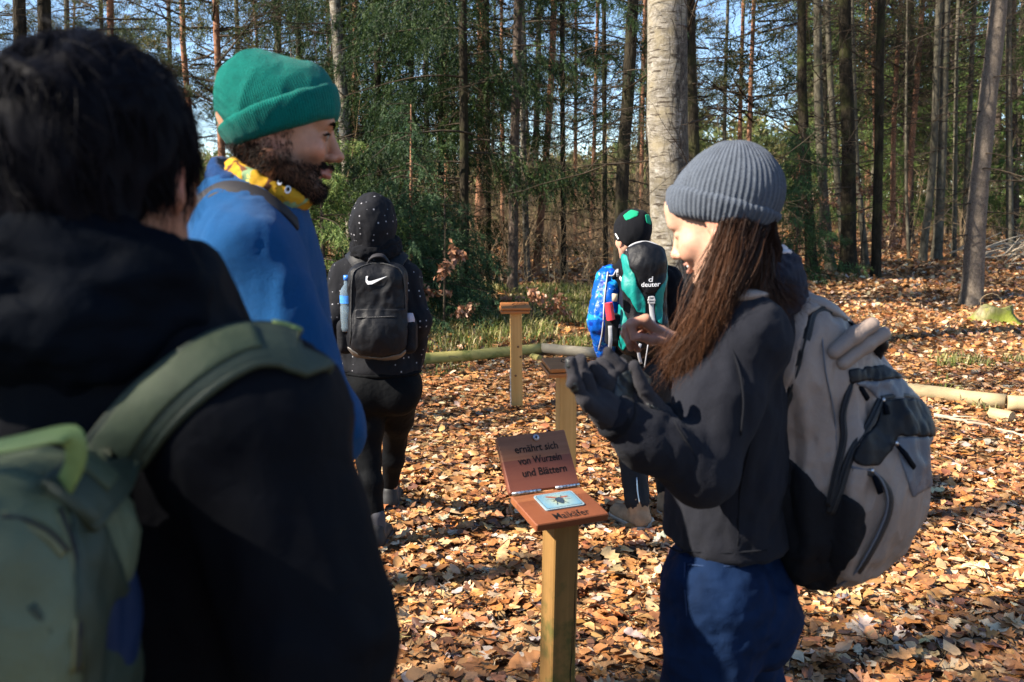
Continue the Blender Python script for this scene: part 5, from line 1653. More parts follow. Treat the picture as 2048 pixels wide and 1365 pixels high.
    # hair: a dark mass with strands
    HB = SDF().chain([P(.0, -.05, -.02), W(1495, 525, 1.80), W(1458, 585, 1.74), W(1420, 645, 1.705), W(1388, 700, 1.69)], [.056, .054, .046, .030, .012], .04)
    HB.chain([W(1498, 505, 1.80), W(1520, 545, 1.82), W(1560, 592, 1.83)], [.036, .030, .010], .03)
    HB.cap(W(1470, 488, 1.735), W(1432, 620, 1.70), .020, .020, .03)
    r = np.random.default_rng(21)
    wear('hair', HB, M['hair_base'], root, .007, [(.006, 25)], seed=4, stretch=(1, 1, .25))
    # strands from under the hat
    def lock(n, roots, mids, ends, jr, jm, je, wave=.006, m=14):
        out = np.zeros((n, m, 3))
        t = r.random(n); rt = np.array([[np.interp(a, np.linspace(0, 1, len(X)), np.array(X)[:, i]) for i in range(3)] for X in (roots,) for a in t])
        md = np.array([[np.interp(a, np.linspace(0, 1, len(mids)), np.array(mids)[:, i]) for i in range(3)] for a in np.clip(t + r.normal(0, .12, n), 0, 1)])
        en = np.array([[np.interp(a, np.linspace(0, 1, len(ends)), np.array(ends)[:, i]) for i in range(3)] for a in np.clip(t + r.normal(0, .2, n), 0, 1)])
        rt = rt + r.normal(0, jr, (n, 3)); md = md + r.normal(0, jm, (n, 3)); en = en + r.normal(0, je, (n, 3))
        ph = r.uniform(0, 6.28, (n, 1)); amp = wave * r.uniform(.3, 1.4, (n, 1))
        s_ = np.linspace(0, 1, m)
        for k, u in enumerate(s_):
            out[:, k] = (1 - u) ** 2 * rt + 2 * u * (1 - u) * (2 * md - .5 * (rt + en)) + u * u * en
        off = amp * np.sin(ph + s_[None] * r.uniform(5, 12, (n, 1))) * s_[None]
        out += off[..., None] * np.array([.8, -.3, .3]); out += (amp * np.cos(ph * 1.3 + s_[None] * 7) * s_[None])[..., None] * np.array([.2, -.8, .1])
        return out
    near = lock(13000, [W(1455, 438, 1.715), W(1490, 446, 1.71), W(1528, 455, 1.735)], [W(1410, 595, 1.665), W(1436, 590, 1.645), W(1474, 560, 1.665)],
                [W(1348, 722, 1.66), W(1372, 728, 1.65), W(1402, 690, 1.645), W(1425, 645, 1.64)], .006, .009, .014)
    back = lock(2600, [W(1510, 455, 1.735), W(1540, 450, 1.80)], [W(1512, 530, 1.72), W(1540, 530, 1.79)], [W(1475, 640, 1.665), W(1535, 625, 1.70), W(1600, 605, 1.76)], .006, .010, .016)
    wisp = lock(420, [W(1458, 440, 1.715), W(1480, 446, 1.71)], [W(1392, 605, 1.67), W(1420, 620, 1.65)], [W(1322, 732, 1.67), W(1352, 755, 1.65), W(1390, 755, 1.64)], .006, .016, .024, .010)
    face_w = lock(70, [W(1440, 440, 1.715), W(1462, 448, 1.71)], [W(1415, 510, 1.70), W(1435, 530, 1.68)], [W(1395, 580, 1.69), W(1410, 600, 1.67)], .004, .005, .010, .005)
    al = np.concatenate([near, back, wisp, face_w])
    strands(al, .0008, np.clip(.45 * r.random(len(al)) ** 1.3 + .75 * np.clip(noise3(al[:, 6], 55, 3) + .15, 0, 1), 0, 1), 'hair_strands', M['hair_brown'], root, .75)
    # fleece jumper
    T = SDF(); Mt = np.stack([np.cross(fw, [0, 0, 1.0]), fw, [0, 0, 1.0]], 1)
    T.ell(W(1462, 800, 1.84), (.185, .108, .22), Mt, .05).ell(W(1450, 980, 1.85), (.165, .118, .20), Mt, .06).ell(W(1450, 1110, 1.86), (.172, .138, .14), Mt, .05)
    T.cap(J['sh_l'] + [0, 0, -.005], J['neckb'] - [0, 0, .02], .078, .080, .05).cap(J['sh_r'], J['neckb'] - [0, 0, .03], .070, .075, .05)
    T.chain([J['sh_l'] + [0, 0, -.012], (J['sh_l'] + J['el_l']) * .5 + [-.012, 0, 0], J['el_l'], (J['el_l'] * .45 + J['wr_l'] * .55) + [.0, 0, -.006], J['wr_l'] + (J['el_l'] - J['wr_l']) * .10], [.080, .072, .060, .053, .036], .03)
    T.chain([J['sh_r'], J['el_r'], J['wr_r'] + (J['el_r'] - J['wr_r']) * .12], [.075, .06, .046], .03)
    T.plane(W(1450, 1114, 1.735), (0, .0, -1), .012)
    for pl in ([(1440, 640), (1472, 720), (1484, 800), (1478, 870)], [(1500, 880), (1480, 980), (1475, 1090)], [(1318, 1098), (1380, 1102), (1450, 1104), (1530, 1100)], [(1345, 845), (1390, 920), (1410, 985)]):
        Pn, Nn = T.drape(pl, 20, 1.2, .005); mb = MB(); mb.tube(Pn, .0022, 5); mb.build('seam', M['fleece_seam'], root, True)
    wear('fleece_jumper', T, M['dark_fleece'], root, .0075, [(.0065, 8), (.003, 19)], seed=12, stretch=(1, 1, .7))
    hem = SDF().fn(lambda p: T(p) - .003, (W(1450, 1108, 1.85) - [.25, .3, .02], W(1450, 1108, 1.85) + [.25, .3, .02]), .004)
    # shoulder yoke, quilted
    # open collar with striped scarf
    K = SDF().cap(W(1560, 615, 1.83), W(1558, 545, 1.84), .055, .050, .02).cap(W(1520, 620, 1.80), W(1530, 560, 1.80), .06, .055, .03)
    wear('collar', K, M['navy_knit'], root, .006, [(.004, 30)], seed=14, stretch=(1, 1, 1.6))
    for k in range(4):
        Kx = SDF().ell(W(1553, 503 + 9 * k, 1.84), (.028 + .002 * k, .045, .0065), None, .01)
        wear('scarf', Kx, M['red_knit'] if k % 2 else (M['white_knit'] if k == 0 else M['navy_knit']), root, .004, [(.002, 40)], seed=15 + k)
    Kf = SDF().ell(W(1556, 500, 1.84), (.018, .025, .010), None, .01); wear('scarf_fluff', Kf, M['white_knit'], root, .004, [(.004, 60)], seed=30)
    # jeans
    B = SDF().ell(J['pelvis'] + [0, 0, -.02], (.165, .140, .15), Mt, .05).ell(W(1525, 1235, 1.86), (.125, .07, .10), Mt, .05)
    B.chain([J['hip_l'], J['kn_l'], J['an_l']], [.108, .074, .060], .035).chain([J['hip_r'], J['kn_r'], J['an_r']], [.108, .074, .060], .035)
    B.plane(W(1450, 1085, 1.735), (0, 0, 1), .01)
    wear('jeans', B, M['jeans'], root, .008, [(.006, 9), (.003, 22)], seed=18, stretch=(.8, .8, 1.3))
    # seams and pocket stitching
    for pl in ([(1372, 1128), (1372, 1180), (1378, 1250)], [(1378, 1132), (1430, 1136), (1470, 1134)], [(1325, 1125), (1322, 1180), (1326, 1230)]):
        Pn, Nn = B.drape(pl, 14, 1.2, .004); mb = MB(); mb.tube(Pn, .0016, 5); mb.build('seam', M['denim_seam'], root, True)
    for q in 'rl':
        F = SDF().cap(J['an_' + q] - [0, 0, .05], J['toe_' + q], .042, .034, .02).cap(J['an_' + q], J['an_' + q] - [0, 0, .05], .046, .044)
        F.plane((0, 0, float(gh(*J['an_' + q][:2])) + .001), (0, 0, -1), .004)
        wear('shoe', F, M['shoe_black'], root, .007)
    # worn glove over the left hand
    GL = SDF(); hand_sdf(GL, left[0], left[1], left[2], left[3], left[4], .0106, .0165, .005)
    GL.cap(J['wr_l'] + (J['el_l'] - J['wr_l']) * .12, J['wr_l'], .034, .031, .015)
    wear('worn_glove', GL, M['glove'], root, .0032, [(.0022, 26)], seed=41, stretch=(1, 1, 1))
    CF = SDF().cap(J['wr_l'] + (J['el_l'] - J['wr_l']) * .15, J['wr_l'] + (J['el_l'] - J['wr_l']) * .02, .043, .040, .01)
    d = nrm(J['el_l'] - J['wr_l']); CF.plane(J['wr_l'] + (J['el_l'] - J['wr_l']) * .13, d, .006); CF.plane(J['wr_l'] + (J['el_l'] - J['wr_l']) * .03, -d, .006)
    wear('glove_cuff', CF, M['black_cloth'], root, .004, [(.0015, 60)], seed=43)
    Vt, Qt = GL.mesh(.0032); panel('fingertip_patch', Vt, Qt, [(1132, 717), (1147, 718), (1148, 735), (1133, 737)], M['leather'], root, .0012)
    panel('finger_patch', Vt, Qt, [(1138, 768), (1154, 764), (1158, 782), (1143, 786)], M['leather'], root, .0012)
    # sleeve cuff of the raised right arm
    CR = SDF().cap(J['wr_r'] + (J['el_r'] - J['wr_r']) * .28, J['wr_r'] + (J['el_r'] - J['wr_r']) * .10, .05, .056, .01); d = nrm(J['wr_r'] - J['el_r'])
    CR.plane(J['wr_r'] + (J['el_r'] - J['wr_r']) * .13, d, .004)
    wear('sleeve_cuff', CR, M['black_cloth'], root, .005)
    # white zip pull line on the jumper's front
    Pn, Nn = T.drape([(1352, 748), (1349, 765), (1347, 782)], 6, 1.2, .003); mb = MB(); mb.add(*strap_arrays(Pn, Nn, .004, .003)); mb.build('zip', M['strap_grey'], root, True)
    return T, S, J, GL
T_WOMAN, S_WOMAN, J_WOMAN, GLOVE_SDF = woman()

def held_glove():
    """empty right glove lying in her left palm, fingers up, palm leather towards the camera"""
    g = lambda a, b, y: W(a, b, y)
    Y = 1.60
    S = SDF()
    wr, pe = g(1305, 842, 1.585), g(1245, 775, 1.555)
    ac = (g(1232, 800, 1.535) - g(1272, 756, 1.58)) * .46
    fingers = [([g(1233, 798, 1.54), g(1210, 765, 1.535), g(1188, 734, 1.54)], 1.3), ([g(1243, 780, 1.55), g(1224, 754, 1.55), g(1204, 726, 1.56)], 1.22),
               ([g(1258, 768, 1.565), g(1240, 738, 1.565), g(1217, 706, 1.565)], 1.2), ([g(1266, 760, 1.58), g(1250, 742, 1.60), g(1238, 724, 1.615)], 1.2)]
    hand_sdf(S, wr, pe, ac, fingers, [g(1300, 802, 1.55), g(1282, 768, 1.54), g(1268, 734, 1.54)], .0102, .0155, .005)
    S.chain([g(1290, 825, 1.575), g(1322, 858, 1.60)], [.034, .038], .02)
    root = empty('glove', wr, 0, 'empty black glove with leather palm held in the woman\'s gloved hand', 'glove')
    V, Q = S.mesh(.0034); V = smooth_v(V, Q, 1); V = cloth_folds(V, Q, .0022, 26, 51, (1, 1, 1))
    link('shell', mesh_np('shell', V, Q), M['glove'], root)
    panel('palm_leather', V, Q, [(1236, 752), (1262, 738), (1266, 770), (1262, 832), (1240, 818), (1226, 795)], M['leather'], root, .002)
    CF = SDF().cap(g(1318, 852, 1.60), g(1345, 878, 1.62), .046, .048, .01); d = nrm(g(1345, 878, 1.62) - g(1318, 852, 1.60))
    CF.plane(g(1345, 878, 1.62), d, .005); CF.plane(g(1312, 846, 1.597), -d, .005)
    wear('cuff', CF, M['black_cloth'], root, .005, [(.003, 50)], seed=55)
    for k in range(3):
        pts = [(1298 + 9 * k + (4 if i % 2 else -4), 806 + i * 7 + 5 * k) for i in range(6)]
        Pn = np.array([S.hit(a, b, 1.2) for a, b in pts]); Pn = Pn + S.grad(Pn) * .002
        mb = MB(); mb.tube(Pn, .0016, 5); mb.build('elastic_stitching', M['leather'], root, True)
    Pn = np.array([S.hit(a, b, 1.2) for a, b in ((1255, 843), (1265, 846), (1275, 845))]); Pn = Pn + S.grad(Pn) * .003
    mb = MB(); mb.tube(Pn, .0022, 5); mb.build('orange_loop', M['orange'], root, True)
held_glove()
# ---------------------------------------------------------------- her grey beige backpack
def zip_on(S, pts, width, mat, root, name='zip', n=26, y0=1.2, off=.003, thick=.006, double=None):
    Pn, Nn = S.drape(pts, n, y0, off)
    mb = MB(); mb.add(*strap_arrays(Pn, Nn, width, thick)); o = mb.build(name, mat, root, True)
    if double:                                                            # the teeth line down the middle
        mb = MB(); mb.tube(Pn + Nn * (thick * .7), double, 5); mb.build('zip_teeth', M['zip_black'], o, True)
    return o
def pull_on(S, a, b, root, y0=1.2, w=.012, mat=None):
    p, q = S.hit(*a, y0), S.hit(*b, y0); n = S.grad((p + q)[None] / 2)[0]
    pts = np.array([p, p * .6 + q * .4, q]) + n * np.array([[.006], [.011], [.010]])
    mb = MB(); mb.add(*strap_arrays(pts, np.tile(n, (3, 1)), [w * .55, w, w], .004)); o = mb.build('zip_pull', mat or M['navy_shell'], root, True)
    t = nrm(q - p); pts = np.array([p - t * .008, p]) + n * .008
    mb = MB(); mb.tube(pts, .004, 6); mb.build('slider', M['metal'], o, True)
def woman_pack():
    S = SDF()
    S.ell(W(1592, 745, 1.87), (.112, .135, .165), None, .05).ell(W(1660, 900, 1.88), (.165, .150, .175), None, .07).ell(W(1662, 985, 1.88), (.190, .150, .15), None, .07)
    S.ell(W(1655, 1055, 1.88), (.140, .135, .110), None, .06).cap(W(1690, 720, 1.87), W(1790, 850, 1.88), .055, .06, .06)
    S.plane(W(1480, 900, 1.88), nrm([-1, 0, -.22]), .03)
    root = empty('backpack', W(1650, 1180, 1.88), 0, 'grey beige backpack with black mesh pockets worn by the woman in the grey beanie', 'backpack', 'backpacks worn by the visitors')
    V, Q = S.mesh(.0055)
    V = cloth_folds(V, Q, .011, 7, 61, (1.3, 1.3, .45)); V = cloth_folds(V, Q, .0035, 20, 62)
    N = normals(V, Q)
    link('main_body', mesh_np('main_body', V, Q), M['beige_pack'], root)
    pn = lambda nm, poly, mt, lift=.004: panel(nm, V, Q, poly, mt, root, lift, N=N)
    pn('mesh_pocket', [(1440, 870), (1535, 880), (1600, 935), (1655, 1000), (1690, 988), (1722, 1012), (1726, 1060), (1697, 1125), (1652, 1180), (1560, 1200), (1430, 1100)], M['mesh_black'], .010)
    pn('back_padding', [(1440, 560), (1600, 560), (1622, 615), (1603, 676), (1588, 741), (1570, 794), (1532, 870), (1440, 900)], M['mesh_black'], .004)
    pn('front_pocket_panel', [(1767, 800), (1838, 800), (1870, 840), (1870, 872), (1792, 873), (1785, 891), (1757, 931), (1717, 931), (1704, 921), (1722, 881), (1752, 846)], M['black_pack'], .006)
    pn('front_band', [(1697, 742), (1762, 730), (1810, 756), (1700, 766)], M['black_pack'], .004)
    pn('front_grey_panel', [(1702, 766), (1800, 758), (1840, 798), (1752, 798), (1737, 778)], M['grey_pack'], .003)
    pn('lower_grey_panel', [(1792, 874), (1880, 874), (1880, 960), (1825, 995), (1797, 906)], M['grey_pack'], .003)
    pn('side_edge_strip', [(1622, 600), (1604, 676), (1590, 741), (1570, 794), (1520, 890), (1506, 885), (1555, 800), (1573, 720), (1585, 640)], M['beige_pack'], .011)
    zz = lambda pts, w, **k: zip_on(S, pts, w, M['zip_black'], root, off=.006, **k)
    zz([(1706, 660), (1667, 628), (1627, 626), (1612, 676), (1597, 741), (1577, 794), (1545, 862), (1528, 905)], .019, double=.0028, n=40)
    zz([(1699, 762), (1683, 825), (1685, 880), (1668, 961), (1657, 1010)], .013, double=.002)
    zz([(1757, 803), (1737, 846), (1702, 906), (1677, 981), (1660, 1025)], .017, double=.0026)
    zz([(1702, 938), (1747, 951), (1775, 986), (1772, 1031), (1742, 1096), (1708, 1150)], .012)
    zz([(1757, 798), (1800, 793), (1840, 803)], .010)
    Pn, Nn = S.drape([(1700, 934), (1745, 945), (1768, 986), (1764, 1031), (1735, 1094), (1700, 1146), (1650, 1176)], 26, 1.2, .009)
    mb = MB(); mb.tube(Pn, .0028, 6); mb.build('piping', M['grey_pack'], root, True)
    for a, b in (((1706, 766), (1728, 800)), ((1762, 806), (1768, 832)), ((1741, 944), (1756, 985)), ((1788, 890), (1820, 936)), ((1690, 648), (1703, 664))):
        pull_on(S, a, b, root)
    # seams
    for pl in ([(1640, 640), (1650, 740), (1668, 830), (1672, 900)], [(1590, 800), (1630, 850), (1668, 905)]):
        Pn, Nn = S.drape(pl, 18, 1.2, .002); mb = MB(); mb.tube(Pn, .0016, 5); mb.build('seam', M['grey_pack'], root, True)
    # padded grab handle
    for k, (a, b) in enumerate((((1668, 704), (1744, 650)), ((1686, 726), (1766, 668)))):
        p0 = S.hit(*a, 1.2); p1 = W(b[0], b[1], p0[1] + .02 + .01 * k)
        H = SDF().chain([p0, p0 * .45 + p1 * .55 + [0, 0, .004], p1], [.015, .0165, .015], .01)
        wear('handle', H, M['beige_pack'], root, .0035, smooth=0)
    HH = SDF().chain([W(1758, 668, 1.80), W(1762, 690, 1.82), W(1748, 722, 1.85)], [.012, .013, .012], .01)
    wear('handle_lining', HH, M['black_pack'], root, .004)
    # shoulder strap over the near shoulder
    both = SDF(); both.ops = list(S.ops) + list(T_WOMAN.ops)
    both.ops = [op for op in both.ops if op[0] == '+']
    Pn, Nn = both.drape([(1432, 622), (1458, 606), (1500, 596), (1550, 596), (1592, 606), (1624, 630)], 24, 1.2, .008)
    mb = MB(); mb.add(*strap_arrays(Pn, Nn, np.linspace(.030, .046, 24), .012)); mb.build('shoulder_strap', M['beige_pack'], root, True)
    Pn, Nn = both.drape([(1605, 606), (1640, 612), (1690, 640)], 12, 1.2, .008)
    mb = MB(); mb.add(*strap_arrays(Pn, Nn, .036, .010)); mb.build('shoulder_strap', M['beige_pack'], root, True)
    Pn, Nn = T_WOMAN.drape([(1445, 640), (1432, 720), (1425, 800)], 14, 1.2, .006)
    return S
WOMAN_PACK = woman_pack()
# ---------------------------------------------------------------- walker in the polka dot hoodie, seen from behind
def walker_hood():
    Y = 4.1; fw = nrm([.05, 1, 0])
    O = W(750, 452, 4.08); Mh = hframe((.12, 1, -.1))
    J = dict(fwd=fw, pelvis=W(764, 760, Y), chest=W(755, 610, Y), neckb=W(752, 520, Y), neck=W(750, 480, Y),
             sh_l=W(694, 555, Y), el_l=W(671, 640, 4.02), wr_l=W(684, 712, 4.10), sh_r=W(808, 555, Y), el_r=W(832, 642, 4.05), wr_r=W(830, 715, 4.12),
             hip_l=W(728, 775, Y), hip_r=W(798, 775, Y))
    al = W(752, 1062, 3.96); stand(J, 'l', (al[0], 3.98), W(738, 920, 4.06), (.15, 1))
    ar = W(782, 985, 4.50); stand(J, 'r', (ar[0], 4.48), W(790, 885, 4.35), (.1, 1))
    root = empty('person', (J['pelvis'][0], Y, float(gh(J['pelvis'][0], Y))), 0, 'person in black polka dot hoodie and leggings walking away, hood up', 'person', 'visitors on the forest trail')
    S = body_sdf(J, sex='f', shrink=.016); head_sdf(S, O, Mh, .96)
    V, Q = S.mesh(.014, (O - .14, O + .14, .006)); C = head_cols(V, O, Mh, .96, (.42, .24, .16), (.4, .15, .12))
    link('body', mesh_np('body', V, Q, cols=C), M['skin'], root)
    Mt = np.stack([np.cross(fw, [0, 0, 1.0]), fw, [0, 0, 1.0]], 1)
    T = SDF().ell(J['chest'], (.195, .135, .24), Mt, .05).ell(W(760, 700, Y), (.175, .13, .15), Mt, .06).ell(W(762, 735, Y), (.182, .14, .09), Mt, .03)
    for q in 'lr': T.cap(J['sh_' + q], J['neckb'], .07, .07, .05).chain([J['sh_' + q], J['el_' + q], J['wr_' + q]], [.078, .060, .044], .03)
    T.plane(W(760, 742, Y), (0, 0, -1), .01)
    wear('hoodie', T, M['polka'], root, .010, [(.007, 8), (.003, 18)], seed=71)
    H = SDF().ell(O + Mh @ np.array([0, -.020, .022]), (.098, .118, .122), Mh, .03).cap(O + Mh @ np.array([0, -.03, -.02]), W(752, 500, 4.06), .092, .085, .04)
    H.ell(O + Mh @ np.array([0, .115, -.01]), (.066, .06, .095), Mh, .02, '-')
    wear('hood', H, M['polka'], root, .008, [(.006, 12), (.003, 25)], seed=72)
    for k, (a, b, rr) in enumerate(((500, 478, .105), (489, 470, .098))):
        K = SDF().fn(lambda p, c=W(752, a, 4.08), R_=rr: np.sqrt((np.hypot((p[:, 0] - c[0]) * .98, (p[:, 1] - c[1])) - R_ * .82) ** 2 + ((p[:, 2] - c[2]) * .8) ** 2) - .030, (W(752, a, 4.08) - [.14, .14, .05], W(752, a, 4.08) + [.14, .14, .05]), .02)
        wear('scarf', K, M['black_cloth'], root, .007, [(.006, 22)], seed=73 + k, stretch=(1, 1, 2))
    B = SDF().ell(W(764, 770, Y), (.180, .150, .135), Mt, .04)
    B.ell(W(728, 790, 4.03), (.092, .09, .095), None, .05).ell(W(798, 790, 4.03), (.092, .09, .095), None, .05)
    for q in 'lr':
        hp, kn, an = J['hip_' + q], J['kn_' + q], J['an_' + q]
        calf = kn * .68 + an * .32 + np.array([0, -.02, 0])
        B.chain([hp, hp * .45 + kn * .55, kn, calf, an + np.array([0, 0, .02])], [.102, .077, .054, .052, .040], .03)
    B.plane(W(764, 722, Y), (0, 0, 1), .008)
    wear('leggings', B, M['leggings'], root, .009, [(.0018, 12)], seed=75)
    wb = SDF().ell(W(764, 742, Y), (.186, .150, .030), Mt, .01); wear('waistband', wb, M['leggings'], root, .010)
    for q in 'lr':
        an = J['an_' + q]; z = float(gh(an[0], an[1]))
        K = SDF().chain([an + [0, 0, .06], an - [0, 0, .03]], [.042, .043], .01); wear('sock', K, M['sock'], root, .006)
        F = SDF().cap(an - [0, .025, .045], J['toe_' + q], .042, .034, .02).cap(an - [0, .02, .0], an - [0, .03, .05], .040, .044, .02).plane((0, 0, z + .028), (0, 0, -1), .004)
        wear('shoe', F, M['shoe_black'], root, .006)
        F = SDF().cap(an - [0, .028, .065], J['toe_' + q] - [0, 0, .005], .045, .037, .02).plane((0, 0, z + .030), (0, 0, 1), .003).plane((0, 0, z + .002), (0, 0, -1), .003)
        wear('sole', F, M['shoe_grey'], root, .006)
    return T
T_HOOD = walker_hood()
def hood_pack():
    c = W(754, 622, 3.90)
    S = SDF().box(c, (.128, .085, .205), .062, None).ell(c + [0, -.01, -.09], (.12, .105, .10), None, .05)
    root = empty('backpack', W(754, 722, 3.92), 0, 'black backpack with white swoosh worn by the person in polka dot hoodie', 'backpack', 'backpacks worn by the visitors')
    V, Q = S.mesh(.0065); V = cloth_folds(V, Q, .006, 9, 81); V = cloth_folds(V, Q, .002, 24, 82); N = normals(V, Q)
    link('main_body', mesh_np('main_body', V, Q), M['black_pack'], root)
    panel('base_band', V, Q, [(690, 690), (722, 712), (765, 716), (800, 708), (825, 690), (830, 740), (690, 740)], plain('brown_grey_leatherette', (.075, .068, .062), .4, .5, 0, .2, 30), root, .003, N=N)
    panel('front_pocket', V, Q, [(710, 622), (716, 619), (770, 617), (808, 618), (811, 640), (810, 690), (798, 704), (765, 711), (722, 707), (706, 694)], M['black_pack'], root, .012, N=N)
    zip_on(S, [(703, 690), (704, 620), (706, 560), (715, 540), (750, 530), (785, 535), (803, 552), (808, 620), (810, 690)], .006, M['zip_black'], root, n=44, y0=3, off=.006, thick=.006)
    zip_on(S, [(716, 637), (750, 637), (790, 634)], .006, M['zip_black'], root, n=16, y0=3, off=.017, thick=.005)
    pull_on(S, (717, 640), (719, 652), root, 3, .008, M['zip_black'])
    # the white mark
    T = [(733, 553), (735, 556), (733, 562), (735, 565), (742, 564), (776, 552.5), (742, 569), (734, 569.5), (732, 564)]
    sw = [(732.5, 553.5), (737, 553), (735, 559), (737.5, 562.5), (743, 562), (776, 553), (745, 568.5), (736, 569.5), (732, 564), (731.5, 558)]
    decal('white_mark', S, [sw], M['white'], root, 3, .009)
    Pn = np.array([W(a, b, y) for a, b, y in ((735, 528, 3.88), (745, 514, 3.86), (765, 512, 3.86), (778, 526, 3.88))]); mb = MB()
    mb.add(*strap_arrays(spline(Pn, 14), np.tile([0, -.5, 1.0], (14, 1)), .026, .008)); mb.build('grab_handle', M['strap_black'], root, True)
    pos = [op for op in T_HOOD.ops if op[0] == '+']; both = SDF(); both.ops = pos
    for pts in ([(730, 545), (716, 525), (704, 508), (700, 500)], [(780, 545), (793, 525), (803, 510), (806, 500)]):
        Pn, Nn = both.drape(pts, 14, 3, .012); mb = MB(); mb.add(*strap_arrays(Pn, Nn, .065, .012)); mb.build('shoulder_strap', M['black_pack'], root, True)
    # side pockets
    for sx in (-1, 1):
        K = SDF().box(c + [sx * .135, .0, -.11], (.036, .055, .075), .03)
        wear('side_pocket', K, M['mesh_black'], root, .007, [(.003, 20)], seed=84 + sx)
    # bottles standing in the side pockets
    bw = NT('clear_bottle_plastic').set(Roughness=.08, IOR=1.35); bw.b.inputs['Transmission Weight'].default_value = .85; bw.col((.55, .75, .9))
    blue = plain('blue_cap', (.03, .16, .55), .35, .5, 0, .05)
    base = W(697, 664, 3.86)
    b = empty('water_bottle', base, 0, 'clear plastic water bottle with blue cap in the black backpack\'s left pocket', 'bottle')
    prof = [(0, .0), (.030, .002), (.033, .02), (.031, .04), (.033, .055), (.033, .11), (.030, .118), (.033, .126), (.033, .165), (.028, .185), (.014, .205), (.013, .225)]
    def lathe(pr, n=16):
        a = np.linspace(0, 2 * np.pi, n, endpoint=False)
        Vv = np.array([[r_ * math.cos(t), r_ * math.sin(t), z] for r_, z in pr for t in a])
        Ff = np.array([(i * n + j, i * n + (j + 1) % n, (i + 1) * n + (j + 1) % n, (i + 1) * n + j) for i in range(len(pr) - 1) for j in range(n)])
        return Vv, Ff
    Vb, Fb = lathe(prof); o = link('bottle', mesh_np('bottle', Vb, Fb), bw.m, b, world_space=False)
    Vb, Fb = lathe([(0, .224), (.0155, .224), (.0155, .245), (0, .246)]); link('cap', mesh_np('cap', Vb, Fb), blue, b, world_space=False)
    Vb, Fb = lathe([(.0336, .126), (.0338, .16)]); link('label', mesh_np('label', Vb, Fb), plain('blue_label', (.05, .22, .6), .4, .4, 0, .5, 30), b, world_space=False)
    base = W(819, 684, 3.88)
    b = empty('bottle', base, 0, 'pale bottle in the black backpack\'s right pocket', 'bottle')
    Vb, Fb = lathe([(0, 0), (.024, .002), (.025, .10), (.018, .125), (.0, .127)]); link('bottle', mesh_np('bottle', Vb, Fb), plain('pale_bottle', (.35, .30, .33), .4, .4, 0, .3, 20), b, world_space=False)
    Vb, Fb = lathe([(.0252, .02), (.0256, .06)]); link('label', mesh_np('label', Vb, Fb), M['red_knit'], b, world_space=False)
hood_pack()

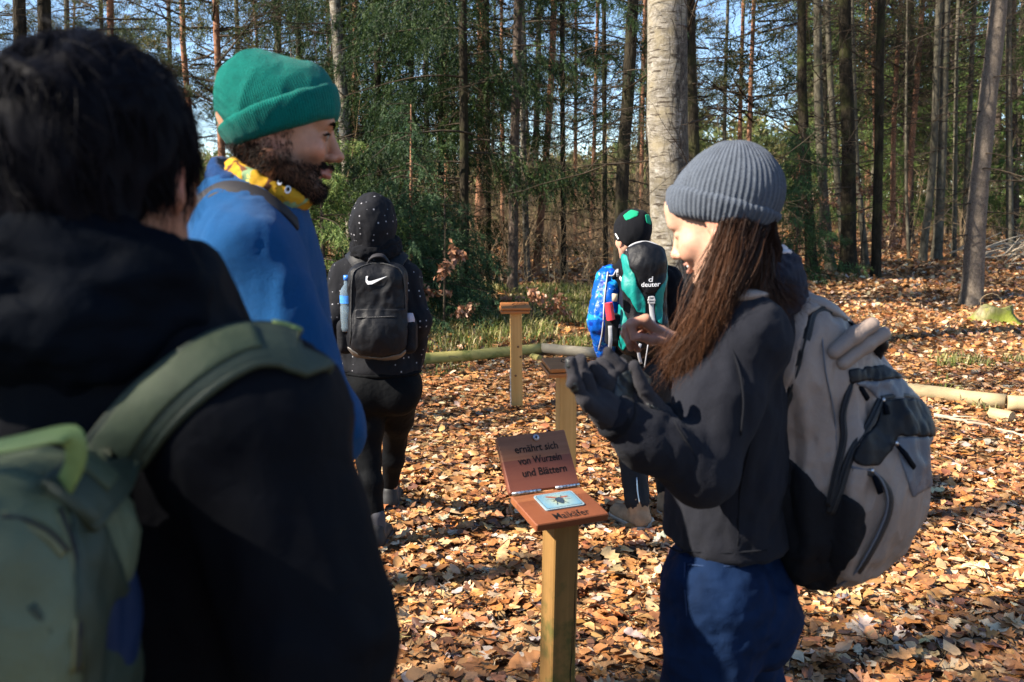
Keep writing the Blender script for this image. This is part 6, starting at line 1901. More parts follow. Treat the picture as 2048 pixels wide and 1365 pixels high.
# ---------------------------------------------------------------- walker in the black and green beanie with the teal pack
def walker_teal():
    Y = 4.4; fw = nrm([-.15, 1, 0])
    O = W(1263, 474, 4.35); Mh = hframe((-.45, 1, -.05), R(7))
    J = dict(fwd=fw, pelvis=W(1285, 735, Y), chest=W(1278, 620, Y), neckb=W(1272, 535, Y), neck=W(1265, 500, 4.36),
             sh_l=W(1222, 562, Y), el_l=W(1203, 645, 4.32), wr_l=W(1216, 712, 4.38), sh_r=W(1335, 560, Y), el_r=W(1354, 645, 4.4), wr_r=W(1340, 712, 4.45),
             hip_l=W(1262, 750, Y), hip_r=W(1314, 750, Y))
    al = W(1274, 1010, 4.24); stand(J, 'l', (al[0], 4.24), W(1262, 875, 4.36), (-.6, 1))
    ar = W(1335, 1000, 4.45); stand(J, 'r', (ar[0], 4.45), W(1325, 870, 4.45), (.2, 1))
    root = empty('person', (J['pelvis'][0], Y, float(gh(J['pelvis'][0], Y))), 0, 'person in blue patterned jacket and black and green beanie, seen from behind', 'person', 'visitors on the forest trail')
    S = body_sdf(J, sex='f', shrink=.018); head_sdf(S, O, Mh, .92)
    V, Q = S.mesh(.014, (O - .14, O + .14, .006)); C = head_cols(V, O, Mh, .92, (.50, .30, .21), (.4, .15, .12))
    link('body', mesh_np('body', V, Q, cols=C), M['skin'], root)
    D = SDF().ell(O + Mh @ np.array([0, -.015, .030]), (.084, .106, .098), Mh, .02).ell(W(1274, 445, 4.35), (.05, .05, .05), None, .05)
    hat = D.copy(); px_plane(hat, (1228, 478), (1292, 512), 4.3)
    V1, Q1 = hat.mesh(.006); V1 = cloth_folds(V1, Q1, .003, 14, 4)
    link('beanie', mesh_np('beanie', V1, Q1), M['black_cloth'], root)
    panel('green_panel', V1, Q1, [(1246, 432), (1262, 420), (1278, 424), (1276, 432), (1262, 438), (1252, 442)], M['green_panel'], root, .002)
    panel('green_side_panel', V1, Q1, [(1290, 430), (1300, 430), (1302, 450), (1293, 446)], M['green_panel'], root, .002)
    decal('white_print', D, [[(1231, 468), (1233, 466.5), (1239, 477), (1237, 478.5)]], M['white'], root, 3.5, .004)
    Mt = np.stack([np.cross(fw, [0, 0, 1.0]), fw, [0, 0, 1.0]], 1)
    T = SDF().ell(J['chest'], (.165, .12, .22), Mt, .05).ell(W(1282, 700, Y), (.165, .12, .12), Mt, .06)
    T.cap(J['neckb'], J['neckb'] + [0, 0, .05], .065, .06, .03)
    for q in 'lr': T.cap(J['sh_' + q], J['neckb'], .06, .06, .05)
    T.plane(W(1282, 728, Y), (0, 0, -1), .01)
    wear('jacket', T, M['black_cloth'], root, .010, [(.006, 10)], seed=91)
    for q in 'lr':
        A = SDF().chain([J['sh_' + q], J['el_' + q], J['wr_' + q]], [.070, .064, .048], .03)
        wear('sleeve', A, M['blue_print'] if q == 'l' else M['black_cloth'], root, .008, [(.009, 11), (.004, 26)], seed=92 + ord(q))
    # white piping down the left sleeve
    A = SDF().chain([J['sh_l'], J['el_l'], J['wr_l']], [.075, .068, .052], .03)
    for pts in ([(1216, 545), (1209, 600), (1205, 660), (1198, 700)], [(1232, 542), (1226, 552), (1218, 552)]):
        Pn, Nn = A.drape(pts, 14, 3.5, .004); mb = MB(); mb.tube(Pn, .004, 5); mb.build('piping', M['strap_grey'], root, True)
    B = SDF().ell(W(1286, 750, Y), (.165, .125, .13), Mt, .04)
    for q in 'lr': B.chain([J['hip_' + q], J['kn_' + q], J['an_' + q] + [0, 0, .05]], [.098, .068, .056], .03)
    B.plane(W(1286, 712, Y), (0, 0, 1), .008)
    wear('trousers', B, M['grey_trousers'], root, .009, [(.006, 10), (.003, 24)], seed=95)
    B2 = SDF(); B2.ops = [o for o in B.ops if o[0] == '+']
    zip_on(B2, [(1273, 955), (1275, 985), (1279, 1008)], .006, M['metal'], root, n=10, y0=3.4)
    for q in 'lr':
        an = J['an_' + q]; z = float(gh(an[0], an[1])); tw = J['toe_' + q]; d = nrm(tw - an); d[2] = 0
        F = SDF().cap(an - d * .035 - [0, 0, .035], tw + [0, 0, .008], .047, .041, .02).chain([an + [0, 0, .055], an - d * .03 - [0, 0, .04]], [.053, .047], .02).plane((0, 0, z + .034), (0, 0, -1), .004)
        F.cap(an + [0, 0, .04], an + [0, 0, .12], .040, .040, .01, '-')
        wear('boot', F, M['boot'], root, .006, [(.003, 22)], seed=97)
        F = SDF().cap(an - d * .040 - [0, 0, .055], tw, .052, .045, .02).plane((0, 0, z + .036), (0, 0, 1), .004).plane((0, 0, z + .002), (0, 0, -1), .004)
        wear('sole', F, M['sole'], root, .006)
    F = SDF(); return T
T_TEAL = walker_teal()
def teal_pack():
    S = SDF().box(W(1284, 630, 4.20), (.105, .095, .185), .06).ell(W(1284, 665, 4.19), (.112, .105, .10), None, .05)
    S.ell(W(1288, 530, 4.20), (.105, .105, .10), None, .06)
    root = empty('backpack', W(1284, 712, 4.2), 0, 'teal and black hiking pack with grey buckles on the blue jacketed walker', 'backpack', 'backpacks worn by the visitors')
    V, Q = S.mesh(.0062); V = cloth_folds(V, Q, .006, 10, 101); V = cloth_folds(V, Q, .002, 26, 102); N = normals(V, Q)
    link('main_body', mesh_np('main_body', V, Q), M['black_pack'], root)
    pn = lambda nm, poly, mt, l=.004: panel(nm, V, Q, poly, mt, root, l, N=N)
    pn('teal_panel', [(1241, 506), (1254, 512), (1262, 540), (1271, 552), (1272, 568), (1290, 598), (1292, 628), (1275, 625), (1262, 600), (1245, 580), (1243, 562), (1248, 548)], M['teal'])
    pn('teal_panel', [(1327, 508), (1334, 516), (1334, 560), (1326, 590), (1324, 650), (1312, 640), (1310, 590), (1322, 570)], M['teal'])
    pn('teal_panel', [(1236, 607), (1246, 618), (1256, 640), (1255, 690), (1246, 702), (1236, 690), (1244, 660), (1236, 640)], M['teal'])
    pn('lid_panel', [(1256, 500), (1290, 487), (1325, 498), (1330, 525), (1328, 562), (1310, 582), (1290, 588), (1277, 566), (1272, 550), (1263, 535)], M['black_pack'], .012)
    Pn, Nn = S.drape([(1255, 504), (1266, 490), (1285, 486), (1310, 488), (1326, 502)], 22, 3.4, .006); mb = MB(); mb.tube(Pn, .0055, 6); mb.build('piping', M['strap_grey'], root, True)
    # the round d-shaped emblem and the name under it
    dm = S.hit(1299, 558, 3.4); n = S.grad(dm)[0]
    rt = nrm(np.cross([0, 0, 1.0], n)); rt = -rt if rt[0] < 0 else rt; up = np.cross(rt, n); up = up if up[2] > 0 else -up
    def put_text(body, px, size, mat, nm, bold=True):
        p = S.hit(px[0], px[1], 3.4); me = text_mesh(body, size, bold)
        co = np.empty(len(me.vertices) * 3, np.float32); me.vertices.foreach_get('co', co); co = co.reshape(-1, 3)
        Pw = p + rt * co[:, :1] + up * co[:, 1:2]
        d = S(Pw); Pw = Pw + S.grad(Pw) * (-d + .024)[:, None]
        me.vertices.foreach_set('co', Pw.astype(np.float32).reshape(-1)); me.update()
        me.materials.append(mat); link(nm, me, None, root)
    put_text('deuter', (1299, 573), .030, M['white'], 'brand_lettering')
    put_text('d', (1299, 563), .040, M['white'], 'emblem')
    # straps, buckles
    def buckle(px, size, ang=0):
        p = S.hit(px[0], px[1], 3.4); n = S.grad(p[None])[0]; x = nrm(np.cross([0, 0, 1.0], n)); x = -x if x[0] < 0 else x; y = np.cross(n, x)
        c, s_ = math.cos(ang), math.sin(ang); x, y = x * c + y * s_, y * c - x * s_
        m = MB(); Mx = np.stack([x, y, n], 1)
        m.box(p + n * .016, (size, size * .25, .006), Mx, .002); m.box(p + n * .016 + y * size * .75, (size * .8, size * .18, .005), Mx, .002); m.box(p + n * .016 - y * size * .7, (size * .9, size * .2, .005), Mx, .002)
        for k in (-1, 1): m.box(p + n * .016 + x * k * size * .7, (size * .2, size * .7, .005), Mx, .002)
        m.box(p + n * .014, (size * .3, size * .6, .004), Mx, .001)
        m.build('buckle', M['buckle'], root)
    zip_on(S, [(1302, 592), (1303, 620), (1306, 650), (1308, 690)], .022, M['strap_grey'], root, 'strap', 16, 3.4, .006, .005); buckle((1302, 600), .018)
    zip_on(S, [(1238, 550), (1244, 558), (1250, 566)], .016, M['strap_grey'], root, 'strap', 8, 3.4, .006, .005); buckle((1236, 546), .016, -.6)
    zip_on(S, [(1218, 650), (1232, 655), (1250, 650)], .018, M['strap_grey'], root, 'strap', 10, 3.4, .006, .005); buckle((1232, 654), .016, .25)
    mb = MB()
    for pts, w in (([W(1220, 652, 4.12), W(1221, 680, 4.11), W(1219, 705, 4.13)], .018), ([W(1281, 688, 4.08), W(1277, 705, 4.07), W(1282, 728, 4.08)], .014), ([W(1296, 690, 4.08), W(1292, 715, 4.07), W(1289, 735, 4.08)], .005)):
        mb = MB(); mb.add(*strap_arrays(spline(pts, 10), np.tile([0, -1.0, 0], (10, 1)), w, .004)); mb.build('loose_strap', M['strap_grey'], root, True)
    # side pocket with a red flask
    K = SDF().box(W(1228, 660, 4.19), (.040, .055, .075), .03); wear('side_pocket', K, M['mesh_black'], root, .007, [(.003, 20)], seed=105)
    f = empty('flask', W(1222, 640, 4.12), 0, 'small red flask with cork coloured top in the teal pack\'s side pocket', 'flask')
    m = MB(); m.tube([W(1222, 640, 4.12), W(1217, 606, 4.12)], [.020, .019], 14); m.build('flask_body', M['red_plastic'], f, False)
    m = MB(); m.tube([W(1229, 603, 4.10), W(1230, 588, 4.10)], [.012, .014], 10); m.build('tag', M['twig_pale'], f, True)
teal_pack()
# ---------------------------------------------------------------- dark haired man close to the camera, seen from behind
def near_man():
    O = W(214, 330, .93); Mh = hframe((.16, .98, -.06)); fw = nrm([.12, 1, 0])
    J = dict(fwd=fw, pelvis=W(230, 1620, .95), chest=W(205, 950, .93), neckb=W(215, 560, .93), neck=W(225, 430, .93),
             sh_r=W(500, 840, .87), el_r=W(640, 1290, .82), wr_r=W(560, 1480, 1.05), sh_l=W(-130, 840, .98), el_l=W(-280, 1290, .95), wr_l=W(-150, 1480, 1.15),
             hip_r=W(330, 1700, .93), hip_l=W(130, 1700, .97))
    stand(J, 'r', (J['hip_r'][0], .95), (J['hip_r'][0], .97, .49), (.1, 1)); stand(J, 'l', (J['hip_l'][0], 1.0), (J['hip_l'][0], 1.02, .49), (-.1, 1))
    root = empty('person', (J['pelvis'][0], .95, float(gh(J['pelvis'][0], .95))), 0, 'black haired man in dark jacket close to the camera, back turned', 'person', 'visitors on the forest trail')
    S = body_sdf(J, shrink=.02); head_sdf(S, O, Mh, 1.0)
    S.cap(O + Mh @ np.array([0, -.02, -.06]), J['neckb'], .058, .062, .03)
    V, Q = S.mesh(.012, (O - .13, O + .13, .004)); C = head_cols(V, O, Mh, 1.0, (.30, .145, .09), (.3, .1, .08))
    link('body', mesh_np('body', V, Q, cols=C), M['skin'], root)
    # hair
    P = lambda x, y, z: O + Mh @ np.array([x, y, z])
    HB = SDF().ell(P(0, -.028, .032), (.091, .104, .088), Mh, .02).ell(P(0, -.070, -.035), (.072, .045, .080), Mh, .03).ell(P(.05, -.02, .01), (.042, .06, .05), Mh, .02)
    HB.ell(P(.094, .0, -.018), (.024, .022, .034), Mh, .012, '-').ell(P(-.094, .0, -.018), (.024, .022, .034), Mh, .012, '-').ell(P(0, .10, -.05), (.09, .075, .09), Mh, .02, '-')
    Vh, Qh = HB.mesh(.006); Vh = cloth_folds(Vh, Qh, .006, 24, 3)
    link('hair', mesh_np('hair', Vh, Qh), M['hair_black'], root)
    r = np.random.default_rng(8)
    N = normals(Vh, Qh); L = (Vh - O) @ Mh
    ok = np.where((L[:, 1] < .08))[0]; n = 15000
    k = r.choice(ok, n); base = Vh[k] - N[k] * .004; lz = L[k, 2]
    crown = P(0, -.035, .11)
    away = base - crown; away -= N[k] * np.sum(away * N[k], 1, keepdims=True); away /= np.linalg.norm(away, axis=1, keepdims=True) + 1e-6
    # swirl from the crown, then down towards the nape
    sw = np.cross(N[k], away)
    clump = noise3(base, 38, 4)[:, None]; clump2 = noise3(base, 55, 9)[:, None]
    d = away * 1.0 + sw * (.35 + .5 * clump) + N[k] * (.18 + .25 * clump2 + .12 * sstep(.06, .12, lz)[:, None]) + r.normal(0, .16, (n, 3)) + np.array([0, 0, -.35])
    d /= np.linalg.norm(d, axis=1, keepdims=True)
    ln = r.uniform(.022, .052, (n, 1)) * np.where(lz < -.02, .6, 1.0)[:, None]
    u = np.linspace(0, 1, 7)
    out = np.stack([base + d * ln * a + (N[k] * -.30 + np.array([0, 0, -.35])) * ln * a * a * .8 + sw * ln * a * a * .3 * clump for a in u], 1)
    nf = 420; kf = r.choice(np.where((L[:, 1] < .08) & (L[:, 2] > .05))[0], nf); bf = Vh[kf]; df = N[kf] * .5 + sw[:nf] * 0 + np.cross(N[kf], [0, 0, 1.0]) * r.normal(0, .9, (nf, 1)) + r.normal(0, .35, (nf, 3)); df /= np.linalg.norm(df, axis=1, keepdims=True); lf = r.uniform(.03, .075, (nf, 1))
    fly = np.stack([bf + df * lf * a + np.array([0, 0, -.55]) * lf * a * a for a in u], 1)
    out = np.concatenate([out, fly]); clump = np.concatenate([clump, np.zeros((nf, 1))]); n = len(out)
    cl = np.clip(.3 + .5 * clump[:, 0] + r.normal(0, .2, n), 0, 1)
    strands(out, .0011, cl, 'hair_strands', M['hair_black'], root)
    # jacket
    T = SDF(); Mt = np.stack([np.cross(fw, [0, 0, 1.0]), fw, [0, 0, 1.0]], 1)
    T.ell(W(200, 960, .94), (.225, .135, .24), Mt, .05).ell(W(210, 1300, .95), (.21, .14, .22), Mt, .06).ell(W(220, 1560, .95), (.215, .15, .14), Mt, .05)
    T.cap(J['sh_r'], W(215, 700, .93), .082, .10, .05).cap(J['sh_l'], W(215, 700, .93), .082, .10, .05)
    T.chain([J['sh_r'] + [0, 0, -.01], J['el_r'], J['wr_r']], [.086, .068, .052], .03).chain([J['sh_l'], J['el_l'], J['wr_l']], [.088, .074, .055], .03)
    T.ell(W(170, 590, .90), (.125, .105, .075), None, .04).ell(W(300, 620, .92), (.075, .09, .055), None, .04)
    wear('jacket', T, M['black_jacket'], root, .009, [(.009, 6), (.004, 15)], seed=111)
    H = SDF().ell(W(130, 560, .855), (.125, .060, .072), None, .04).ell(W(60, 640, .83), (.12, .055, .07), None, .04).ell(W(250, 600, .87), (.075, .06, .055), None, .04)
    wear('hood', H, M['navy_shell'], root, .007, [(.011, 9), (.004, 22)], seed=113, stretch=(.6, 1, 1.5))
    B = SDF().ell(J['pelvis'], (.18, .13, .14), Mt, .04)
    for q in 'rl':
        B.chain([J['hip_' + q], J['kn_' + q], J['an_' + q]], [.10, .072, .06], .03)
    wear('trousers', B, M['grey_trousers'], root, .014, [(.006, 8)], seed=115)
    for q in 'rl':
        F = SDF().cap(J['an_' + q] - [0, 0, .05], J['toe_' + q], .046, .036, .02).cap(J['an_' + q], J['an_' + q] - [0, 0, .05], .046, .046)
        F.plane((0, 0, float(gh(*J['an_' + q][:2])) + .001), (0, 0, -1), .004); wear('shoe', F, M['shoe_black'], root, .008)
    return T
T_NEAR = near_man()
def near_pack():
    c = W(-120, 1400, .70)
    S = SDF().box(c + [0, 0, 0], (.145, .085, .20), .06).ell(W(-100, 1130, .70), (.125, .08, .085), None, .05)
    S.ell(W(-60, 1330, .63), (.085, .050, .13), None, .03)
    root = empty('backpack', W(-120, 1500, .70), 0, 'olive green backpack with lime grab loop on the black haired man', 'backpack', 'backpacks worn by the visitors')
    V, Q = S.mesh(.0055); V = cloth_folds(V, Q, .008, 9, 121, (1, 1, .6)); V = cloth_folds(V, Q, .003, 24, 122); N = normals(V, Q)
    link('main_body', mesh_np('main_body', V, Q), M['olive'], root)
    pn = lambda nm, poly, mt, l=.004: panel(nm, V, Q, poly, mt, root, l, N=N)
    pn('side_panel', [(140, 1010), (190, 1010), (250, 1160), (300, 1300), (300, 1400), (170, 1400), (150, 1200)], M['olive_dark'], .003)
    for pts, w in (([(0, 1045), (40, 1052), (85, 1075), (118, 1110)], .012), ([(105, 1030), (130, 1110), (140, 1210), (140, 1340)], .010)):
        zip_on(S, pts, w, M['zip_olive'], root, 'zip', 22, .35, .005, .006, .0016)
    zip_on(S, [(60, 1210), (95, 1260), (110, 1300)], .006, M['olive_dark'], root, 'seam', 12, .35, .003, .004)
    bl = SDF().ell(W(238, 1260, .72), (.012, .035, .08), None, .02)
    wear('blue_lining', bl, M['navy_lining'], root, .006, [(.003, 20)], seed=125)
    # padded strap over the shoulder: broad foam band, narrow raised band and rolled edge
    pos = SDF(); pos.ops = [o for o in T_NEAR.ops if o[0] == '+'] + [o for o in S.ops if o[0] == '+']
    line = [(120, 1030), (205, 942), (300, 836), (400, 755), (480, 713), (548, 708), (592, 724)]
    Pn, Nn = pos.drape(line, 40, .35, .012)
    for _ in range(3): Pn[1:-1] = .5 * Pn[1:-1] + .25 * (Pn[:-2] + Pn[2:]); Nn[1:-1] = .5 * Nn[1:-1] + .25 * (Nn[:-2] + Nn[2:])
    e = Pn[-1]; ext = np.array([e + [-.006, .014, -.006], e + [-.016, .026, -.026], e + [-.026, .030, -.058]]); Pn = np.concatenate([Pn[:-1], spline(np.concatenate([Pn[-2:], ext]), 10)[3:]]); nn_ = np.array([nrm([.3, .3 + .07 * i, .8 - .12 * i]) for i in range(7)]); Nn = np.concatenate([Nn[:-1], nn_])
    wd = np.linspace(.048, .060, len(Pn))
    mb = MB(); mb.add(*strap_arrays(Pn, Nn, wd, .011)); so = mb.build('shoulder_strap', M['olive_dark'], root, True)
    S2 = np.cross(np.gradient(Pn, axis=0), Nn); S2 /= np.linalg.norm(S2, axis=1, keepdims=True)
    mb = MB(); mb.add(*strap_arrays(Pn[3:30] + Nn[3:30] * .0075 - S2[3:30] * .004, Nn[3:30], .034, .004)); mb.build('webbing', M['olive_mid'], so, True)
    for sg in (-1, 1):
        mb = MB(); mb.tube(Pn + S2 * sg * (wd * .5)[:, None], .0045, 7); mb.build('rolled_edge', M['olive_dark'], so, True)
    mb = MB(); mb.tube((Pn + S2 * -1 * (wd * .5)[:, None])[-14:-5] + Nn[-14:-5] * .003, .0036, 6); mb.build('lime_edge', M['lime'], so, True)
    # lime grab loop
    p = spline([W(-60, 905, .66), W(40, 885, .645), W(128, 868, .64), W(150, 890, .64), W(148, 930, .645), W(128, 975, .66)], 30)
    nn = np.tile(nrm([-.05, -1, .35]), (30, 1)); nn[:14] = nrm([0, -.6, 1.0])
    for _ in range(4): nn[1:-1] = .5 * nn[1:-1] + .25 * (nn[:-2] + nn[2:])
    mb = MB(); mb.add(*strap_arrays(p, nn, .017, .0022)); mb.build('grab_loop', M['lime'], root, True)
    return S
near_pack()
# ---------------------------------------------------------------- quiz signposts
def board_mats():
    b = {}
    b['warm'] = wood('oiled_larch', (.30, .105, .03), (.50, .20, .06), 0, 55, .38, .4)
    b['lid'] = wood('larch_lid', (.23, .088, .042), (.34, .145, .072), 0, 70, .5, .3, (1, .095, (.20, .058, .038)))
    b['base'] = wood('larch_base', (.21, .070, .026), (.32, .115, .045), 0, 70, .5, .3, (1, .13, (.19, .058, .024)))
    b['post'] = wood('pine_post', (.42, .22, .06), (.62, .37, .125), 2, 26, .6, .3)
    b['post_old'] = wood('weathered_pine_post', (.15, .08, .024), (.30, .165, .05), 2, 34, .7, .25, None, ((.10, .085, .022), .35, .32))
    return b
BM = board_mats()
def box_obj(name, size, mtx, mat, parent, bev=.003):
    """size = full lengths, origin at the corner; mtx = 4x4 world"""
    m = MB(); sx, sy, sz = size
    m.box((sx / 2, sy / 2, sz / 2), (sx / 2, sy / 2, sz / 2), None, bev)
    o = link(name, m.mesh(name), mat, parent)
    o.matrix_basis = mtx
    return o
def frame4(p, x, y, z):
    return Matrix([[float(x[i]), float(y[i]), float(z[i]), float(p[i])] for i in range(3)] + [[0, 0, 0, 1]])
def screw(p, n, r, parent, mat=None, name='screw'):
    m = MB(); m.tube([p, p + n * r * .45, p + n * r * .6], [r, r * .95, r * .5], 12); m.build(name, mat or M['steel'], parent, True)
def knot_mark(o_parent, p, n, r):
    m = MB(); m.tube([p - n * .002, p + n * .0012], [r, r * .9], 10); m.build('knot', wood('knot_wood', (.10, .04, .015), (.22, .10, .04), 0, 40), o_parent, True)

def open_sign():
    psi = R(24); a = np.array([math.cos(psi), math.sin(psi), 0]); h = np.array([math.sin(psi), -math.cos(psi), 0])
    tau = R(9.4); b = h * math.cos(tau) - np.array([0, 0, 1]) * math.sin(tau)          # from hinge towards the reader
    n = np.cross(b, a); n = n if n[2] > 0 else -n
    H = W(1021, 992, 2.45); w, d, t = .222, .174, .022
    foot = W(1108, 1365, 2.33); 
    c0 = H + a * w * .53 + b * d * .52 - n * t
    gz = float(gh(c0[0] - .012, c0[1] - .01))
    root = empty('signpost', (c0[0] - .012, c0[1] - .01, gz), 0, 'front wooden quiz signpost with its hinged lid open, lettered in German', 'signpost', 'wooden quiz signposts')
    # post (leans a hair)
    s = .078; up = nrm(np.array([.016, .01, 1.0])); px_ = nrm(a - up * np.dot(a, up)); py_ = np.cross(up, px_)
    L = (c0[2] - gz) + .1
    o0 = c0 + up * .002 - up * L
    box_obj('post', (s, s, L - .006), frame4(o0 - px_ * s / 2 - py_ * s / 2, px_, py_, up), BM['post_old'], root, .004)
    rr = np.random.default_rng(2)
    for fx, z0, z1 in ((.3, .25, .62), (-.15, .05, .38), (.38, .50, .80)):
        q = [o0 + up * L * (z0 + (z1 - z0) * t) - py_ * (s / 2 + .0004) + px_ * s * (fx + rr.normal(0, .012)) for t in np.linspace(0, 1, 7)]
        m = MB(); m.tube(np.array(q), [.0003, .0009, .0012, .0014, .0012, .0008, .0003], 5); m.build('crack', M['ink'], root, True)
    # lower board, local x = a, local y = towards the hinge
    y = -b
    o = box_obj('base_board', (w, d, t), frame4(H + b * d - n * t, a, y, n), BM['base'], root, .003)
    # lid leaning back
    back = -h; v = nrm(back * .098 + np.array([0, 0, .141])); ln = np.cross(a, v); ln = -ln if ln @ h < 0 else ln
    HL = H + n * .003 + v * .003
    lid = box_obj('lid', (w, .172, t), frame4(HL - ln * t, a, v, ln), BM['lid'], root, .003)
    # hinges
    for u0, u1 in ((.02, .42), (.64, .985)):
        m = MB(); m.tube([H + a * w * u0 + n * .004 + ln * .002, H + a * w * u1 + n * .004 + ln * .002], .0048, 8); hg = m.build('hinge', M['hinge'], root, True)
        k = 7
        for i in range(1, k):
            p = H + a * w * (u0 + (u1 - u0) * i / k) + n * .004 + ln * .002
            m = MB(); m.tube([p - a * .0006, p + a * .0006], .0053, 8); m.build('hinge_joint', M['zip_black'], hg, True)
    # magnet at the head of the lid
    p = HL + a * w * .545 + v * .156 + ln * .0005
    m = MB(); m.tube([p, p + ln * .005], [.0095, .0095], 20); mg = m.build('magnet', plain('nickel_magnet', (.55, .52, .55), .35, .5, .6, .1), lid, True)
    m = MB(); m.tube([p + ln * .0035, p + ln * .0066], [.0042, .0036], 12); m.build('screw', M['zip_black'], root, True)
    def lettering(body, org, ux, vy, nn, size, width, spc=1.0):
        me = text_mesh(body, size, True, 0, spc); co = np.empty(len(me.vertices) * 3, np.float32); me.vertices.foreach_get('co', co); co = co.reshape(-1, 3)
        co[:, 0] *= width / max(np.ptp(co[:, 0]), 1e-6); co[:, 1] *= 1.22
        wob = .0006 * np.sin(co[:, 0] * 300 + org[0] * 900)
        Pw = org + co[:, :1] * ux + (co[:, 1:2] + wob[:, None]) * vy + nn * .0008
        me.vertices.foreach_set('co', Pw.astype(np.float32).reshape(-1)); me.update(); me.materials.append(M['ink'])
        return link('lettering', me, None, root)
    slant = lambda k: nrm(a + v * k)
    for body, u, q, wd in (('ernährt sich', .52, .116, .139), ('von Wurzeln', .53, .080, .140), ('und Blättern', .55, .043, .142)):
        lettering(body, HL + a * w * u + v * q, slant(.0), nrm(v + a * .02), ln, .026, wd, 1.0)
    lettering('Maikäfer', H + b * d * .93 + a * w * .53, a, -b * 1.3, n, .029, .108, 1.0)
    # picture plate with a flying beetle
    pl = MB(); c = H + a * w * .535 + b * d * .40 + n * .0006
    pw, ph = .122, .088
    Mx = np.stack([a, -b, n], 1)
    def rrect(wd, ht, rad, z, k=5):
        pts = []
        for cx, cy, a0 in ((1, 1, 0), (-1, 1, 90), (-1, -1, 180), (1, -1, 270)):
            for i in range(k + 1):
                q = R(a0 + 90 * i / k); pts.append((cx * (wd / 2 - rad) + rad * math.cos(q), cy * (ht / 2 - rad) + rad * math.sin(q), z))
        return np.array(pts)
    def sheet(name, V2, mat, parent, z0=0.0):
        V2 = np.asarray(V2, float)
        if V2.shape[1] == 2: V2 = np.c_[V2, np.full(len(V2), z0)]
        return link(name, mesh_np(name, c + V2 @ Mx.T, [tuple(range(len(V2)))], smooth=False), mat, parent)
    r0 = rrect(pw, ph, .008, 0); r1 = rrect(pw, ph, .008, .0035); k = len(r0)
    Vv = np.concatenate([r0, r1]); Ff = [tuple(range(k, 2 * k))] + [(i, (i + 1) % k, k + (i + 1) % k, k + i) for i in range(k)]
    plate = link('picture_plate', mesh_np('picture_plate', c + Vv @ Mx.T, Ff, smooth=False), plain('pale_blue_plate', (.27, .38, .42), .35, .5, 0, .05, 20), root)
    def pic():
        t = NT('sky_print').set(Roughness=.35); o = t.coord(); g = t.mapping(o, loc=tuple(-c * 1.0)); 
        ln_ = t.n('ShaderNodeVectorMath', operation='LENGTH'); t.l(g, ln_.inputs[0])
        t.col(t.ramp(t.math('MULTIPLY', ln_.outputs['Value'], 14.0), [(0.08, (.44, .44, .22)), (.42, (.25, .37, .37)), (.8, (.14, .30, .40))])); return t.m
    sheet('printed_sky', rrect(pw - .012, ph - .012, .006, .0042), pic(), plate)
    inn = rrect(pw - .010, ph - .010, .006, .0040)
    sheet('printed_border', inn, M['ink'], plate)
    el = lambda x, y, rx, ry, rot, n_=18: [(x + math.cos(q) * rx * math.cos(rot) - math.sin(q) * ry * math.sin(rot), y + math.cos(q) * rx * math.sin(rot) + math.sin(q) * ry * math.cos(rot)) for q in np.linspace(0, 6.283, n_, endpoint=False)]
    dark = plain('beetle_dark_print', (.035, .06, .085), .4, .4, 0, .4, 200); wing = plain('beetle_wing_print', (.36, .12, .07), .4, .4, 0, .3, 200); pale = plain('beetle_pale_wing_print', (.30, .38, .36), .4, .4, 0, .2, 200)
    sheet('printed_wing', el(-.017, .019, .017, .0042, R(-24)), wing, plate, .0053); sheet('printed_wing', el(.020, .012, .014, .0038, R(4)), wing, plate, .0053)
    sheet('printed_wing', el(-.022, .010, .014, .003, R(-8)), pale, plate, .0050); sheet('printed_wing', el(.026, .004, .013, .0035, R(-12)), pale, plate, .0050)
    sheet('printed_beetle', [(-.012, .004), (-.004, .012), (.006, .013), (.013, .006), (.012, -.008), (.004, -.022), (0, -.024), (-.006, -.018), (-.012, -.008)], dark, plate, .0056)
    for x0, y0, x1, y1 in ((-.010, -.008, -.018, -.026), (.010, -.012, .018, -.028), (.010, .012, .016, .022), (-.012, 0, -.022, -.006)):
        q = nrm([-(y1 - y0), x1 - x0, 0])[:2] * .0009
        sheet('printed_leg', [(x0 + q[0], y0 + q[1]), (x0 - q[0], y0 - q[1]), (x1 - q[0], y1 - q[1]), (x1 + q[0], y1 + q[1])], dark, plate, .0054)
open_sign()

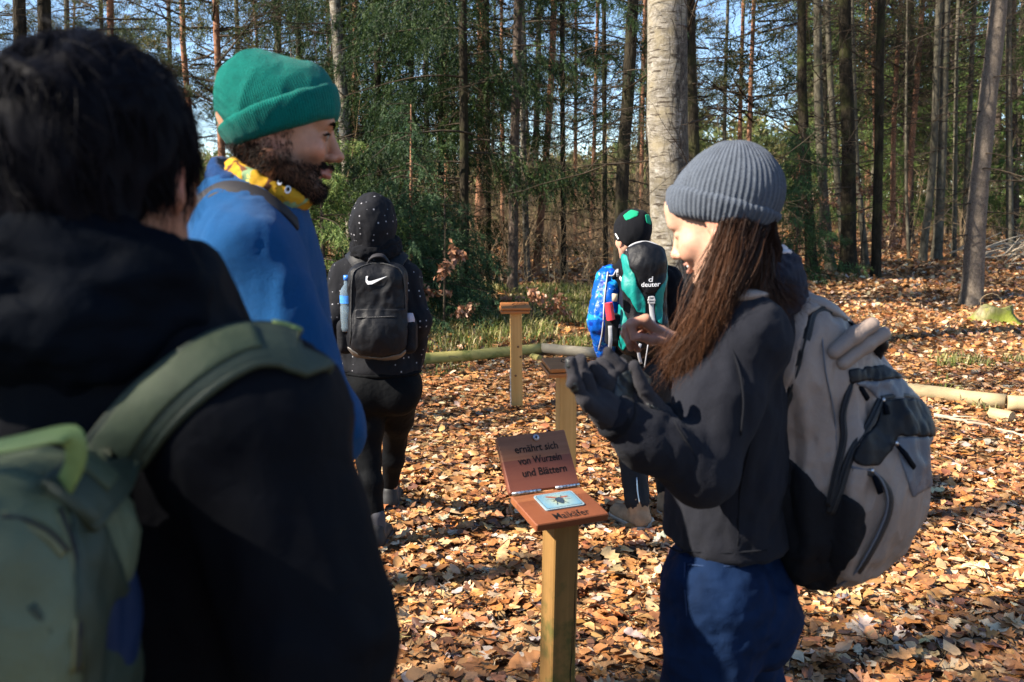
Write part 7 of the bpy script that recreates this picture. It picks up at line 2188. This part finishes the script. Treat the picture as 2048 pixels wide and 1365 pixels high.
def closed_sign(bl, Y, psi, w, d, label, lean=(0, 0), metal=False, mark=True, post_dx=0.0):
    a = np.array([math.cos(psi), math.sin(psi), 0]); h = np.array([math.sin(psi), -math.cos(psi), 0])
    tau = R(9); b = h * math.cos(tau) - np.array([0, 0, 1]) * math.sin(tau); n = np.cross(b, a); n = n if n[2] > 0 else -n
    H = W(bl[0], bl[1], Y); t = .020
    c0 = H + a * w * .52 + b * d * .5 - n * (2 * t + .006)
    up = nrm(np.array([lean[0], lean[1], 1.0])); gz0 = float(gh(c0[0], c0[1]))
    root = empty('signpost', (c0[0], c0[1], gz0), 0, label, 'signpost', 'wooden quiz signposts')
    box_obj('lid', (w, d, t), frame4(H + b * d - n * t, a, -b, n), BM['warm'], root, .003)
    box_obj('base_board', (w, d, t), frame4(H + b * d - n * (2 * t + .006) - a * .006, a, -b, n), BM['warm'], root, .003)
    m = MB(); p = H - n * (t + .003) - b * .002; m.tube([p + a * w * .08, p + a * w * .92], .005, 6); m.build('hinge', M['hinge'], root, True)
    px_ = nrm(a - up * np.dot(a, up)); py_ = np.cross(up, px_); s = .086
    L = c0[2] - gz0 + (.1 if not metal else -.045)
    o0 = c0 - up * L
    po = box_obj('post', (s, s, L), frame4(o0 - px_ * s / 2 - py_ * s / 2, px_, py_, up), BM['post'], root, .004)
    # engraved outline and small mark on the lid
    pts = [(.30, .45), (.36, .30), (.46, .34), (.54, .24), (.63, .32), (.74, .30), (.76, .46), (.68, .56), (.58, .52), (.46, .58), (.36, .56), (.30, .45)]
    P = np.array([H + a * w * (u + .1) + b * d * (q - .05) + n * .0008 for u, q in pts]); m = MB(); m.tube(spline(P, 40), .0018, 5); m.build('engraved_outline', M['ink'], root, True)
    for k in (0, 1):
        P = np.array([H + a * w * (.42 + .07 * k + .02 * math.cos(q)) + b * d * (.82 + .04 * math.sin(q)) + n * .0008 for q in np.linspace(0, 5.2, 10)]); m = MB(); m.tube(P, .0013, 5); m.build('engraved_mark', M['ink'], root, True)
    if metal:
        q = o0 - px_ * (s / 2 + .003)
        m = MB(); Mx = np.stack([px_, py_, up], 1); m.box(q + up * (.10), (.003, .022, .19), Mx, .001); pl = m.build('ground_anchor', M['steel'], root)
        for z in (.05, .12, .22): screw(q + up * z - px_ * .003, -px_, .006, root)
        for p in ((.70, .012), (.58, .03), (.36, -.01)): knot_mark(root, o0 + up * L * p[0] * .9 - py_ * (s / 2) + px_ * p[1], -py_, .010)
    return root
closed_sign((1083, 716), 4.42, R(13), .205, .172, 'middle wooden quiz signpost, closed lid partly behind the gloved hand')
closed_sign((1000, 605), 6.95, R(5), .222, .17, 'far wooden quiz signpost with steel ground anchor, lid closed', (-.012, 0), True)

# ---------------------------------------------------------------- border logs
def log_obj(a, b, r0, r1, label, seed, mat):
    a = np.asarray(a, float); b = np.asarray(b, float)
    root_loc = (a + b) / 2
    pts = spline([a, (a * .66 + b * .34) + [0, 0, .004], (a * .33 + b * .67) - [0, 0, .003], b], 18)
    V, F = tube_arrays(pts, np.linspace(r0, r1, 18), 18, True)
    V = V + 0.006 * noise3(V, 5, seed)[:, None] * 1.0
    o = link('border_log', mesh_np('border_log', V, F, smooth=False), mat)
    me = o.data; me.polygons.foreach_set('use_smooth', np.array([len(p.vertices) == 4 for p in me.polygons]))
    return tag(o, label, 'log', 'border logs along the trail')
def log_wood(nm, lo, hi, moss):
    return wood(nm, lo, hi, 0, 12, .75, .25, None, moss)
LW1 = log_wood('greenish_log', (.26, .22, .06), (.42, .36, .12), ((.16, .17, .04), 0.0, .52))
LW2 = log_wood('darker_log', (.16, .14, .10), (.26, .23, .17), ((.12, .12, .05), 0.0, .58))  # darker, greyer tone than the other border logs
LW3 = log_wood('pale_log', (.28, .21, .11), (.46, .36, .20), ((.25, .24, .10), 0.0, .60))
def on_ground(px, py, Y, lift):
    p = W(px, py, Y); p[2] = float(gh(p[0], p[1])) + lift; return p
log_obj(on_ground(640, 745, 8.1, .085), on_ground(1080, 718, 9.0, .085), .058, .052, 'greenish border log behind the far signpost, left of the corner', 1, LW1)
log_obj(on_ground(1084, 716, 9.0, .085), on_ground(1420, 756, 8.1, .08), .052, .054, 'darker border log right of the corner, behind the middle signpost', 2, LW2)
log_obj(on_ground(1425, 757, 8.05, .08), on_ground(2008, 835, 6.75, .085), .054, .058, 'pale border log right of the grey beige backpack', 3, LW3)
log_obj(on_ground(2012, 836, 6.73, .085), on_ground(2330, 862, 6.35, .085), .058, .06, 'border log leaving the right edge of the photo', 4, LW3)
def peg(p, r, ln, label, mat, tilt=(.6, -1, 0)):
    d = nrm(tilt); a = p - d * ln / 2; b = p + d * ln / 2
    V, F = tube_arrays([a, (a + b) / 2, b], [r, r * 1.02, r], 16, True)
    o = link('wood_peg', mesh_np('wood_peg', V, F, smooth=False), mat); tag(o, label, 'peg')
peg(on_ground(2000, 862, 6.45, .04), .046, .16, 'short cut log end propping the pale border log', LW3)
peg(on_ground(1072, 728, 8.8, .035), .035, .14, 'small round peg below the corner of the border logs', LW1)

# ---------------------------------------------------------------- stump, brush pile, fallen sticks
def stump():
    c = on_ground(1992, 646, 11.6, 0)
    n, m = 26, 9; a = np.linspace(0, 2 * np.pi, n, endpoint=False)
    prof = [(1.75, -.03), (1.45, .01), (1.15, .06), (.95, .12), (.86, .17), (.83, .20), (.76, .205), (.45, .18), (.0, .165)]
    V = []
    lob = 1 + .16 * np.sin(a * 5 + 1) + .10 * np.sin(a * 3)
    for i, (r, z) in enumerate(prof):
        k = (lob if i < 5 else 1 + (lob - 1) * .6)
        for j in range(n): V.append([.215 * r * k[j] * math.cos(a[j]), .215 * r * k[j] * math.sin(a[j]), z + (.025 * math.sin(a[j] * 3 + 2) if 3 < i < 7 else 0)])
    V = np.array(V); V = V * (1 + .05 * fbm(V, 9, 4)[:, None])
    F = np.array([(i * n + j, i * n + (j + 1) % n, (i + 1) * n + (j + 1) % n, (i + 1) * n + j) for i in range(m - 1) for j in range(n)])
    mt = bark('mossy_stump_bark', (.14, .12, .06), (.30, .26, .16), 10, .4, .8, ((.20, .23, .025), .38), .02)
    o = empty('tree_stump', c, 0, 'moss covered tree stump beside the leaning sunlit spruce', 'stump')
    link('stump', mesh_np('stump', V, F), mt, o, world_space=False)
    c = on_ground(1658, 617, 12.6, 0)
    o = empty('tree_stump', c, 0, 'tiny pale cut stump on the leaf slope above the backpack', 'stump')
    V, F = tube_arrays([[0, 0, -.03], [0, 0, .06], [.005, 0, .10]], [.045, .040, .038], 12); link('stump', mesh_np('stump', V, F, smooth=False), M['twig_pale'], o, world_space=False)
stump()
def stick(pts, r0, label, mat, cat='branch', name='fallen_branch', side=0, seed=0):
    P = np.array(pts, float); c = spline(P, 22); r = np.random.default_rng(seed)
    c[1:-1] += r.normal(0, .010, (20, 3)) * [1, 1, .4]
    V, F = tube_arrays(c, np.linspace(r0, r0 * .35, 22), 7)
    o = link(name, mesh_np(name, V, F), mat); tag(o, label, cat)
    for k in range(side):
        i = r.integers(4, 20); d = nrm(c[min(i + 1, 21)] - c[i - 1]) + r.normal(0, .6, 3) * [1, 1, .5]; L = r.uniform(.1, .3)
        V, F = tube_arrays(spline([c[i], c[i] + d * L * .5 + [0, 0, .01], c[i] + d * L], 6), np.linspace(r0 * .5, .001, 6), 4)
        link('side_twig', mesh_np('side_twig', V, F), mat, o)
    return o
og = lambda px, py, Y, z=.02: on_ground(px, py, Y, z)
stick([og(1866, 856, 6.3, .05), og(1920, 862, 6.2, .05), og(1990, 874, 6.05, .04), og(2075, 896, 5.8, .03)], .016, 'pale lichen spotted stick lying just below the border log', M['twig_pale'], side=4, seed=1)
stick([og(1855, 868, 6.1, .03), og(1930, 890, 5.8, .03), og(2010, 893, 5.75, .03)], .009, 'thin dark stick lying below the lichen spotted stick', M['twig'], side=3, seed=2)
stick([og(1885, 1020, 4.55, .02), og(1925, 1090, 4.1, .03), og(1960, 1170, 3.75, .03), og(2000, 1250, 3.4, .02)], .006, 'thin twig on the leaves right of the backpack', M['twig_pale'], side=3, seed=3)
stick([og(1010, 835, 6.55, .03), og(1050, 823, 6.7, .03), og(1080, 812, 6.85, .02)], .006, 'thin twig at the foot of the far signpost', M['twig'], side=2, seed=4)
stick([og(862, 700, 9.2, .20), og(880, 715, 8.9, .16), og(900, 735, 8.5, .11)], .007, 'dark twig leaning over the greenish border log', M['twig'], side=1, seed=5)
stick([og(1965, 640, 11.9, .02), W(1962, 600, 11.9), W(1985, 588, 11.9), W(2000, 598, 11.9), og(2002, 612, 11.9, .15)], .006, 'arching bare bramble stem over the mossy stump', M['twig_tan'], cat='stem', name='bramble_stem', seed=6)
def brush_pile():
    r = np.random.default_rng(14); c = on_ground(2035, 520, 21.0, 0)
    root = empty('brush_pile', c, 0, 'heap of pale cut branches at the right edge under the trees', 'brush pile')
    for k in range(46):
        p = np.array([r.normal(0, .45), r.normal(0, .3), r.uniform(.05, .5)]); az = r.normal(.3, .5); el = r.normal(.28, .3); L = r.uniform(.6, 1.5)
        d = np.array([math.cos(az) * math.cos(el), math.sin(az) * math.cos(el), math.sin(el)]) * (1 if r.random() < .7 else -1)
        d[2] = abs(d[2]); V, F = tube_arrays(spline([p - d * L / 2, p + r.normal(0, .04, 3), p + d * L / 2], 5), np.linspace(.024, .008, 5), 5)
        V[:, 2] = np.maximum(V[:, 2], 0); link('stick', mesh_np('stick', V, F), M['twig_pale'], root, world_space=False)
brush_pile()
